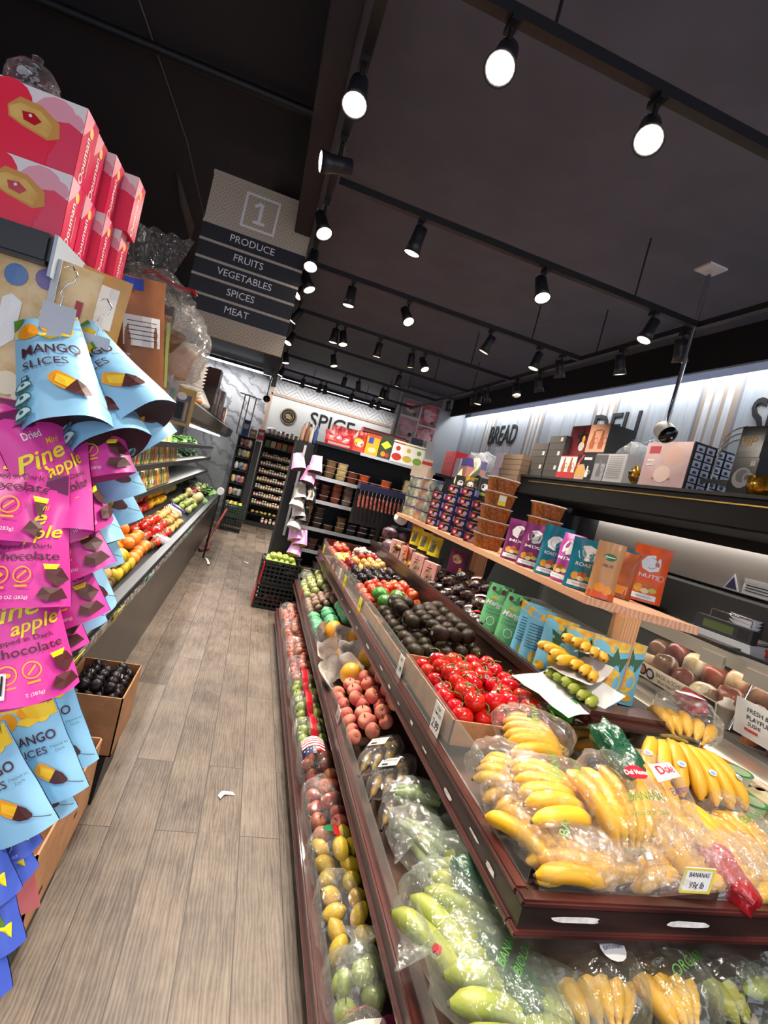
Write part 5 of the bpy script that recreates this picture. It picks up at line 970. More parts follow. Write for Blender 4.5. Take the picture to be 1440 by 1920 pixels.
MB().tube([(-.03, -.02, .215), (.0, -.03, .225), (.03, -.02, .215), (.09, -.03, .2), (.13, -.03, .205), (.14, -.03, .19)], .006, M('red ribbon', '#d21f2c', .3), 6).build('ribbon', t)
t = thing('gift_basket', 'second cellophane basket with pale sweets below the red ribbon one', 'gift basket', tuple(ony(300, 700, 2.3)))
MB().lathe([(0, 0), (.1, .0), (.12, .1), (.11, .12)], M('peach filling', '#cda284', .6, '#e2c3a8', 16), 16).build('filling', t); crumple('cellophane', MCLO, (.28, .3, .3), 202, None, None, (0, 0, -.02), amp=.2, parent=t)
crumple('cellophane_bag', MCLO, (.22, .26, .3), 203, 'empty looking clear gift bag next to the baskets', 'bag', tuple(ony(330, 715, 2.7)), amp=.25)
MB().box((0, 0, .075), (.14, .16, .15), M('gold speckled box', '#8d8a5a', .4, '#46432a', 60), bev=.004).build('speckled_box', loc=(-.62, 2.8, 1.963), label='olive gold speckled gift box above the clear bags', cat='box')
MB().bx(-.12, .04, -.12, .12, 0, .33, MBLACK).build('box_stand', loc=(-.6, 2.8, 1.631), label='black display stand under the speckled gift box', cat='stand')
pk('brown_pack', .13, .34, .05, M('brown kraft', '#8a5430', .4, '#a5693f', 8), 262, 760, 1.62, 'tall brown coffee pack with white label and blue lid', 'pack', [('r', .0, .2, .1, .08, MWHITE)] + [('r', 0, .225 - .012 * k, .08, .002, MINK) for k in range(5)] + [('r', -.02, .32, .05, .03, M('cobalt lid', '#2444a8', .3))], .5, .2)
pk('cereal_pack', .09, .24, .04, M('granola pack', '#7d5431', .5, '#a57a48', 60), 285, 735, 1.8, 'narrow clear pack of granola beside the brown pack', 'pack', [('r', .035, .12, .012, .2, M('lime strip', '#b5c76a', .4))], .5, .15)
for k, (px, py) in enumerate(((285, 755), (298, 765), (312, 775))): pk('hanging_blister', .05, .13, .02, M('blister pink', '#c58e93', .3, '#cfd3cf', 20), px, py, 1.95 + .12 * k, f'small pink edged blister pack on a hook, {nth(k)} from the gondola', 'pack', [('r', 0, .06, .03, .08, M('blister green', '#8fae93', .3))], .5)
b = MB(); b.bx(-.055, .055, -.012, .012, 0, .155, M('mustard card', '#c9a23e', .4)).decal([('r', 0, .07, .08, .115, M('dark window', '#26242a', .2)), ('d', 0, .12, .02, MWHITE, .8), ('r', 0, .06, .03, .07, MINK), ('r', .025, .06, .01, .08, M('skin tone pack', '#c9966a', .4))], front(-.0125)); b.build('hanging_blister', loc=tuple(ony(328, 795, 2.35)), rot=eul(.35), label='mustard edged blister pack with a black item hanging below the canopy', cat='pack')
for k in range(7): MB().tube([(-.62, 2.3 + .16 * k, 1.66), (-.5, 2.3 + .16 * k, 1.655), (-.47, 2.3 + .16 * k, 1.67)], .004, MBLACK, 5).build('peg_hook', label=f'thin black peg hook under the gift shelf, {nth(k)} along', cat='hook')
# kitchenware on top of the canopy
CLY = M('grey clay', '#8d8884', .5, '#a19c97', 8); TER = M('terracotta', '#b06c4a', .6)
for i in range(5): MB().bx(-.16, .16, -.2, .2, 0, .012, M('steel tray', '#a9a7a6', .3, metal=.8), bev=.004).build('baking_tray', loc=(-.66 - .005 * i, 3.55 + .03 * i, 1.78 + .034 * i), rot=(0, -.25, .1), label=f'flat steel tray on the case canopy, {nth(i)} from the bottom of its stack', cat='tray')
def tagine(x, y, z, m, s, lab): b = MB().lathe([(0, 0), (.12, 0), (.14, .04), (.135, .05), (.06, .16), (.03, .2), (.035, .225), (0, .235)], m, 20); b.build('clay_tagine', loc=(x, y, z), label=lab, cat='pot').scale = (s,) * 3
def bowl_stack(x, y, z, n, m, r, lab):
    for k in range(n): MB().lathe([(0, 0), (r * .5, 0), (r, .05), (r * .97, .052), (r * .5, .008), (0, .008)], m, 20).build('clay_bowl', loc=(x, y, z + .03 * k), label=f'{lab}, {nth(k)} from the bottom', cat='bowl', group=lab)
bowl_stack(-.72, 3.98, 1.762, 9, CLY, .15, 'grey bowl in the stack beside the trays'); bowl_stack(-.7, 4.36, 1.762, 12, CLY, .15, 'grey bowl in the second stack along the canopy'); bowl_stack(-.72, 4.72, 1.762, 10, M('pale clay', '#a8a29c', .4), .15, 'pale bowl in the third stack along the canopy'); bowl_stack(-.95, 5.1, 1.762, 14, CLY, .14, 'grey bowl in the rear stack on the canopy')
for i, (y, m, s, lab) in enumerate(((5.05, TER, .9, 'terracotta tagine on the canopy between grey bowls'), (5.33, CLY, .9, 'grey clay tagine on the canopy'), (5.62, CLY, 1.0, 'larger grey tagine further along the canopy'), (8.3, M('green glaze', '#2f6a45', .3), .9, 'green tagine near the far end of the canopy'))): tagine(-.72, y, 1.762, m, s, lab)
for i, (y, w, h, c_, lab) in enumerate(((5.95, .3, .26, '#4c423e', 'dark boxed pan set on the canopy'), (6.3, .3, .3, '#b9aaa0', 'pale tall carton on the canopy'), (6.65, .3, .2, '#a2504a', 'red printed carton on the canopy'), (7.0, .3, .34, '#d8d2cc', 'white tall carton on the canopy'), (7.4, .34, .16, '#9b4a48', 'flat red carton on the canopy'), (7.8, .3, .2, '#c3b8b2', 'grey carton at the far part of the canopy'), (6.0, .28, .2, '#5c3a34', 'brown carton stacked on the boxed pan set'))):
    m = M('carton ' + c_, c_, .5); b = MB().bx(-.12, .12, -w / 2 + .02, w / 2 - .02, 0, h, m); b.decal([('r', 0, h * .6, w * .6, h * .4, M('carton print ' + c_, '#d9d0c8', .5, c_, 9)), ('t', 'COOK', 0, h * .2, h * .16, MINK)], flat((.12, 0, 0), (0, 1, 0), (0, 0, 1), (1, 0, 0))); b.build('kitchen_carton', loc=(-.7, y, 1.762 + (.262 if i == 6 else 0)), label=lab, cat='box')
for i, (x, y) in enumerate(((-.5, 9.75), (-.42, 9.85), (-.3, 9.95))): MB().cyl((0, 0, 0), (.0, 0, .75), .012, MSTEEL).bx(-.1, .1, -.01, .01, .74, .76, MSTEEL).build('mop_handle', loc=(x, y + .45, 1.7), label=f'upright grey tool handle standing behind the narrow rack, {nth(i)} along', cat='broom')
# ------------------------------------------------------------------ produce in the refrigerated case
cb = lambda x, y: .60 + (-.52 - x) * .4127
CBq = lambda y0, y1, x0=-.56, x1=-.84: [(x0, y0), (x1, y0), (x1, y1), (x0, y1)]
FR = 'from near end'; RM = 'from rail'
cp = dict(from_=FR, rim=RM)
def cpile(F, y0, y1, x0, x1, pitch, desc, cat, group, layers=1, lie=False, tilt=.6): pile(F, CBq(y0, y1, x0, x1), lambda x, y: cb(x, y) + .004, pitch, desc, cat, group, layers, .1, tilt, lie, from_=FR, rim=RM)
cpile([F_kiw, F_roo], 2.5, 2.9, -.535, -.85, .066, 'brown %s in the case', 'kiwi', 'case kiwis', 2)
cpile(F_lem, 2.92, 3.32, -.535, -.82, .066, 'yellow green lemon in the case', 'lemon', 'case lemons', 2)
cpile(F_ora, 3.34, 3.82, -.545, -.82, .09, 'large bright orange in the case', 'orange', 'case oranges', 2)
cpile(F_kiw, 3.84, 3.98, -.55, -.72, .055, 'brown kiwi beside the oranges', 'kiwi', 'case kiwis by the oranges')
cpile(F_tom, 3.99, 4.62, -.54, -.76, .078, 'red tomato in the case', 'tomato', 'case tomatoes', 2)
cpile(F_pot, 4.64, 5.3, -.54, -.76, .084, 'golden potato in the case', 'potato', 'case potatoes', 2)
cpile(F_gpe, 3.55, 4.1, -.80, -1.0, .084, 'green pepper at the back', 'pepper', 'green peppers', 2, tilt=1.2)
cpile([F_ope, F_rpe], 4.12, 4.98, -.80, -1.02, .084, '%s at the back', 'pepper', 'red and orange peppers', 2, tilt=1.2)
cpile(F_ype, 5.0, 5.8, -.80, -1.02, .084, 'yellow pepper at the back', 'pepper', 'yellow peppers', 2, tilt=1.2)
cpile(F_squ, 5.9, 6.5, -.84, -1.06, .12, 'cream coloured squash at the back', 'squash', 'cream squashes', 1, True)
cpile([F_sqg, F_gap], 5.95, 6.6, -.56, -.8, .085, '%s by the rail', 'squash', 'green case squashes', 2)
cpile([F_squ, F_lem], 6.65, 7.2, -.56, -.8, .1, 'pale %s by the rail', 'squash', 'yellow case squashes', 1)
CAR = fruit_mat('carrot skin', '#d9662a', '#e57f3c', .45, 10, .15); MLFY = M('leafy green', '#3f6a2c', .5, '#6d9a4c', 14, var=.2); MLFD = M('dark leafy green', '#2b4a2c', .5, '#4a6a44', 14, var=.2); MLFP = M('pale leafy green', '#a9bf7c', .45, '#cdd9a8', 12)
def leafy(i, x, y, z, m, s, lab, cat):
    b = MB(); rr = random.Random(i)
    for k in range(16):
        a = rr.uniform(0, 6.28); r = rr.uniform(.02, .09); L = rr.uniform(.07, .13); tl = rr.uniform(.2, 1.2); d = Vector((math.cos(a) * math.sin(tl), math.sin(a) * math.sin(tl), math.cos(tl))); sd = d.orthogonal().normalized(); w_ = rr.uniform(.025, .05)
        c0 = Vector((math.cos(a) * r * .4, math.sin(a) * r * .4, .01))
        b.grid(lambda u, v: c0 + d * L * v + sd * (u - .5) * 2 * w_ * math.sin(math.pi * (.12 + .85 * v)) + Vector((0, 0, -.05 * v * v + .012 * math.sin(u * 12 + k))), 5, 5, m)
    o = b.build('leafy_bunch', loc=(x, y, z), label=lab, cat=cat); o.scale = (s,) * 3
for i in range(14):
    y = 6.0 + .22 * i; mm = (MLFD, MLFY, MLFP)[i % 3]
    leafy(i, -1.0 - .03 * (i % 2), y, cb(-1.0, y), mm, 1.15, f'{("dark", "bright", "pale")[i % 3]} leafy greens at the back of the case, {nth(i)} bunch beyond the squash', 'greens')
for i in range(10):
    y = 7.3 + .19 * i; leafy(80 + i, -.66 - .1 * (i % 2), y, cb(-.66, y), (MLFY, MLFP)[i % 2], 1.1, f'{("bright", "pale")[i % 2]} leafy bunch toward the rail at the far end, {nth(i)} along', 'greens')
for i in range(12):
    y = 5.3 + .26 * i; leafy(50 + i, -.95, y, SHZ[1 if i % 2 else 2] + .004, (MLFY, MLFD)[i % 2], 1.0, f'leafy herbs on the {("upper", "middle")[i % 2]} case shelf, {nth(i // 2)} bunch along', 'greens')
for i in range(10):
    y = 7.75 + .1 * (i % 5); b = MB(); b.tube([(0, -.09, 0), (0, 0, .004), (0, .09, 0)], [.016, .013, .003], CAR, 7); b.build('carrot', loc=(-.68 - .1 * (i // 5), y + .0, cb(-.68 - .1 * (i // 5), y) + .02), rot=eul(1.57), label=f'orange carrot in the case, {nth(i % 5)} in {"the rail side" if i < 5 else "the inner"} row', cat='carrot')
cpile([F_pot, F_oni], 7.22, 7.7, -.6, -.85, .09, '%s toward the far end', 'onion', 'case onions', 1)
for i, (y, c_, lab) in enumerate(((5.45, '#c98a72', 'pink paper packet of herbs lying in the case'), (5.65, '#d7c7a8', 'cream packet of mushrooms lying in the case'), (5.85, '#4a3f78', 'purple printed packet lying in the case'), (4.2, '#d5ced0', 'wide white price board lying over the cucumbers'))):
    b = MB(); m = M('packet ' + c_, c_, .4, None); b.box((0, 0, .02), (.16, .22, .04), m, bev=.012).decal([('r', 0, 0, .1, .05, MWHITE)], flat((0, 0, .0405), (0, 1, 0), (-1, 0, 0), (0, 0, 1))); b.build('packet', loc=(-.7 if i < 3 else -.56, y, cb(-.7 if i < 3 else -.56, y) + (.03 if i == 3 else 0)), rot=(0, .39, .2), label=lab, cat='packet')
# packs on the case shelves
PKC = [('#dfe3c0', '#8fa05a'), ('#e8e4dc', '#e07a3a'), ('#e9e2d0', '#e6b35c'), ('#d9e0b8', '#6f8f3e'), ('#eadfd2', '#c98a66'), ('#f0ead0', '#d8d060')]
def shelf_pack(z, y, i, row):
    a, c_ = PKC[i % 6]; k = ('sp', i % 6)
    if k not in BMS:
        b = MB(); m1 = M(f'veg pack {i % 6}', a, .3, c_, 26, stretch=(1, 1, .25), lo=.45, hi=.55); b.grid(lambda u, v: (.04 * math.cos(6.283 * u) * (1 - .3 * v * v), .046 * math.sin(6.283 * u) * (1 - .15 * v * v), .15 * v), 12, 8, m1, wrap=True).grid(lambda u, v: (.04 * math.cos(6.283 * u) * .7 * (1 - v), .046 * math.sin(6.283 * u) * .85 * (1 - v), .15 + .008 * v), 12, 2, m1, wrap=True)
        b.decal([('r', 0, .05, .03, .03, MWHITE)], flat((.041, 0, 0), (0, 1, 0), (0, 0, 1), (1, 0, 0))); BMS[k] = b.mesh('vegetable_pack')
    o = bpy.data.objects.new('vegetable_pack', BMS[k]); COL.objects.link(o); o.location = (-.82, y, z + .001); o.rotation_euler = (0, -.12, R_.uniform(-.2, .2)); o.scale = (1, 1, R_.uniform(.9, 1.1))
    tag(o, f'clear pack of {("celery", "mixed carrot sticks", "corn cobs", "cucumbers", "peeled garlic", "yellow squash")[i % 6]} on the {row} case shelf, {nth(min(i, 27))} along', 'vegetable pack')
for r_, (z, y0, n) in enumerate(((SHZ[0], 3.0, 26), (SHZ[1], 3.2, 26), (SHZ[2], 3.6, 16))):
    for i in range(n): shelf_pack(z, y0 + .098 * i + (.05 if (i // 4) % 2 else 0), i, ('lowest', 'middle', 'top')[r_])
for k, (px, py, c_) in enumerate(((225, 1130, '#f0dc2a'), (140, 1240, '#f0dc2a'), (283, 1068, '#8fd2b0'), (360, 975, '#8fd2b0'))):
    q = onx(px, py, -.44); b = MB().bx(-.001, .001, -.06, .06, -.05, .03, M('rail tag ' + c_, c_, .5)); b.decal([('t', '2.99', 0, -.01, .03, MINK)], flat((.001, 0, 0), (0, 1, 0), (0, 0, 1), (1, 0, 0))); b.build('rail_tag', loc=(-.438, q.y, .63), rot=(0, .3, 0), label=('large yellow price tag on the case rail', 'yellow price tag on the rail above the plum box', 'mint green clip on the case rail', 'small green clip far along the case rail')[k], cat='price tag')
# hose and pole by the far end of the case
MB().cyl((0, 0, 0), (.02, 0, .85), .012, MBLACK).cyl((.02, -.05, .88), (.02, .05, .88), .045, MWHITE).build('wrap_pole', loc=(-.38, 6.9, 0), label='thin black stand with a white roll beside the case', cat='stand')
MB().tube([(0, 0, .03), (.1, .2, .03), (.05, .45, .1), (.12, .6, .3), (.2, .75, .55)], .02, M('red hose', '#8a3a34', .5), 8).build('red_hose', loc=(-.47, 7.2, 0), label='dull red hose curling at the foot of the case', cat='hose')
MB().grid(lambda u, v: (.03 * u - .06 * v * v, .3 * v, .012 + .004 * math.sin(v * 9)), 2, 8, MWHITE).build('paper_strip', loc=(-.3, 6.55, 0), label='curled white paper strip on the floor beside the black stand', cat='litter')
for i, (px, py, r) in enumerate(((425, 1492, .5), (461, 1055, -.2))): p = onz(px, py, .004); b = MB().grid(lambda u, v: ((u - .5) * .07, .02 * math.sin(u * 3) + (v - .5) * .025, .003 * math.sin(u * 6)), 6, 2, MWHITE); b.build('paper_scrap', loc=(p.x, p.y, .006), rot=eul(r), label=('white paper scrap on the planks in the middle of the aisle', 'small white scrap on the planks beside the crates')[i], cat='litter')
# bins, card boxes, crates
def bin_(x0, x1, y0, y1, h, lab): t = thing('black_bin', lab, 'bin', ((x0 + x1) / 2, (y0 + y1) / 2, 0)); a, c = (x1 - x0) / 2, (y1 - y0) / 2; MB().prism([(-a, 0), (a - .01, 0), (a + .01, h), (-a, h)], -c, c, M('black plastic', '#161618', .5)).build('body', t); MB().bx(-a - .01, a + .02, -c - .005, c + .005, h - .02, h, MBLACK).build('rim', t)
bin_(-.56, -.30, 2.1, 2.42, .27, 'black bin on the floor under the box of plums'); bin_(-.56, -.305, 1.3, 1.74, .27, 'black bin on the floor under the empty card box')
t = card_tray(-.49, -.265, 1.985, 2.3, .272, .225, 'cardboard box of black plums on a black bin', MCARD, 'cardboard_box')
pile(F_plb, [(-.287, 2.015), (-.468, 2.015), (-.468, 2.275), (-.287, 2.275)], lambda x, y: .44, .044, 'black plum in the box', 'plum', 'plums in the cardboard box', 2, .1, .6, svar=.06, rim='from the aisle', keep2=.98)
MB().bx(-.2, 0, 0, .29, 0, .13, MCARDD).build('plum_box_filler', loc=(-.28, 1.995, .277), label='card filler hidden under the black plums', cat='card') if 0 else None
card_tray(-.5, -.262, 1.22, 1.72, .272, .225, 'larger cardboard box with hand holes behind the mango pouches', MCARD, 'cardboard_box')
for i, (y, z) in enumerate(((1.55, .36), (1.32, .33))): MB().decal([('d', 0, 0, .014, MBLACK, .5)], flat((0, 0, 0), (0, 1, 0), (0, 0, 1), (1, 0, 0))).build('hand_hole', loc=(-.2615, y, z), label=f'dark hand hole in the side of the larger cardboard box, {nth(1 - i)} from the pouches', cat='hole')
def crate(x, y, z, rz, m, lab, w=.36, d=.3, h=.24):
    t = thing('plastic_crate', lab, 'crate', (x, y, z), eul(rz)); MB().bx(-w / 2, w / 2, -d / 2, d / 2, 0, .012, m).build('base', t)
    for (ax, s_) in (('x', -1), ('x', 1), ('y', -1), ('y', 1)):
        b = MB(); L = w if ax == 'y' else d
        for k in range(6): zz = .015 + k * (h - .03) / 5; (b.bx(-L / 2, L / 2, s_ * d / 2 - .006, s_ * d / 2 + .006, zz, zz + .016, m) if ax == 'y' else b.bx(s_ * w / 2 - .006, s_ * w / 2 + .006, -L / 2, L / 2, zz, zz + .016, m))
        for k in range(9): a = -L / 2 + L * k / 8; (b.bx(a - .006, a + .006, s_ * d / 2 - .005, s_ * d / 2 + .005, 0, h, m) if ax == 'y' else b.bx(s_ * w / 2 - .005, s_ * w / 2 + .005, a - .006, a + .006, 0, h, m))
        b.build('side_grid', t)
    return t
CRK = M('black crate plastic', '#1c1f1c', .45); CRR = M('red crate plastic', '#c4141c', .4); CRG = M('dark green crate', '#1f2f26', .45)
crate(.45, 5.28, 0, 0, CRK, 'lower black plastic crate on the floor holding red fruit'); crate(.45, 5.3, .245, 0, CRK, 'upper black plastic crate filled with green pears')
MB().bx(-.008, .008, -.15, .15, 0, .42, CRR, bev=.004).build('red_crate_panel', loc=(.262, 5.28, .02), rot=(0, .06, 0), label='bright red crate panel leaning on the black crates', cat='panel')
pile(F_prr, [(.3, 5.17), (.6, 5.17), (.6, 5.42), (.3, 5.42)], lambda x, y: .44, .066, 'green pear in the crate', 'pear', 'pears in the crate', 2, .1, .8)
pile([F_rpl, F_yap], [(.34, 5.5), (.56, 5.5), (.56, 5.62), (.34, 5.62)], lambda x, y: .5, .062, '%s behind the crate pears', 'apple', 'apples behind the pears', 1, .1, .8)
MB().bx(-.13, .13, -.07, .07, 0, .48, CRK).build('crate_stand', loc=(.45, 5.56, 0), label='black stand behind the crates carrying apples', cat='stand')
pile(F_rpl, [(.32, 5.17), (.58, 5.17), (.58, 5.38), (.32, 5.38)], lambda x, y: .02, .06, 'red fruit inside the lower crate', 'apple', 'red fruit in the lower crate', 2, .1, .8)
crate(-.2, 9.55, .0, 0, CRK, 'black crate on the floor by the dark rack', .34, .3, .26); crate(-.2, 9.55, .262, 0, CRG, 'dark green crate stacked by the dark rack', .34, .3, .22)
pile([F_gap, F_lem], [(-.34, 9.43), (-.08, 9.43), (-.08, 9.66), (-.34, 9.66)], lambda x, y: .44, .075, '%s in the dark crate', 'lemon', 'fruit in the green crate', 1, .1, .8)
# ------------------------------------------------------------------ goods on the pine shelf and the tiers around it
def pbox(name, w, d, h, m, loc, yaw, label, cat='box', front_items=None, side_items=None, group=None, bev=.001):
    b = MB().bx(-w / 2, w / 2, 0, d, 0, h, m, bev=bev)
    if front_items: b.decal(front_items, front(0))
    if side_items: b.decal(side_items, flat((w / 2, 0, 0), (0, 1, 0), (0, 0, 1), (1, 0, 0)))
    return b.build(name, loc=tuple(loc), rot=eul(yaw), label=label, cat=cat, group=group)
_TUB = {}
def tub(w, h, content, lidm, loc, label, cat='tub', rz=0, sq=.55, name='plastic_tub', strap=None, group=None):
    k = (w, h, content.name, lidm.name, sq)
    if k not in _TUB:
        b = MB().lathe([(w * .40, 0), (w * .43, h * .1), (w * .49, h * .9), (w * .5, h)], content, 20, None, True, sq); l = MB().lathe([(w * .5, h * .94), (w * .535, h * .95), (w * .535, h * 1.0), (w * .5, h * 1.03), (w * .42, h * 1.0), (0, h * 1.0)], lidm, 20, None, False, sq); _TUB[k] = (b.mesh('tub'), l.mesh('lid'))
    o = put_mesh(name, _TUB[k], tuple(loc), eul(rz), label, cat, group, ('lid',))
    return o
MLID = film('tub lid', '#e9eaec', .35, .15, 20, .3); MSEEDO = M('orange brown granola', '#a8642a', .4, '#7d4418', 60, bump=.3, bscale=60)
# brown granola tubs in two tall stacks
p0 = Vector((1.355, onx(922, 1000, 1.405).y, WS)); p1 = Vector((1.60, onx(1022, 1000, 1.62).y, WS))
for k in range(5): tub(.165, .083, MSEEDO, MLID, (p0.x + .05 + .004 * (k % 2), p0.y + .03, WS + .0005 + .0862 * k), f'clear tub of orange brown granola, {nth(k)} from the bottom of the tall stack')
for k in range(4): tub(.165, .083, MSEEDO, MLID, (p1.x, p1.y + .003 * k, WS + .0005 + .0862 * k), f'granola tub behind the nut pouches, {nth(k)} from the bottom', )
MB().bx(-.022, .022, -.002, 0, 0, .06, MYEL).bx(-.018, .018, -.003, -.002, .025, .055, MWHITE).build('tub_label', loc=(p0.x + .03, p0.y - .062, WS + .27), rot=eul(-.5), label='yellow and white label on the tall stack of granola tubs', cat='label')
MNVY = M('navy carton', '#1d2552', .35); MCRD = M('carton red', '#c8343a', .4); MLAV = M('carton lavender', '#b6a3cf', .4)
def navy(x, y, z, k, lab): pbox('nut_carton', .088, .11, .068, MNVY, (x, y, z), -.75, lab, 'carton', [('t', 'AMERICA', 0, .056, .013, GOLD, {'bold': .03, 'w': .07}), ('r', -.022, .03, .034, .036, MCRD), ('d', .018, .026, .014, MLAV), ('d', -.02, .03, .009, BCODE), ('p', [(-.02, .004), (.03, .004), (.0, .022)], M('nut tan', '#c99566', .5))], [('r', .03, .035, .03, .04, MLAV), ('r', .075, .035, .04, .045, M('carton blue print', '#6f7db8', .4))])
cn = 0
for c, (px, py, n) in enumerate(((815, 962, 4), (838, 978, 5), (862, 992, 5), (886, 1007, 4))):
    q = Vector((1.345, onx(px, py - 8, 1.36).y, WS))
    for r in range(n):
        for dd in range(2 if r < 4 else 1): navy(q.x + .02 + .115 * dd, q.y + .02 + .03 * dd, WS + .0005 + .0695 * r, cn, f'navy nut carton, {nth(c)} column from the far side, {nth(r)} up, {"front" if dd == 0 else "rear"}'); cn += 1
MGT = M('green cream tub', '#7f9a78', .4, '#d9d8cf', 18); MNL = M('navy lid', '#26305f', .35)
for c, (px, py) in enumerate(((772, 950), (790, 966), (806, 972))):
    q = Vector((1.32, onx(px, py - 8, 1.39).y, WS))
    for r in range(4): tub(.12, .085, MGT if c != 1 else M('cheese tub', '#c7a58c', .4, '#e7ded2', 14), MNL, (q.x + .07, q.y + .03, WS + .0005 + .0885 * r), f'round navy lidded tub, {nth(c)} column beyond the cartons, {nth(r)} up', sq=1)
t_ = Vector((1.32, onx(772, 942, 1.39).y, WS)); pbox('shelf_carton', .16, .16, .1, M('tan carton', '#c8b49e', .6), (t_.x + .08, t_.y + .05, WS + .356), -.7, 'tan open carton on top of the navy lidded tubs', 'box')
for k, (px, py, c_) in enumerate(((830, 890, '#1a1a1c'), (845, 885, '#c9a022'), (870, 885, '#23231f'), (900, 890, '#2a2f22'))):
    q = Vector((1.345, onx(px - 8, (960, 972, 980, 986)[k], 1.36).y, WS)); pm = M('coffee ' + c_, c_, .3, '#3a352e', 20); put_mesh('coffee_pack', pouch_mesh(.1, .15, .05, pm, pm, [('d', 0, .09, .025, BCODE), ('r', 0, .04, .06, .02, M('lime print', '#93a44a', .4))], k), (q.x + .15, q.y + .05, WS + .0695 * 4 + .001), (0, 0, -.7), f'{("black", "yellow striped", "black and white", "olive")[k]} foil pack standing on the rear navy cartons', 'pack')
# nut pouches in a row along the shelf edge
CN = {'purple': '#7a2a66', 'teal': '#14788f', 'orange': '#ee5a1c', 'magenta': '#b33c97', 'tan': '#b8875a', 'rust': '#a4532a'}
NUTS = [('d', -.028, .05, .016, M('nut gold', '#e0a23a', .4)), ('d', .0, .055, .018, M('nut brown', '#b3632f', .4)), ('d', .022, .048, .015, M('nut lime', '#c8c24a', .4), .6), ('d', -.005, .042, .014, M('nut cream', '#e9cf9f', .4), .7)]
def nut_items(word): return [('p', [(-.03, .125), (-.038, .15), (-.02, .175), (.005, .182), (.03, .172), (.034, .15), (.03, .125), (.0, .115)], BCODE), ('o', .0, .15, .022, .019, M('badge line', '#9fb0b6', .4)), ('t', word, 0, .1, .02, BCODE, {'bold': .03, 'w': .075}), ('o', .045, .1, .011, .0095, BCODE), ('r', -.005, .02, .09, .02, BCODE)] + NUTS + [('t', 'PREMIUM NUTS', -.005, .02, .008, INKG)]
def nutpouch(px, py, col, word, yaw, lab, w=.128, h=.21, dx=0, items=None, lean=.06):
    m = M('nut pouch ' + col, CN[col], .35); m2 = M('nut pouch back ' + col, CN[col], .4); q = onz(px, py, WS) if dx == 0 else Vector((1.6 - dx, onx(px, py - 25, 1.62).y, WS)); q = q if px > 1150 or dx else Vector((1.385, onx(px, py - 5, 1.385).y, WS))
    put_mesh('nut_pouch', pouch_mesh(w, h, .065, m, m2, items or nut_items(word), len(lab), wob=.008), (q.x + dx, q.y + .02, WS + .001), (-lean, 0, yaw), lab, 'pouch', s=1.0 if dx else 1.18 if px > 1110 else 1.04)
nutpouch(966, 1046, 'purple', 'MIX', -.75, 'purple nut pouch at the front beside the granola stack'); nutpouch(998, 1052, 'purple', 'MIX', -.75, 'second purple nut pouch, partly behind the first')
nutpouch(1037, 1062, 'teal', 'ROASTER', -.7, 'tall teal nut pouch with a white banner beside the purple ones', h=.225); nutpouch(1063, 1073, 'magenta', 'MIX', -1.4, 'magenta and grey pouch turned edge on between the teal ones')
nutpouch(1094, 1094, 'teal', 'ROAST', -.55, 'teal nut pouch leaning in the middle of the row', h=.205); nutpouch(1135, 1060, 'teal', 'ROAST', -.6, 'teal pouch standing in the rear behind the tan bag', dx=.17)
nutpouch(1178, 1075, 'teal', 'ROAST', -.6, 'teal pouch in the rear behind the orange pouch', dx=.22)
fr = [('d', 0, .14, .022, M('brand green', '#1f6a3a', .4), .55), ('d', 0, .14, .019, BCODE, .08), ('t', 'FRUIT', 0, .11, .014, INKB), ('d', -.012, .035, .016, M('apricot', '#e8912c', .4)), ('d', .012, .03, .015, M('apricot', '#e8912c', .4)), ('r', 0, .012, .08, .02, M('clear red', '#d8512c', .3))]
nutpouch(1133, 1112, 'tan', '', -.5, 'narrow tan dried fruit bag with green oval label', w=.09, h=.19, items=fr); nutpouch(1163, 1122, 'rust', '', -.9, 'narrow rust brown bag beside the orange pouch', w=.085, h=.17, items=[('r', 0, .03, .06, .03, M('apricot', '#e8912c', .4))])
nutpouch(1207, 1130, 'orange', 'NUTS', -.5, 'bright orange nut pouch at the end of the pine shelf', w=.135, h=.215)
# raised back tier: pouches standing behind the dark rail
BT = .91
GRM = M('mint pouch', '#6dbb7e', .4); CYP = M('sky pouch', '#6fb6d3', .38); PYEL = M('pineapple yellow', '#e8c23a', .4, '#d99a2c', 40); PLF = M('pineapple leaf', '#2f5a38', .5)
gm = [('p', [(-.06, .17), (-.03, .18), (0, .168), (.03, .178), (.06, .17), (.06, .215), (-.06, .215)], M('mint top', '#3f7a46', .4)), ('d', -.03, .19, .01, CHOC), ('d', .02, .185, .012, CHOC), ('d', .045, .2, .009, CHOC), ('t', 'Mini', -.01, .15, .02, GOLD, {'shear': .3, 'bold': .02}), ('t', 'Mango', 0, .122, .034, BCODE, {'shear': .3, 'bold': .03, 'w': .1}), ('t', 'Dipped in Dark', 0, .095, .012, INKG, {'w': .08}), ('t', 'Chocolate', 0, .08, .017, INKG, {'w': .085}), ('o', 0, .045, .02, .0175, BCODE)]
pinea = lambda x, z, s: [('d', x, z, .022 * s, PYEL, 1.25), ('p', [(x - .018 * s, z + .024 * s), (x - .03 * s, z + .06 * s), (x - .008 * s, z + .05 * s), (x, z + .075 * s), (x + .01 * s, z + .05 * s), (x + .03 * s, z + .058 * s), (x + .016 * s, z + .024 * s)], PLF)]
cp1 = [('p', [(-.06, .18), (0, .17), (.06, .185), (.06, .214), (-.06, .214)], PYEL)] + pinea(.02, .08, 1.5) + [('d', -.03, .03, .022, PYEL, .7), ('d', .03, .025, .02, PYEL, .7), ('p', [(-.06, .06), (-.01, .09), (-.03, .12), (-.06, .11)], M('pale sky', '#9fd0e2', .4))]
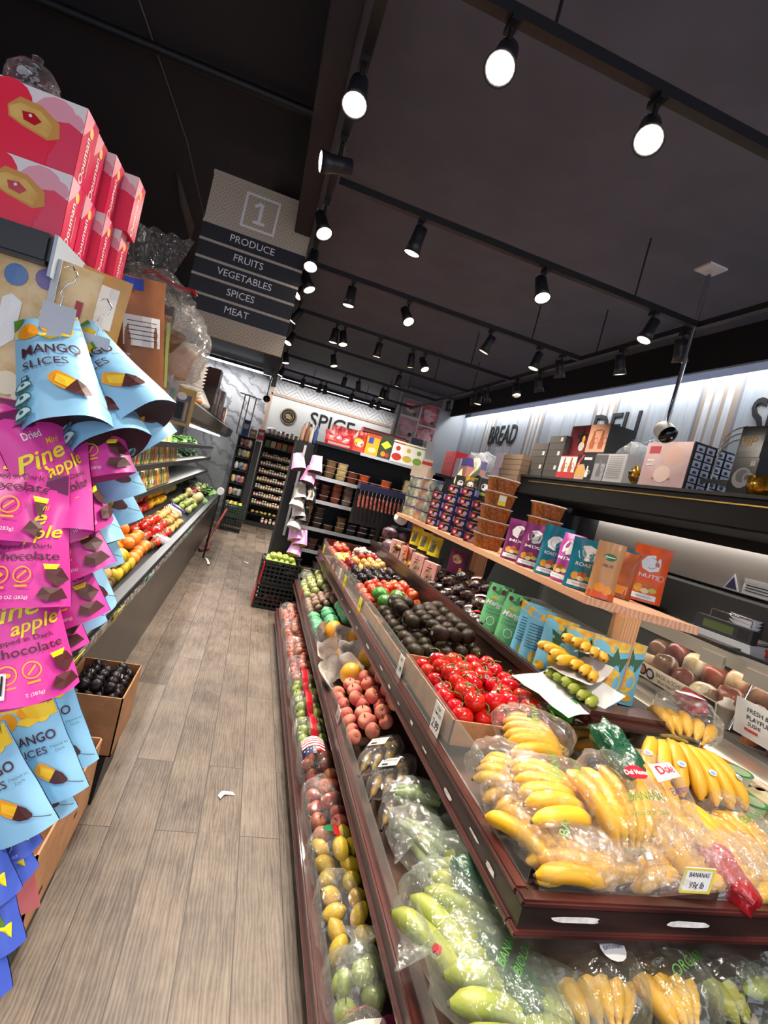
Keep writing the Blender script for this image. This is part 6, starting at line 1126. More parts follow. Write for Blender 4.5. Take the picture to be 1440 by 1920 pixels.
cp2 = [('p', [(-.06, .18), (0, .17), (.06, .185), (.06, .214), (-.06, .214)], PYEL)] + [('r', 0, .15 - .011 * k, .085, .003, INKG) for k in range(9)] + [('d', .0, .03, .02, PYEL, 1.3)]
def bt(px, py, ms, yaw, lab, z=BT + .001, dx=.02, name='fruit_pouch', cat='pouch', s=1, lean=.08):
    q = onx(px, py, 1.235); put_mesh(name, ms, (1.275 + dx, q.y + .04, z), (-lean, 0, yaw), lab, cat, s=s * 1.1)
GP = pouch_mesh(.12, .215, .05, GRM, GRM, gm, 1); CP1 = pouch_mesh(.125, .215, .06, CYP, CYP, cp1, 2); CP2 = pouch_mesh(.115, .215, .06, CYP, CYP, cp2, 3)
bt(905, 1175, GP, -.8, 'mint green mango pouch, farther of the two behind the rail'.replace('farther', 'inner')); bt(938, 1195, GP, -.75, 'mint green mango pouch beside the blue pineapple pouches')
bt(968, 1218, CP2, -.85, 'sky blue pouch showing its text panel, first beside the mint pouches'); bt(992, 1222, CP2, -.6, 'sky blue text panel pouch, second beside the mint pouches', dx=.01); bt(1022, 1228, CP1, -.9, 'sky blue pineapple pouch turned narrow in the middle'); bt(1062, 1232, CP1, -.5, 'sky blue pineapple pouch seen broad in the middle of the row', dx=.05); bt(1085, 1235, CP1, -.4, 'sky blue pineapple pouch in shade beside the baby bananas', dx=.12); bt(1080, 1200, CP1, -.6, 'sky blue pineapple pouch standing in the second row', dx=.22)
# dates and chocolate bags heaped on the tier
MDAT = M('date bag film painted glints', '#3a2018', .18, '#8a7f7a', 26, bump=.9, bscale=40, lo=.5, hi=.66); MDAT2 = M('date bag film painted glints dark', '#2a1614', .15, '#6f6a6c', 30, bump=.9, bscale=44, lo=.5, hi=.66); MTEAL = M('teal print', '#1d5f7c', .3); MRDO = M('red orange print', '#d6452a', .3)  # grey noise in the bag colour stands in for silver highlights
k = 0
for (px, py, z, dx) in ((800, 1090, .9, 0), (812, 1100, .9, 0), (826, 1112, .9, 0), (840, 1125, .9, 0), (852, 1138, .9, 0), (866, 1150, .9, 0), (880, 1162, .9, 0), (893, 1172, .9, 0), (815, 1080, .9, .12), (832, 1092, .9, .12), (850, 1104, .9, .12), (866, 1116, .9, .12), (884, 1128, .9, .12), (808, 1060, .97, .04), (826, 1075, .97, .03), (845, 1090, .97, .03), (862, 1102, .97, .03), (878, 1115, .97, .03), (890, 1125, .97, .03), (835, 1060, 1.03, .1), (855, 1072, 1.03, .1), (875, 1085, 1.03, .1)):
    q = onx(px, py + 8, 1.235); rr = random.Random(k)
    its_ = [('r', 0, .0, .06, .05, (MRDO, MTEAL, MWHP)[k % 3]), ('r', 0, .01, .045, .02, (MWHP, MRDO, MRDO)[k % 3])] if k % 4 != 3 else [('r', 0, .04, .08, .02, MTEAL)]
    crumple('date_bag', (MDAT, MDAT2)[k % 2], (.1, .13, .06), 300 + k, f'crinkled bag of dark dates, {nth(k if k < 8 else k - 8 if k < 13 else k - 13 if k < 19 else k - 19)} in the {"front" if k < 8 else "rear" if k < 13 else "second layer" if k < 19 else "top"} row', 'bag', (1.30 + dx, q.y + .03, z + .001), (rr.uniform(-.2, .2), -.35 + rr.uniform(-.2, .2), rr.uniform(-.6, .6) - .9), .22, items=its_, n=(18, 10)); k += 1
MPKB = M('rose box', '#dba59c', .45); MPUB = M('plum box', '#5d1a44', .4)
for i, (px, py) in enumerate(((800, 1095), (778, 1075), (757, 1057), (738, 1042))):
    q = onx(px, py, 1.235); pbox('date_box', .13, .04, .15, MPKB, (1.245, q.y + .05, BT + .001), -1.15, f'pink date box with round window, {nth(i)} counting away from the crinkled bags', 'box', [('d', 0, .06, .04, M('date window', '#6b4a38', .3, '#c9a58c', 30), 1.1), ('p', [(-.01, .125), (.01, .125), (0, .14)], MCRD), ('r', 0, .112, .05, .006, INKB)])
q = onx(820, 1062, 1.235); pbox('date_box', .13, .04, .16, MPUB, (1.4, q.y + .1, BT + .12), -1.0, 'plum coloured box with a golden eight standing behind the pink boxes', 'box', [('d', 0, .1, .04, M('date window', '#6b4a38', .3), .8), ('t', '8', .04, .03, .05, GOLD, {'bold': .03})]); pbox('box_riser', .14, .05, .119, MBLACK, (1.4, q.y + .1, BT + .0005), -1.0, 'black riser under the plum box', 'box')
q = onx(757, 1030, 1.235); tag_card(1.236, q.y - .08, .98, .14, .10, [('3.99', .5, .4)], '#ef6a22', 'orange paper sign hanging over the pink date boxes', 'x', -.2)
for i, (px, py) in enumerate(((795, 1012), (778, 1000), (762, 990))):
    q = onx(px, py + 20, 1.3); pm = M('bright yellow bag', '#efd81c', .35); put_mesh('yellow_bag', pouch_mesh(.12, .15, .05, pm, pm, [('r', -.01, .07, .06, .09, M('dark window ', '#4a4a34', .3, '#8a8548', 20))], i), (1.42, q.y + .12, BT + .14), (-.05, 0, -1.0), f'bright yellow bag with dark window, {nth(i)} counting into the shop', 'bag')
    pbox('bag_riser', .12, .06, .139, MBLACK, (1.42, q.y + .09, BT + .0005), -1.0, f'black riser under the {nth(i)} yellow bag', 'box')
MBANBAG = M('dried banana pack', '#b98526', .3, '#2e2118', 18, bump=.5, bscale=40)
for i in range(10):
    y = 3.75 + .1 * i; crumple('dried_fruit_pack', MBANBAG, (.13, .13, .07), 340 + i, f'golden brown dried fruit pack behind the rail, {nth(i)} counting into the shop', 'pack', (1.3 + .05 * (i % 2), y, BT + .001 + .05 * (i % 3 == 1)), (0, -.3, i), .2, n=(16, 10))
for i in range(6): crumple('purple_bag', M('purple onion bag', '#3a2233', .3, '#7a6470', 16, bump=.6), (.16, .15, .11), 360 + i, f'dark purple mesh bag at the far end of the tier, {nth(i)} along', 'bag', (1.3 + .12 * (i % 2), 4.3 + .14 * (i // 2), BT + .001 + .1 * (i > 3)), (0, 0, i), .2, n=(18, 10))
t = thing('paper_roll_holder', 'white paper roll in a black holder with three upright bars at the tier end', 'dispenser', tuple(onx(748, 985, 1.36)))
MB().cyl((0, -.06, .06), (0, .06, .06), .05, MWHITE, n=20).build('paper_roll', t)
for k in (-1, 0, 1): MB().bx(-.02, .0, .045 * k - .012, .045 * k + .012, -.02, .17, MBLACK).build('bar', t)
MB().bx(-.05, .25, -.09, .09, -.04, -.02, MBLACK).build('base', t); MB().bx(-.03, .03, -.03, .03, t.location.z * 0 - (t.location.z - BT), -.04, MBLACK).build('foot', t)
# rack of hanging striped sweets
t = thing('sweets_rack', 'navy topped rack of hanging striped sweets beyond the pine shelf', 'rack', tuple(ony(728, 930, 4.95)))
MB().bx(-.3, .34, -.02, .12, .0, .06, MNVY).bx(-.3, .34, .1, .12, -.35, .0, MBLACK).build('header', t); MB().bx(.26, .34, -.02, .12, -.3, 0, MNVY).build('end_carton', t)
for k in range(14): MB().tube([(-.28 + .04 * k, -.01, .02), (-.28 + .04 * k, -.01, -.06)], .003, MCHROME, 5).tube([(-.28 + .04 * k, -.015, -.05), (-.27 + .04 * k, -.015, -.17)], .012, M('sweet stripe', '#c98578', .35, '#8a2f2c', 40), 6).build('sweet_pack', t)
MB().bx(-.02, .02, .05, .09, -(t.location.z) , -.35, MBLACK).build('rack_leg', t)
# ------------------------------------------------------------------ black unit stock
PAL = ['#3a1c1c', '#6b3a24', '#8e4a2c', '#7b6a58', '#5a4a3c', '#b58a4a', '#2c1d1a', '#8a5a3a', '#c9a56a']
MTL = film('small lid', '#c9ccd2', .5, .15, 30, .4)
def tubrow(si, xs, hs, cols, w=.105, h=.055):
    for i, (x, n, c_) in enumerate(zip(xs, hs, cols)):
        m = M('tub stock ' + c_, c_, .35, None)
        for r in range(n): tub(w, h, m, MTL, (x + .003 * (r % 2), UY + .09, USH[si] + .0005 + (h * 1.03) * r), f'small tub on the {nth(len(USH) - 1 - si)} shelf down, {nth(i)} stack from the aisle, {nth(r)} up')
X_ = [UX0 + .07 + .125 * k for k in range(11)]
tubrow(4, X_, (2, 3, 3, 2, 2, 1, 2, 1, 3, 1, 1), ('#5f6e52', '#8a6844', '#d9c48a', '#7a3d22', '#d65a2c', '#6b3a24', '#e0632e', '#4a4038', '#c9bb8a', '#3a3432', '#8b9188'), .115, .06)
tubrow(3, X_[:9], (4, 3, 4, 4, 3, 3, 4, 3, 3), ('#4a2626', '#5a2c24', '#9a4f34', '#8a7468', '#5a5048', '#6b3a24', '#8e4a2c', '#5a4a3c', '#7b6a58'))
tubrow(2, X_[:9], (5, 4, 1, 3, 2, 3, 4, 3, 2), ('#b58a4a', '#4a3a30', '#7a5a48', '#9a7d52', '#3a3a3a', '#4a2c30', '#2c1d1a', '#6b3a24', '#8e4a2c'), .1, .052)
tubrow(1, X_[:7], (3, 2, 1, 0, 2, 2, 1), ('#4a3028', '#6a4636', '#8a5e48', '#3a1c1c', '#5a4a3c', '#3a2a2a', '#4a2c24'))
tubrow(0, X_[:5], (2, 1, 2, 1, 2), ('#3c3c30', '#8a8438', '#6e6a60', '#3a3a3a', '#5a4a3c'), .13, .07)
crumple('chip_bag', film('jar film', '#e8e4df', .3, .15, 26, .7), (.15, .15, .18), 400, 'clear jar shaped bag on the lowest unit shelf', 'bag', (UX0 + .28, UY - .12, .36), amp=.12) if 0 else None
# top of the unit
TZ_ = 1.746
def topitem(px0, px1, h, m, items, lab, cat, kind='box', y=5.45):
    a, c = ony(px0, 850, y).x, ony(px1, 870, y).x; w = c - a; xm = (a + c) / 2
    if kind == 'box': pbox('food_box', w * .92, .07, h, m, (xm, y, TZ_), 0, lab, cat, items(w * .92, h))
    else: put_mesh('chip_bag', pouch_mesh(w, h, .08, m, m, items(w, h), len(lab), wob=.015), (xm, y + .04, TZ_), (-.05, 0, 0), lab, cat)
RB = M('scarlet bag', '#cf2330', .3, '#e2646a', 12); 
topitem(607, 650, .05, M('scarlet tray', '#e2202c', .35), lambda w, h: [('r', 0, h * .45, w, h * .4, M('pale tray', '#f0d6d2', .4))], 'scarlet display tray under red chip bags on the unit top', 'tray')
for i, (px, dz) in enumerate(((617, .05), (630, .05), (643, .05), (624, .17), (638, .15))):
    x = ony(px, 850, 5.5).x; put_mesh('chip_bag', pouch_mesh(.14, .16, .06, RB, RB, [('d', 0, .09, .03, BCODE, .5), ('p', [(-.04, .02), (.04, .03), (0, .06)], MGOY)], i, wob=.015), (x, 5.53 + .05 * (dz > .1), TZ_ + (.0 if dz == .05 else .06) + .001), (-.1, .06 * (i - 2), 0), f'red chip bag in the scarlet tray, {nth(i % 3)} in the {"front" if dz == .05 else "upper"} row', 'bag')
topitem(652, 680, .22, M('crimson bag', '#a8242a', .3, '#c9483a', 9), lambda w, h: [('d', 0, h * .45, w * .3, MGOY, .8), ('d', .02, h * .4, w * .2, M('cream crisp', '#efd7a2', .5))], 'crimson snack bag with golden crisps beside the red chips', 'bag', 'bag')
topitem(681, 705, .22, M('amber carton', '#e9a92a', .35), lambda w, h: [('r', -w * .2, h * .7, w * .35, h * .3, M('royal print', '#3a4aa0', .4)), ('d', 0, h * .25, w * .3, M('cream crisp', '#efd7a2', .5), .6), ('r', 0, h * .93, w, h * .12, MRDO)], 'amber carton with a blue square on the unit top', 'box')
topitem(706, 730, .24, M('forest pack', '#36452c', .35), lambda w, h: [('p', [(-w * .4, h * .6), (0, h * .8), (w * .4, h * .62), (0, h * .42)], MYEL), ('d', -w * .1, h * .2, w * .18, M('apricot', '#e8912c', .4)), ('d', w * .2, h * .18, w * .15, MCRD)], 'dark green pack with a yellow diamond on the unit top', 'pack')
for i, (a, c, cc, lab) in enumerate(((732, 752, '#c8322a', 'white soup box with a red bowl picture'), (754, 772, '#c7b23a', 'white soup box with a yellow bowl picture'), (774, 793, '#7aa03a', 'white soup box with a green bowl picture'))): topitem(a, c, .23, MWHITE, lambda w, h, cc=cc: [('d', 0, h * .25, w * .42, M('soup ' + cc, cc, .4), .7), ('d', 0, h * .65, w * .2, M('soup mark ' + cc, cc, .4)), ('r', 0, h * .9, w, h * .06, M('soup ' + cc, cc, .4))], lab + ' on the unit top', 'box')
topitem(795, 812, .12, M('cream carton', '#e2cdb8', .5), lambda w, h: [('r', 0, h * .6, w, h * .3, MCRD)], 'small cream and red carton at the inner end of the unit top', 'box')
pbox('food_box', .5, .12, .29, M('maroon tin', '#8f1c2a', .3), (1.25, 5.66, TZ_), 0, 'long maroon tin standing behind the soup boxes', 'tin', [('r', 0, .26, .5, .02, M('pale rose', '#d98a90', .4))]); pbox('food_box', .14, .1, .32, M('slate carton', '#3a3f55', .4), (1.62, 5.62, TZ_), 0, 'slate blue carton behind the soup boxes', 'box'); pbox('food_box', .1, .1, .33, MWHITE, (1.78, 5.62, TZ_), 0, 'tall white carton behind the soup boxes', 'box')
MB().bx(.33, .515, 5.44, 5.84, 0, 1.70, MBLACK).build('side_display', label='narrow black display panel beside the black shelf unit', cat='display stand')
for i in range(8): MB().lathe([(0, 0), (.018, 0), (.02, .02), (.019, .13), (.008, .17), (.008, .2), (0, .2)], M(f'bottle {i % 4}', ('#b5937c', '#8a5a44', '#c8c3b8', '#35508a')[i % 4], .2), 10).build('sauce_bottle', loc=(.37 + .045 * (i % 4), 5.48 + .07 * (i // 4), 1.701), label=f'slim bottle on the narrow display, {nth(i % 4)} in the {("front", "rear")[i // 4]} row', cat='bottle')
SNK = [('#e2a2c8', 560, 880), ('#e2a2c8', 590, 885), ('#d890bc', 575, 905), ('#d8d6d6', 563, 935), ('#2a2a2a', 578, 940), ('#c9c7c7', 555, 950), ('#c2c0c0', 560, 970), ('#1f1f20', 565, 978), ('#bdbbbb', 550, 990), ('#d59ad2', 553, 1012), ('#d59ad2', 562, 1022), ('#cf90cc', 550, 1040)]
for i, (c_, px, py) in enumerate(SNK):
    q = ony(px, py, 5.33 - .012 * (i % 3)); m = M('snack ' + c_, c_, .3, None); md = M('snack inside', '#4a2a3c', .5) if i < 3 else M('gold inside', '#d9b02a', .4) if i > 8 else m
    put_mesh('clip_strip_pouch', pouch_mesh(.15, .2, .07, m, md, [('d', 0, .1, .025, M('snack face', '#f0c9a0', .4))], i, wob=.012, taper=.3), tuple(q), (-.55, -.1 + .2 * (i % 3 - 1), -.15), f'{("pink", "silver black striped", "lilac")[0 if i < 3 else 1 if i < 9 else 2]} pouch on the far clip strip, {nth(i if i < 3 else i - 3 if i < 9 else i - 9)} downwards', 'pouch')
MB().bx(-.012, .012, -.001, .001, 0, .95, M('clear strip', '#b8bcc2', .2)).build('clip_strip', loc=tuple(Vector((.42, 5.40, .72))), label='clear clip strip carrying pouches by the black shelf unit', cat='strip')
for i in range(2): MB().bx(-.11, .11, -.14, .14, 0, .03, MBLACK).build('black_tray', loc=(.62 + .05 * i, 5.2, .1 + .28 * i), label=f'empty black tray in front of the unit foot, {("lower", "upper")[i]} one', cat='tray') if 0 else None
# ------------------------------------------------------------------ spice jars and the dark rack
JC = [('#7a4a2c', '#d9d3c8'), ('#a8622e', '#e2dccf'), ('#5a5236', '#d5d2c6'), ('#8a2f24', '#e6dfd6'), ('#3a2a20', '#cfc9be'), ('#b5893a', '#e9e4d8')]
def jar(x, y, z, i, lab, r=.023, h=.095):
    k = ('jar', i % 6, r)
    if k not in BMS: a, c_ = JC[i % 6]; BMS[k] = MB().lathe([(r, 0), (r, h * .78), (r * .8, h * .84)], M('spice ' + a, a, .3), 10).lathe([(r * 1.01, h * .2), (r * 1.01, h * .62)], M('jar label ' + c_, c_, .5), 10).lathe([(r * .85, h * .84), (r * .85, h), (0, h)], (MWHITE, MBLACK)[i % 2], 10).mesh('spice_jar')
    o = bpy.data.objects.new('spice_jar', BMS[k]); COL.objects.link(o); o.location = (x, y, z); tag(o, lab, 'jar', 'spice jars')
for s_ in range(1, 9):
    z = SPZ[s_]
    if s_ == 1: continue
    for i in range(12): jar(.07 + .052 * i, 10.8, z + .0005, i // 2 + s_, f'spice jar on the {nth(s_)} rack shelf up, {nth(i)} from the aisle end')
    for i in range(4): jar(.76 + .06 * i, 10.8, z + .0005, i + s_ * 2, f'jar past the divider on the {nth(s_)} rack shelf up, {nth(i)} along', .027, .12)
RC = ['#5f8a52', '#c9cfa8', '#e0702c', '#9fa36a', '#b5262c', '#d8d2c8', '#3a6a44']
for i in range(8): pbox('spice_packet', .095, .06, .13, M('packet ' + RC[i % 7], RC[i % 7], .4), (.1 + .115 * i, 10.8, SPZ[9] + .0005), 0, f'coloured spice packet on the rack shelf below the emblem, {nth(i)} along', 'packet')
for i in range(9): jar(.1 + .1 * i, 10.82, SPZ[8] + .0005, i, f'jar on the upper rack shelf, {nth(i)} along', .035, .13) if 0 else None
for i in range(10): jar(.08 + .09 * i, 10.85, 1.8605, i, f'jar standing on top of the spice rack, {nth(i)} along', .032, .13)
for i, (x, w, h, c_) in enumerate(((.12, .22, .16, '#a8a6ac'), (.36, .2, .12, '#cfcac6'))): crumple('wrapped_pack', M('wrap ' + c_, c_, .3, '#e8e6e6', 12, bump=.6), (w, .15, h), 420 + i, f'{("grey", "pale")[i]} wrapped pack on top of the spice rack', 'pack', (x, 11.02, 1.8605), amp=.15)
pile([F_gap, F_pot], [(.08, 10.78), (.08, 10.98), (.6, 10.98), (.6, 10.78)][:1] + [(.6, 10.78), (.6, 10.95), (.08, 10.95)], lambda x, y: SPZ[1] + .002, .09, 'pinkish root on the low rack shelf', 'garlic', 'roots on the low rack shelf', 1, .1, .6, rim='along', from_='inward')
for i in range(5): jar(.35 + .08 * i, 10.8, SPZ[0] + .0005, i, f'dark jar at the foot of the spice rack, {nth(i)} along', .03, .11)
DC = ['#b5423a', '#d9d6d0', '#3a5a8a', '#c96a2c', '#4a6a44', '#a8a6a4', '#d8b23a', '#7a3a6a']
for s_, z in enumerate((.3, .55, .8, 1.05, 1.3, 1.5)):
    for i in range(3): crumple('mixed_pack', M('mix pack ' + DC[(s_ * 3 + i) % 8], DC[(s_ * 3 + i) % 8], .35, '#cfcac4', 14), (.08, .12, .15), 440 + s_ * 3 + i, f'mixed pack on the narrow rack, {nth(s_)} shelf up, {nth(i)} along', 'pack', (-.375 + .085 * i, 10.29, z + .001), (0, 0, i), .16, n=(14, 8))
for i, (c_, h, lab) in enumerate((('#2f5fb5', .3, 'blue and pink tall pack on top of the narrow rack'), ('#b58a5c', .16, 'brown carton on top of the narrow rack'), ('#c8333a', .2, 'red and white carton on top of the narrow rack'))): pbox('top_carton', .13, .14, h, M('rack carton ' + c_, c_, .4), (-.36 + .15 * i, 10.3, 1.701), 0, lab, 'box', [('r', 0, h * .6, .09, h * .3, BCODE)])
# ------------------------------------------------------------------ boxes on the deli canopy
SZ = 1.906
def cbox(px0, px1, h, m, lab, items=None, x=2.45, d=.22, z=SZ, sides=None, cat='box', name='gift_carton'):
    y0, y1 = onx(px0, 895, x).y, onx(px1, 905, x).y; w = abs(y0 - y1); pbox(name, w * .97, d, h, m, (x, (y0 + y1) / 2, z), -math.pi / 2, lab, cat, items(w, h) if items else None, sides(d, h) if sides else None)
MGB = M('charcoal carton', '#45413d', .6); MGB2 = M('pale sticker', '#d9d7d2', .5)
for c, (a, b_, n) in enumerate(((984, 1012, 5), (1012, 1040, 6))):
    for r in range(n): cbox(a, b_, .062, MGB, f'charcoal flat carton on the canopy, {nth(c)} stack, {nth(r)} up', lambda w, h, r=r: [('r', w * .25, h * .5, .035, .035, MGB2)] if r % 2 else [], z=SZ + .063 * r)
ew = lambda x, z, s, m: [('p', [(x - .02 * s, z), (x + .02 * s, z), (x + .026 * s, z + .03 * s), (x + .012 * s, z + .07 * s), (x + .01 * s, z + .1 * s), (x - .01 * s, z + .1 * s), (x - .014 * s, z + .07 * s), (x - .027 * s, z + .03 * s)], m), ('o', x + .03 * s, z + .05 * s, .02 * s, .015 * s, m), ('d', x, z + .105 * s, .01 * s, m)]
COP = M('copper print', '#b3603c', .4)
cbox(1041, 1071, .2, MWHITE, 'white and red carton with two copper ewers on the canopy', lambda w, h: [('r', 0, .03, w, .06, MCRD), ('r', 0, h - .004, w, .008, MCRD)] + ew(-.05, .06, 1.1, COP) + ew(.05, .06, 1.1, COP))
cbox(1072, 1106, .21, M('black glossy carton', '#1b1a1d', .3), 'black carton with gold ewers and red stripes on the canopy', lambda w, h: [('p', [(-w * .5, h * .5), (-w * .2, h), (-w * .1, h), (-w * .5, h * .3)], MCRD), ('d', -w * .15, .05, .07, M('rose glow', '#d9b5b0', .4), 1.2)] + ew(-.08, .03, 1.0, GOLD) + ew(-.01, .03, .9, GOLD) + ew(.05, .03, .8, BCODE) + [('r', .03, h * .85, .1, .02, BCODE)])
cbox(1107, 1128, .22, M('silver carton', '#9a9a9e', .35), 'silver grey carton with a dark coffee pot picture', lambda w, h: [('r', 0, h * .8, w, h * .3, M('dark cap', '#55555a', .4))] + ew(0, .04, 1.1, M('pot grey', '#6a6a70', .4)))
cbox(1128, 1164, .22, M('silver carton light', '#b9babd', .35), 'pale silver carton with lines of print', lambda w, h: [('r', 0, h * (.9 - .07 * k), w * .7, .006, M('print grey', '#8a8a8e', .4)) for k in range(11)])
cbox(1048, 1082, .26, M('maroon carton', '#6b1a26', .4), 'maroon carton with a star window on the upper layer', lambda w, h: [('p', [(.0 + .09 * math.sin(k * .6283) * (1 if k % 2 == 0 else .45) + .05, .15 + .09 * math.cos(k * .6283) * (1 if k % 2 == 0 else .45)) for k in range(10)], MBLACK), ('d', .06, .08, .04, M('chrome print', '#d9cfc6', .3)), ('d', .07, .14, .02, GOLD, 1.6)], x=2.5, z=SZ + .213)
cbox(1082, 1116, .25, M('peach carton', '#e3ab8a', .4), 'peach carton with copper coffee pots on the upper layer', lambda w, h: ew(-.05, .05, 1.3, COP) + ew(.06, .05, 1.3, COP) + [('r', 0, h * .8, w * .3, .012, COP), ('r', 0, .012, w, .024, MBLACK)], x=2.47, z=SZ + .213, sides=lambda d, h: [('r', d / 2, h / 2, d, h, MBLACK)])
t = thing('gold_teapot', 'gold pot and clear domed glassware on the canopy', 'teapot', tuple(onx(1182, 902, 2.55))); t.location.z = SZ
MB().lathe([(0, 0), (.05, 0), (.03, .02), (.06, .06), (.07, .1), (.04, .15), (.02, .17), (.02, .2), (0, .2)], M('polished gold', '#d9a32c', .15, metal=1), 18).build('pot', t); MB().tube([(0, -.06, .1), (0, -.12, .13), (0, -.14, .17)], [.016, .01, .007], M('polished gold', '#d9a32c', .15, metal=1), 8).build('spout', t)
MB().tube([(0, .06, .14), (0, .1, .13), (0, .1, .08), (0, .06, .06)], .006, MFILM, 6).build('handle', t)
crumple('clear_wrap', MCLO, (.3, .3, .33), 460, 'clear wrap around glassware beside the mauve carton', 'wrap', tuple(Vector((2.62, onx(1190, 900, 2.62).y, SZ))), amp=.15)
MB().lathe([(.09, 0), (.1, .05), (.085, .13), (.04, .18), (0, .19)], MFILM, 18).build('glass_dome', loc=(2.8, onx(1215, 890, 2.8).y, SZ + .25), label='clear glass dome behind the mauve carton', cat='dome'); pbox('dome_box', .22, .22, .249, MBLACK, (2.7, onx(1215, 890, 2.8).y, SZ), -math.pi / 2, 'dark box under the clear glass dome', 'box')
icons = lambda d, h: [('r', d / 2, h / 2, d, h, MINK)] + [q_ for i in range(4) for j in range(6) for q_ in (('r', d * (.14 + .24 * i), h * (.09 + .163 * j), d * .2, h * .135, M('icon tile', '#c3c6d8', .4)), ('d', d * (.14 + .24 * i), h * (.075 + .163 * j), d * .05, M('icon ink', '#3a3c50', .4), .7))]
cbox(1197, 1282, .3, M('mauve carton', '#b5979a', .35, '#c9b2b0', 4), 'large mauve carton of a glass cake stand with an icon covered side', lambda w, h: [('r', -w * .28, h * .83, w * .25, .05, M('rose tab', '#a8404e', .4)), ('d', w * .15, h * .7, .09, M('dome print', '#c9a79c', .4), .7), ('r', w * .0, h * .2, w * .4, .012, COP), ('d', -.0, h * .3, .07, M('dome print2', '#d6bdb4', .4), .8), ('r', -w * .32, h * .6, w * .15, .006, BCODE), ('r', -w * .32, h * .5, w * .15, .006, BCODE)], d=.3, sides=None)
y_ = onx(1282, 905, 2.45).y; b = MB(); b.decal(icons(.3, .29), flat((2.452, y_ - .006, SZ + .003), (1, 0, 0), (0, 0, 1), (0, -1, 0)), off=.0008); b.bx(2.45, 2.75, y_ - .006, y_ - .001, SZ, SZ + .3, MINK); b.build('icon_panel', label='icon covered side panel of the large mauve carton', cat='box')
t = thing('chrome_rack', 'curved chrome wire rack standing on the canopy', 'rack', (2.5, onx(1362, 915, 2.5).y, SZ))
for k in range(3): MB().tube([(0, .12 * math.cos(a * .314), .2 + .035 * k + .12 * math.sin(a * .314)) for a in range(11)], .005, MCHROME, 6).build('wire_arch', t)
for s_ in (-1, 1): MB().cyl((0, s_ * .12, 0), (0, s_ * .12, .3), .006, MCHROME, n=8).build('upright', t)
MB().bx(-.06, .06, -.13, .13, .05, .075, MCHROME).build('tray', t)
cbox(1366, 1412, .2, M('smoked carton', '#232328', .2), 'black carton showing a clear mug on the canopy', lambda w, h: [('d', 0, h * .45, h * .28, M('mug print', '#8a8d94', .3)), ('d', 0, h * .5, h * .18, M('mug print dark', '#44464c', .3)), ('o', w * .25, h * .45, h * .16, h * .11, M('mug print', '#8a8d94', .3)), ('r', w * .3, h * .85, .03, .03, MWHITE)], x=2.43)
cbox(1366, 1410, .17, M('smoked carton', '#232328', .2), 'upper black carton with gold letters on the canopy', lambda w, h: [('r', 0, h * .45, w * .8, h * .5, M('smoke window', '#5d5e60', .2)), ('t', 'VIP', -.01, h * .5, h * .42, GOLD, {'shear': .2})], x=2.43, z=SZ + .201)
MB().lathe([(0, 0), (.09, 0), (.11, .1), (.105, .1), (.085, .01), (0, .01)], M('gold weave', '#c79a35', .25, '#7d5a16', 60, metal=.8), 16).tube([(0, -.1, .1), (0, -.07, .25), (0, 0, .31), (0, .07, .25), (0, .1, .1)], .008, M('polished gold', '#d9a32c', .15, metal=1), 6).build('gold_basket', loc=(2.5, onx(1440, 925, 2.5).y, SZ), label='gold woven basket with a hoop handle at the canopy end', cat='basket')
# bakery case beyond the canopy with goods on top
MB().bx(2.3, 3.1, 4.75, 8.2, 0, 1.78, MBLACK).build('bakery_case', label='dark bakery case below the BREAD wall', cat='case')
def kbox(px0, px1, z0, h, m, lab, x=2.36, d=.25, items=None): y0, y1 = onx(px0, 880, x).y, onx(px1, 880, x).y; pbox('stacked_carton', abs(y0 - y1) * .97, d, h, m, (x, (y0 + y1) / 2, 1.781 + z0), -math.pi / 2, lab, 'box', items)
for r in range(6): kbox(938, 975, .052 * r, .05, M('kraft carton', '#8d7660', .6), f'flat kraft carton on the bakery case, {nth(r)} up')
kbox(922, 936, 0, .16, M('lilac carton', '#b5aac0', .5), 'lower lilac carton beside the kraft stack'); kbox(924, 938, .161, .16, M('lilac carton', '#b5aac0', .5), 'upper lilac carton beside the kraft stack')
for r in range(4): kbox(828, 848, .085 * r, .083, M('scarlet carton', '#d3222e', .35), f'scarlet carton at the far end of the bakery case, {nth(r)} up')
kbox(850, 860, 0, .25, M('lilac carton', '#b5aac0', .5), 'lilac carton beside the scarlet stack'); kbox(862, 874, .16, .1, M('violet carton', '#3f2f8a', .4), 'violet carton on a rose one by the scarlet stack'); kbox(861, 875, 0, .159, M('rose carton', '#c98a80', .5), 'rose carton under the violet one')
MB().lathe([(0, 0), (.14, 0), (.2, .06), (.21, .09), (.2, .09), (.13, .01), (0, .01)], M('cream plate', '#d7d8b0', .3), 24).build('cream_plate', loc=(2.42, onx(888, 880, 2.42).y, 1.83), rot=(0, -1.1, 0), label='cream round plate leaning among wrapped goods on the bakery case', cat='plate')
for i, px in enumerate((890, 900, 912)): crumple('wrapped_set', MCLO, (.32, .26, .36), 470 + i, f'clear wrapped dish set on the bakery case, {nth(i)} along', 'set', (2.6, onx(px, 880, 2.6).y, 1.781), amp=.22); MB().lathe([(0, 0), (.06, 0), (.15, .07), (.14, .07), (0, .015)], M('grey dish', '#8f9499', .25), 16).build('grey_dish', loc=(2.6, onx(px, 880, 2.6).y, 1.79), label=f'grey dish inside the {nth(i)} clear wrapped set', cat='dish')
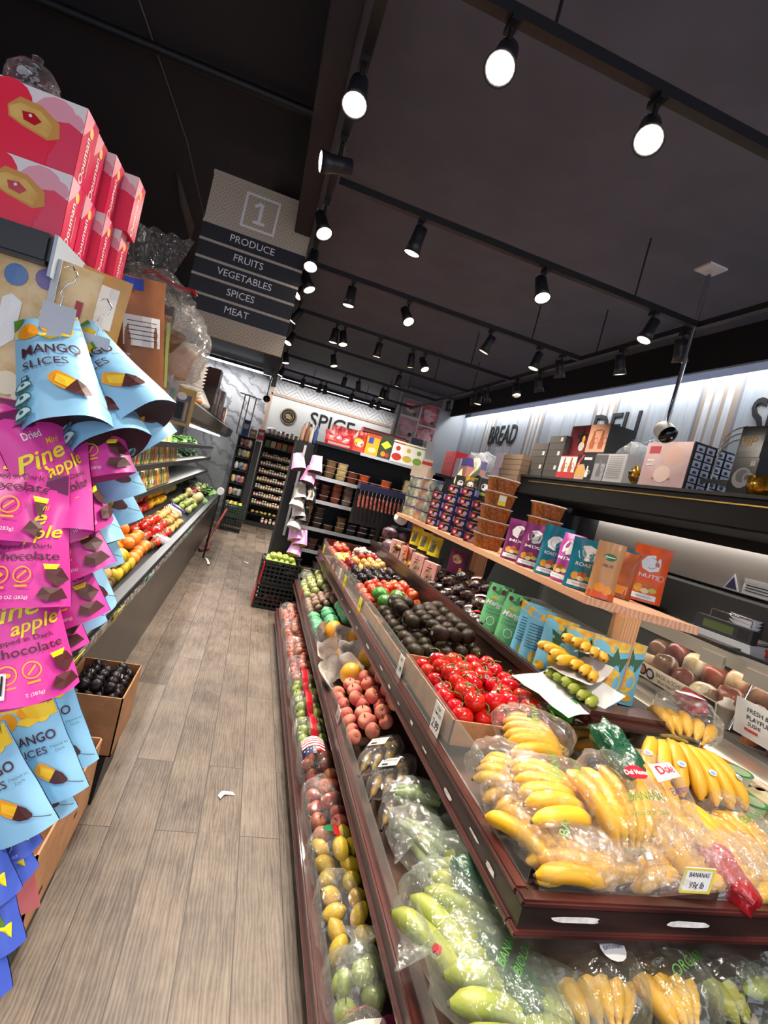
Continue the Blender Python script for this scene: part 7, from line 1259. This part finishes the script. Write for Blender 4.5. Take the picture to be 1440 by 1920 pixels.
# equipment on the counter under the canopy
for i, (y, w, h, c_, lab) in enumerate(((3.9, .3, .2, '#1f1f22', 'black machine on the deli counter at the inner end'), (3.55, .3, .24, '#26262a', 'second black machine on the deli counter'), (3.2, .28, .2, '#2d2c2e', 'dark box with a glass lid on the deli counter'))): pbox('counter_machine', w, .3, h, M('machine ' + c_, c_, .3), (2.28, y, 1.131), -math.pi / 2, lab, 'machine', [('r', 0, h * .6, w * .7, h * .4, M('dark glass', '#3c3e42', .1)), ('r', 0, h * .95, w, .01, MSTEEL)])
MB().lathe([(0, .0), (.05, 0), (.15, .08), (.16, .12), (.15, .12), (0, .02)], M('smoked bowl', '#4a4441', .2), 20).build('smoked_bowl', loc=(2.45, 2.98, 1.131), label='smoked grey bowl on the deli counter under the canopy', cat='bowl')
t = thing('deli_scale', 'grey deli scale with a green display on the counter', 'scale', (2.35, 2.05, 1.131), eul(-1.35))
b = MB().prism([(-.16, 0), (.16, 0), (.16, .03), (.15, .055), (-.15, .055), (-.16, .03)], -.02, .28, M('scale body', '#c3c4c8', .35)); b.build('body', t)
b = MB().bx(-.14, .14, .0, .06, .05, .125, M('scale head', '#2e3034', .4)).decal([('r', -.02, .09, .15, .04, M('green display', '#55603c', .2)), ('r', .1, .09, .05, .05, MBLACK)], front(0)); b.build('display', t); MB().bx(-.13, .13, .08, .27, .06, .07, MSTEEL).build('platter', t)
MB().tube([(-.1, .05, .12), (-.1, .05, .165), (.1, .05, .165), (.1, .05, .12)], .004, MCHROME, 6).build('handle', t)
t = thing('foam_tray_pack', 'wrapped stack of white foam trays with a purple window print on the counter', 'tray pack', tuple(onz(1408, 1205, 1.146)), eul(-1.0)); MFO = M('white foam', '#e3e2ea', .4)
for k in range(7): MB().lathe([(.085, 0), (.105, .02), (.1, .02), (.08, .004), (0, .004)], MFO, 20, Matrix.Translation((0, 0, .019 * k)) @ Matrix.Rotation(.785, 4, 'Z'), True, .35).build('tray', t)
b = MB().decal([('r', 0, 0, .1, .085, M('purple print', '#5d5a9a', .4)), ('r', 0, 0, .08, .05, M('pale print', '#c9c9de', .4)), ('r', 0, -.005, .06, .03, M('purple print', '#5d5a9a', .4))], flat((0, 0, .152), (1, 0, 0), (0, 1, 0), (0, 0, 1)), off=.002); b.build('printed_label', t); crumple('wrap', MFILM, (.22, .22, .16), 480, None, None, (0, 0, -.002), amp=.06, parent=t)
MB().bx(-.03, .03, -.05, .05, 0, .035, M('orange cutter', '#e8442a', .4)).build('orange_cutter', loc=tuple(onz(1438, 1232, 1.146)), label='orange red cutter on the counter edge', cat='tool'); MB().bx(-.02, .02, -.12, .12, 0, .012, MBLACK).build('black_knife', loc=tuple(onz(1400, 1232, 1.146)), rot=eul(.3), label='long black knife on the counter edge', cat='knife')
pbox('wood_tray', .3, .16, .012, MREDD, tuple(onz(1305, 1195, 1.146)), -1.4, 'dark wooden board on the counter before the scale', 'board')
# goods behind the deli glass
MT = [('#8a4634', '#b06a52'), ('#5c2c24', '#7d4438'), ('#c9b48c', '#a8593c'), ('#d9cdb0', '#b39a6a'), ('#6a4a38', '#9a7358')]
for i in range(22):
    y = 1.2 + .13 * (i % 11); r = i // 11; a, c_ = MT[(i * 3 + r) % 5]
    crumple('meat_pack', M('deli meat ' + a, a, .25, c_, 12), (.13, .12, .13 + .02 * (i % 3)), 500 + i, f'film wrapped meat or cheese behind the deli glass, {("front", "rear")[r]} row, {nth(i % 11)} along', 'meat', (2.28 + .2 * r, y, .821 + .06 * r), (0, 0, i), .1, n=(16, 10))
    if r: pbox('meat_riser', .12, .12, .059, M('case inner', '#3b3735', .5), (2.42, y, .8205), -math.pi / 2, f'dark riser behind the deli glass, {nth(i % 11)} along', 'box')
for i, (y, c_) in enumerate(((1.88, '#7d5a44'), (1.8, '#cfcabc'), (1.66, '#c77a44'), (1.55, '#8a6f60'))): MB().lathe([(.03, 0), (.036, .09), (.038, .09), (.038, .1), (.02, .115), (.022, .13), (0, .135)], M('cup ' + c_, c_, .35), 12).build('dressing_cup', loc=(2.215, y, .821), label=f'white capped cup behind the deli glass, {nth(i)} toward the banana end', cat='cup')
b = MB().bx(-.25, .25, -.002, 0, 0, .075, M('cream board', '#e2d3bf', .5)); b.decal([('t', 'BACK to SCHOOL', -.005, .05, .03, INKB, {'w': .2}), ('t', 'Boar Head Bread', -.01, .02, .02, INKB, {'shear': .2, 'w': .16}), ('d', -.2, .04, .03, MINK), ('d', -.145, .035, .028, MINK), ('d', -.2, .04, .02, COP), ('d', -.145, .035, .018, M('pale print', '#c9c9de', .4)), ('r', .205, .037, .08, .07, MINK), ('p', [(.1, .01), (.2, .005), (.21, .04), (.12, .06)], COP)], front(-.002)); b.build('promo_card', loc=(2.135, 2.02, .862), rot=(.2, 0, -math.pi / 2), label='cream promotion card reading BACK to SCHOOL at the deli glass', cat='sign')
b = MB().bx(-.25, .25, -.002, 0, 0, .15, MWHITE); b.decal([('t', 'FRESH &', -.15, .115, .026, MINK, {'bold': .03}), ('t', 'PLAYFUL', -.145, .085, .026, MINK, {'bold': .03}), ('t', 'SUSHI', -.16, .06, .022, MINK, {'bold': .03}), ('r', -.17, .035, .06, .01, MRDO), ('d', .0, .07, .03, MRDO), ('d', .06, .05, .04, M('salmon print', '#e39a72', .4)), ('r', .0, .125, .006, .05, MRDO), ('r', .015, .125, .006, .05, MRDO), ('p', [(-.02, .0), (.2, .0), (.2, .04), (.1, .02)], PLF)], front(-.002)); b.build('promo_card', loc=(2.135, 1.43, .862), rot=(.2, 0, -math.pi / 2), label='white promotion card reading FRESH and PLAYFUL at the deli glass', cat='sign')
# chilled tray stock
CZ_ = .7155
def ct(px, py): q = onz(px, py, .77); return (min(max(q.x, 1.86), 2.0), q.y, CZ_)
MGL = M('green lid', '#1f8a3c', .35); MHUM = M('hummus', '#d9d4b8', .4)
for i, (px, py, n) in enumerate(((1378, 1462, 2), (1410, 1495, 1), (1352, 1440, 1), (1340, 1425, 1))):
    for r in range(n): q = ct(px, py); tub(.095, .045, MHUM, MGL, (q[0], q[1], CZ_ + .047 * r), f'dip tub with a green lid on the chilled tray, {nth(i)} spot, {("lower", "upper")[r]}', sq=1)
q = ct(1398, 1425); t = thing('carrot_pack', 'tray of bright orange carrot sticks on the chilled tray', 'carrots', (2.0, q[1], CZ_), eul(.4))
for k in range(7): MB().box((-.045 + .015 * k, 0, .04 + .004 * (k % 2)), (.012, .14, .014), CAR).build('stick', t)
MB().bx(-.06, .06, -.08, .08, 0, .03, MFILM).build('tray', t)
for i in range(6): pbox('sushi_pack', .12, .1, .05, M(f'sushi {i % 3}', ('#b58a4a', '#d9c88a', '#7a4a34')[i % 3], .3, '#e8dcc0', 20), (1.9 + .06 * (i % 2), .95 + .1 * i, CZ_), -1.57, f'small clear food pack on the chilled tray, {nth(i)} from the banana end', 'pack')
for i in range(12): pbox('sushi_pack', .12, .1, .05, M(f'sushi {i % 3}', '#b58a4a', .3), (1.88 + .06 * (i % 2), 1.9 + .16 * i, CZ_), -1.57, f'small food pack deeper on the chilled tray, {nth(i)} along', 'pack')
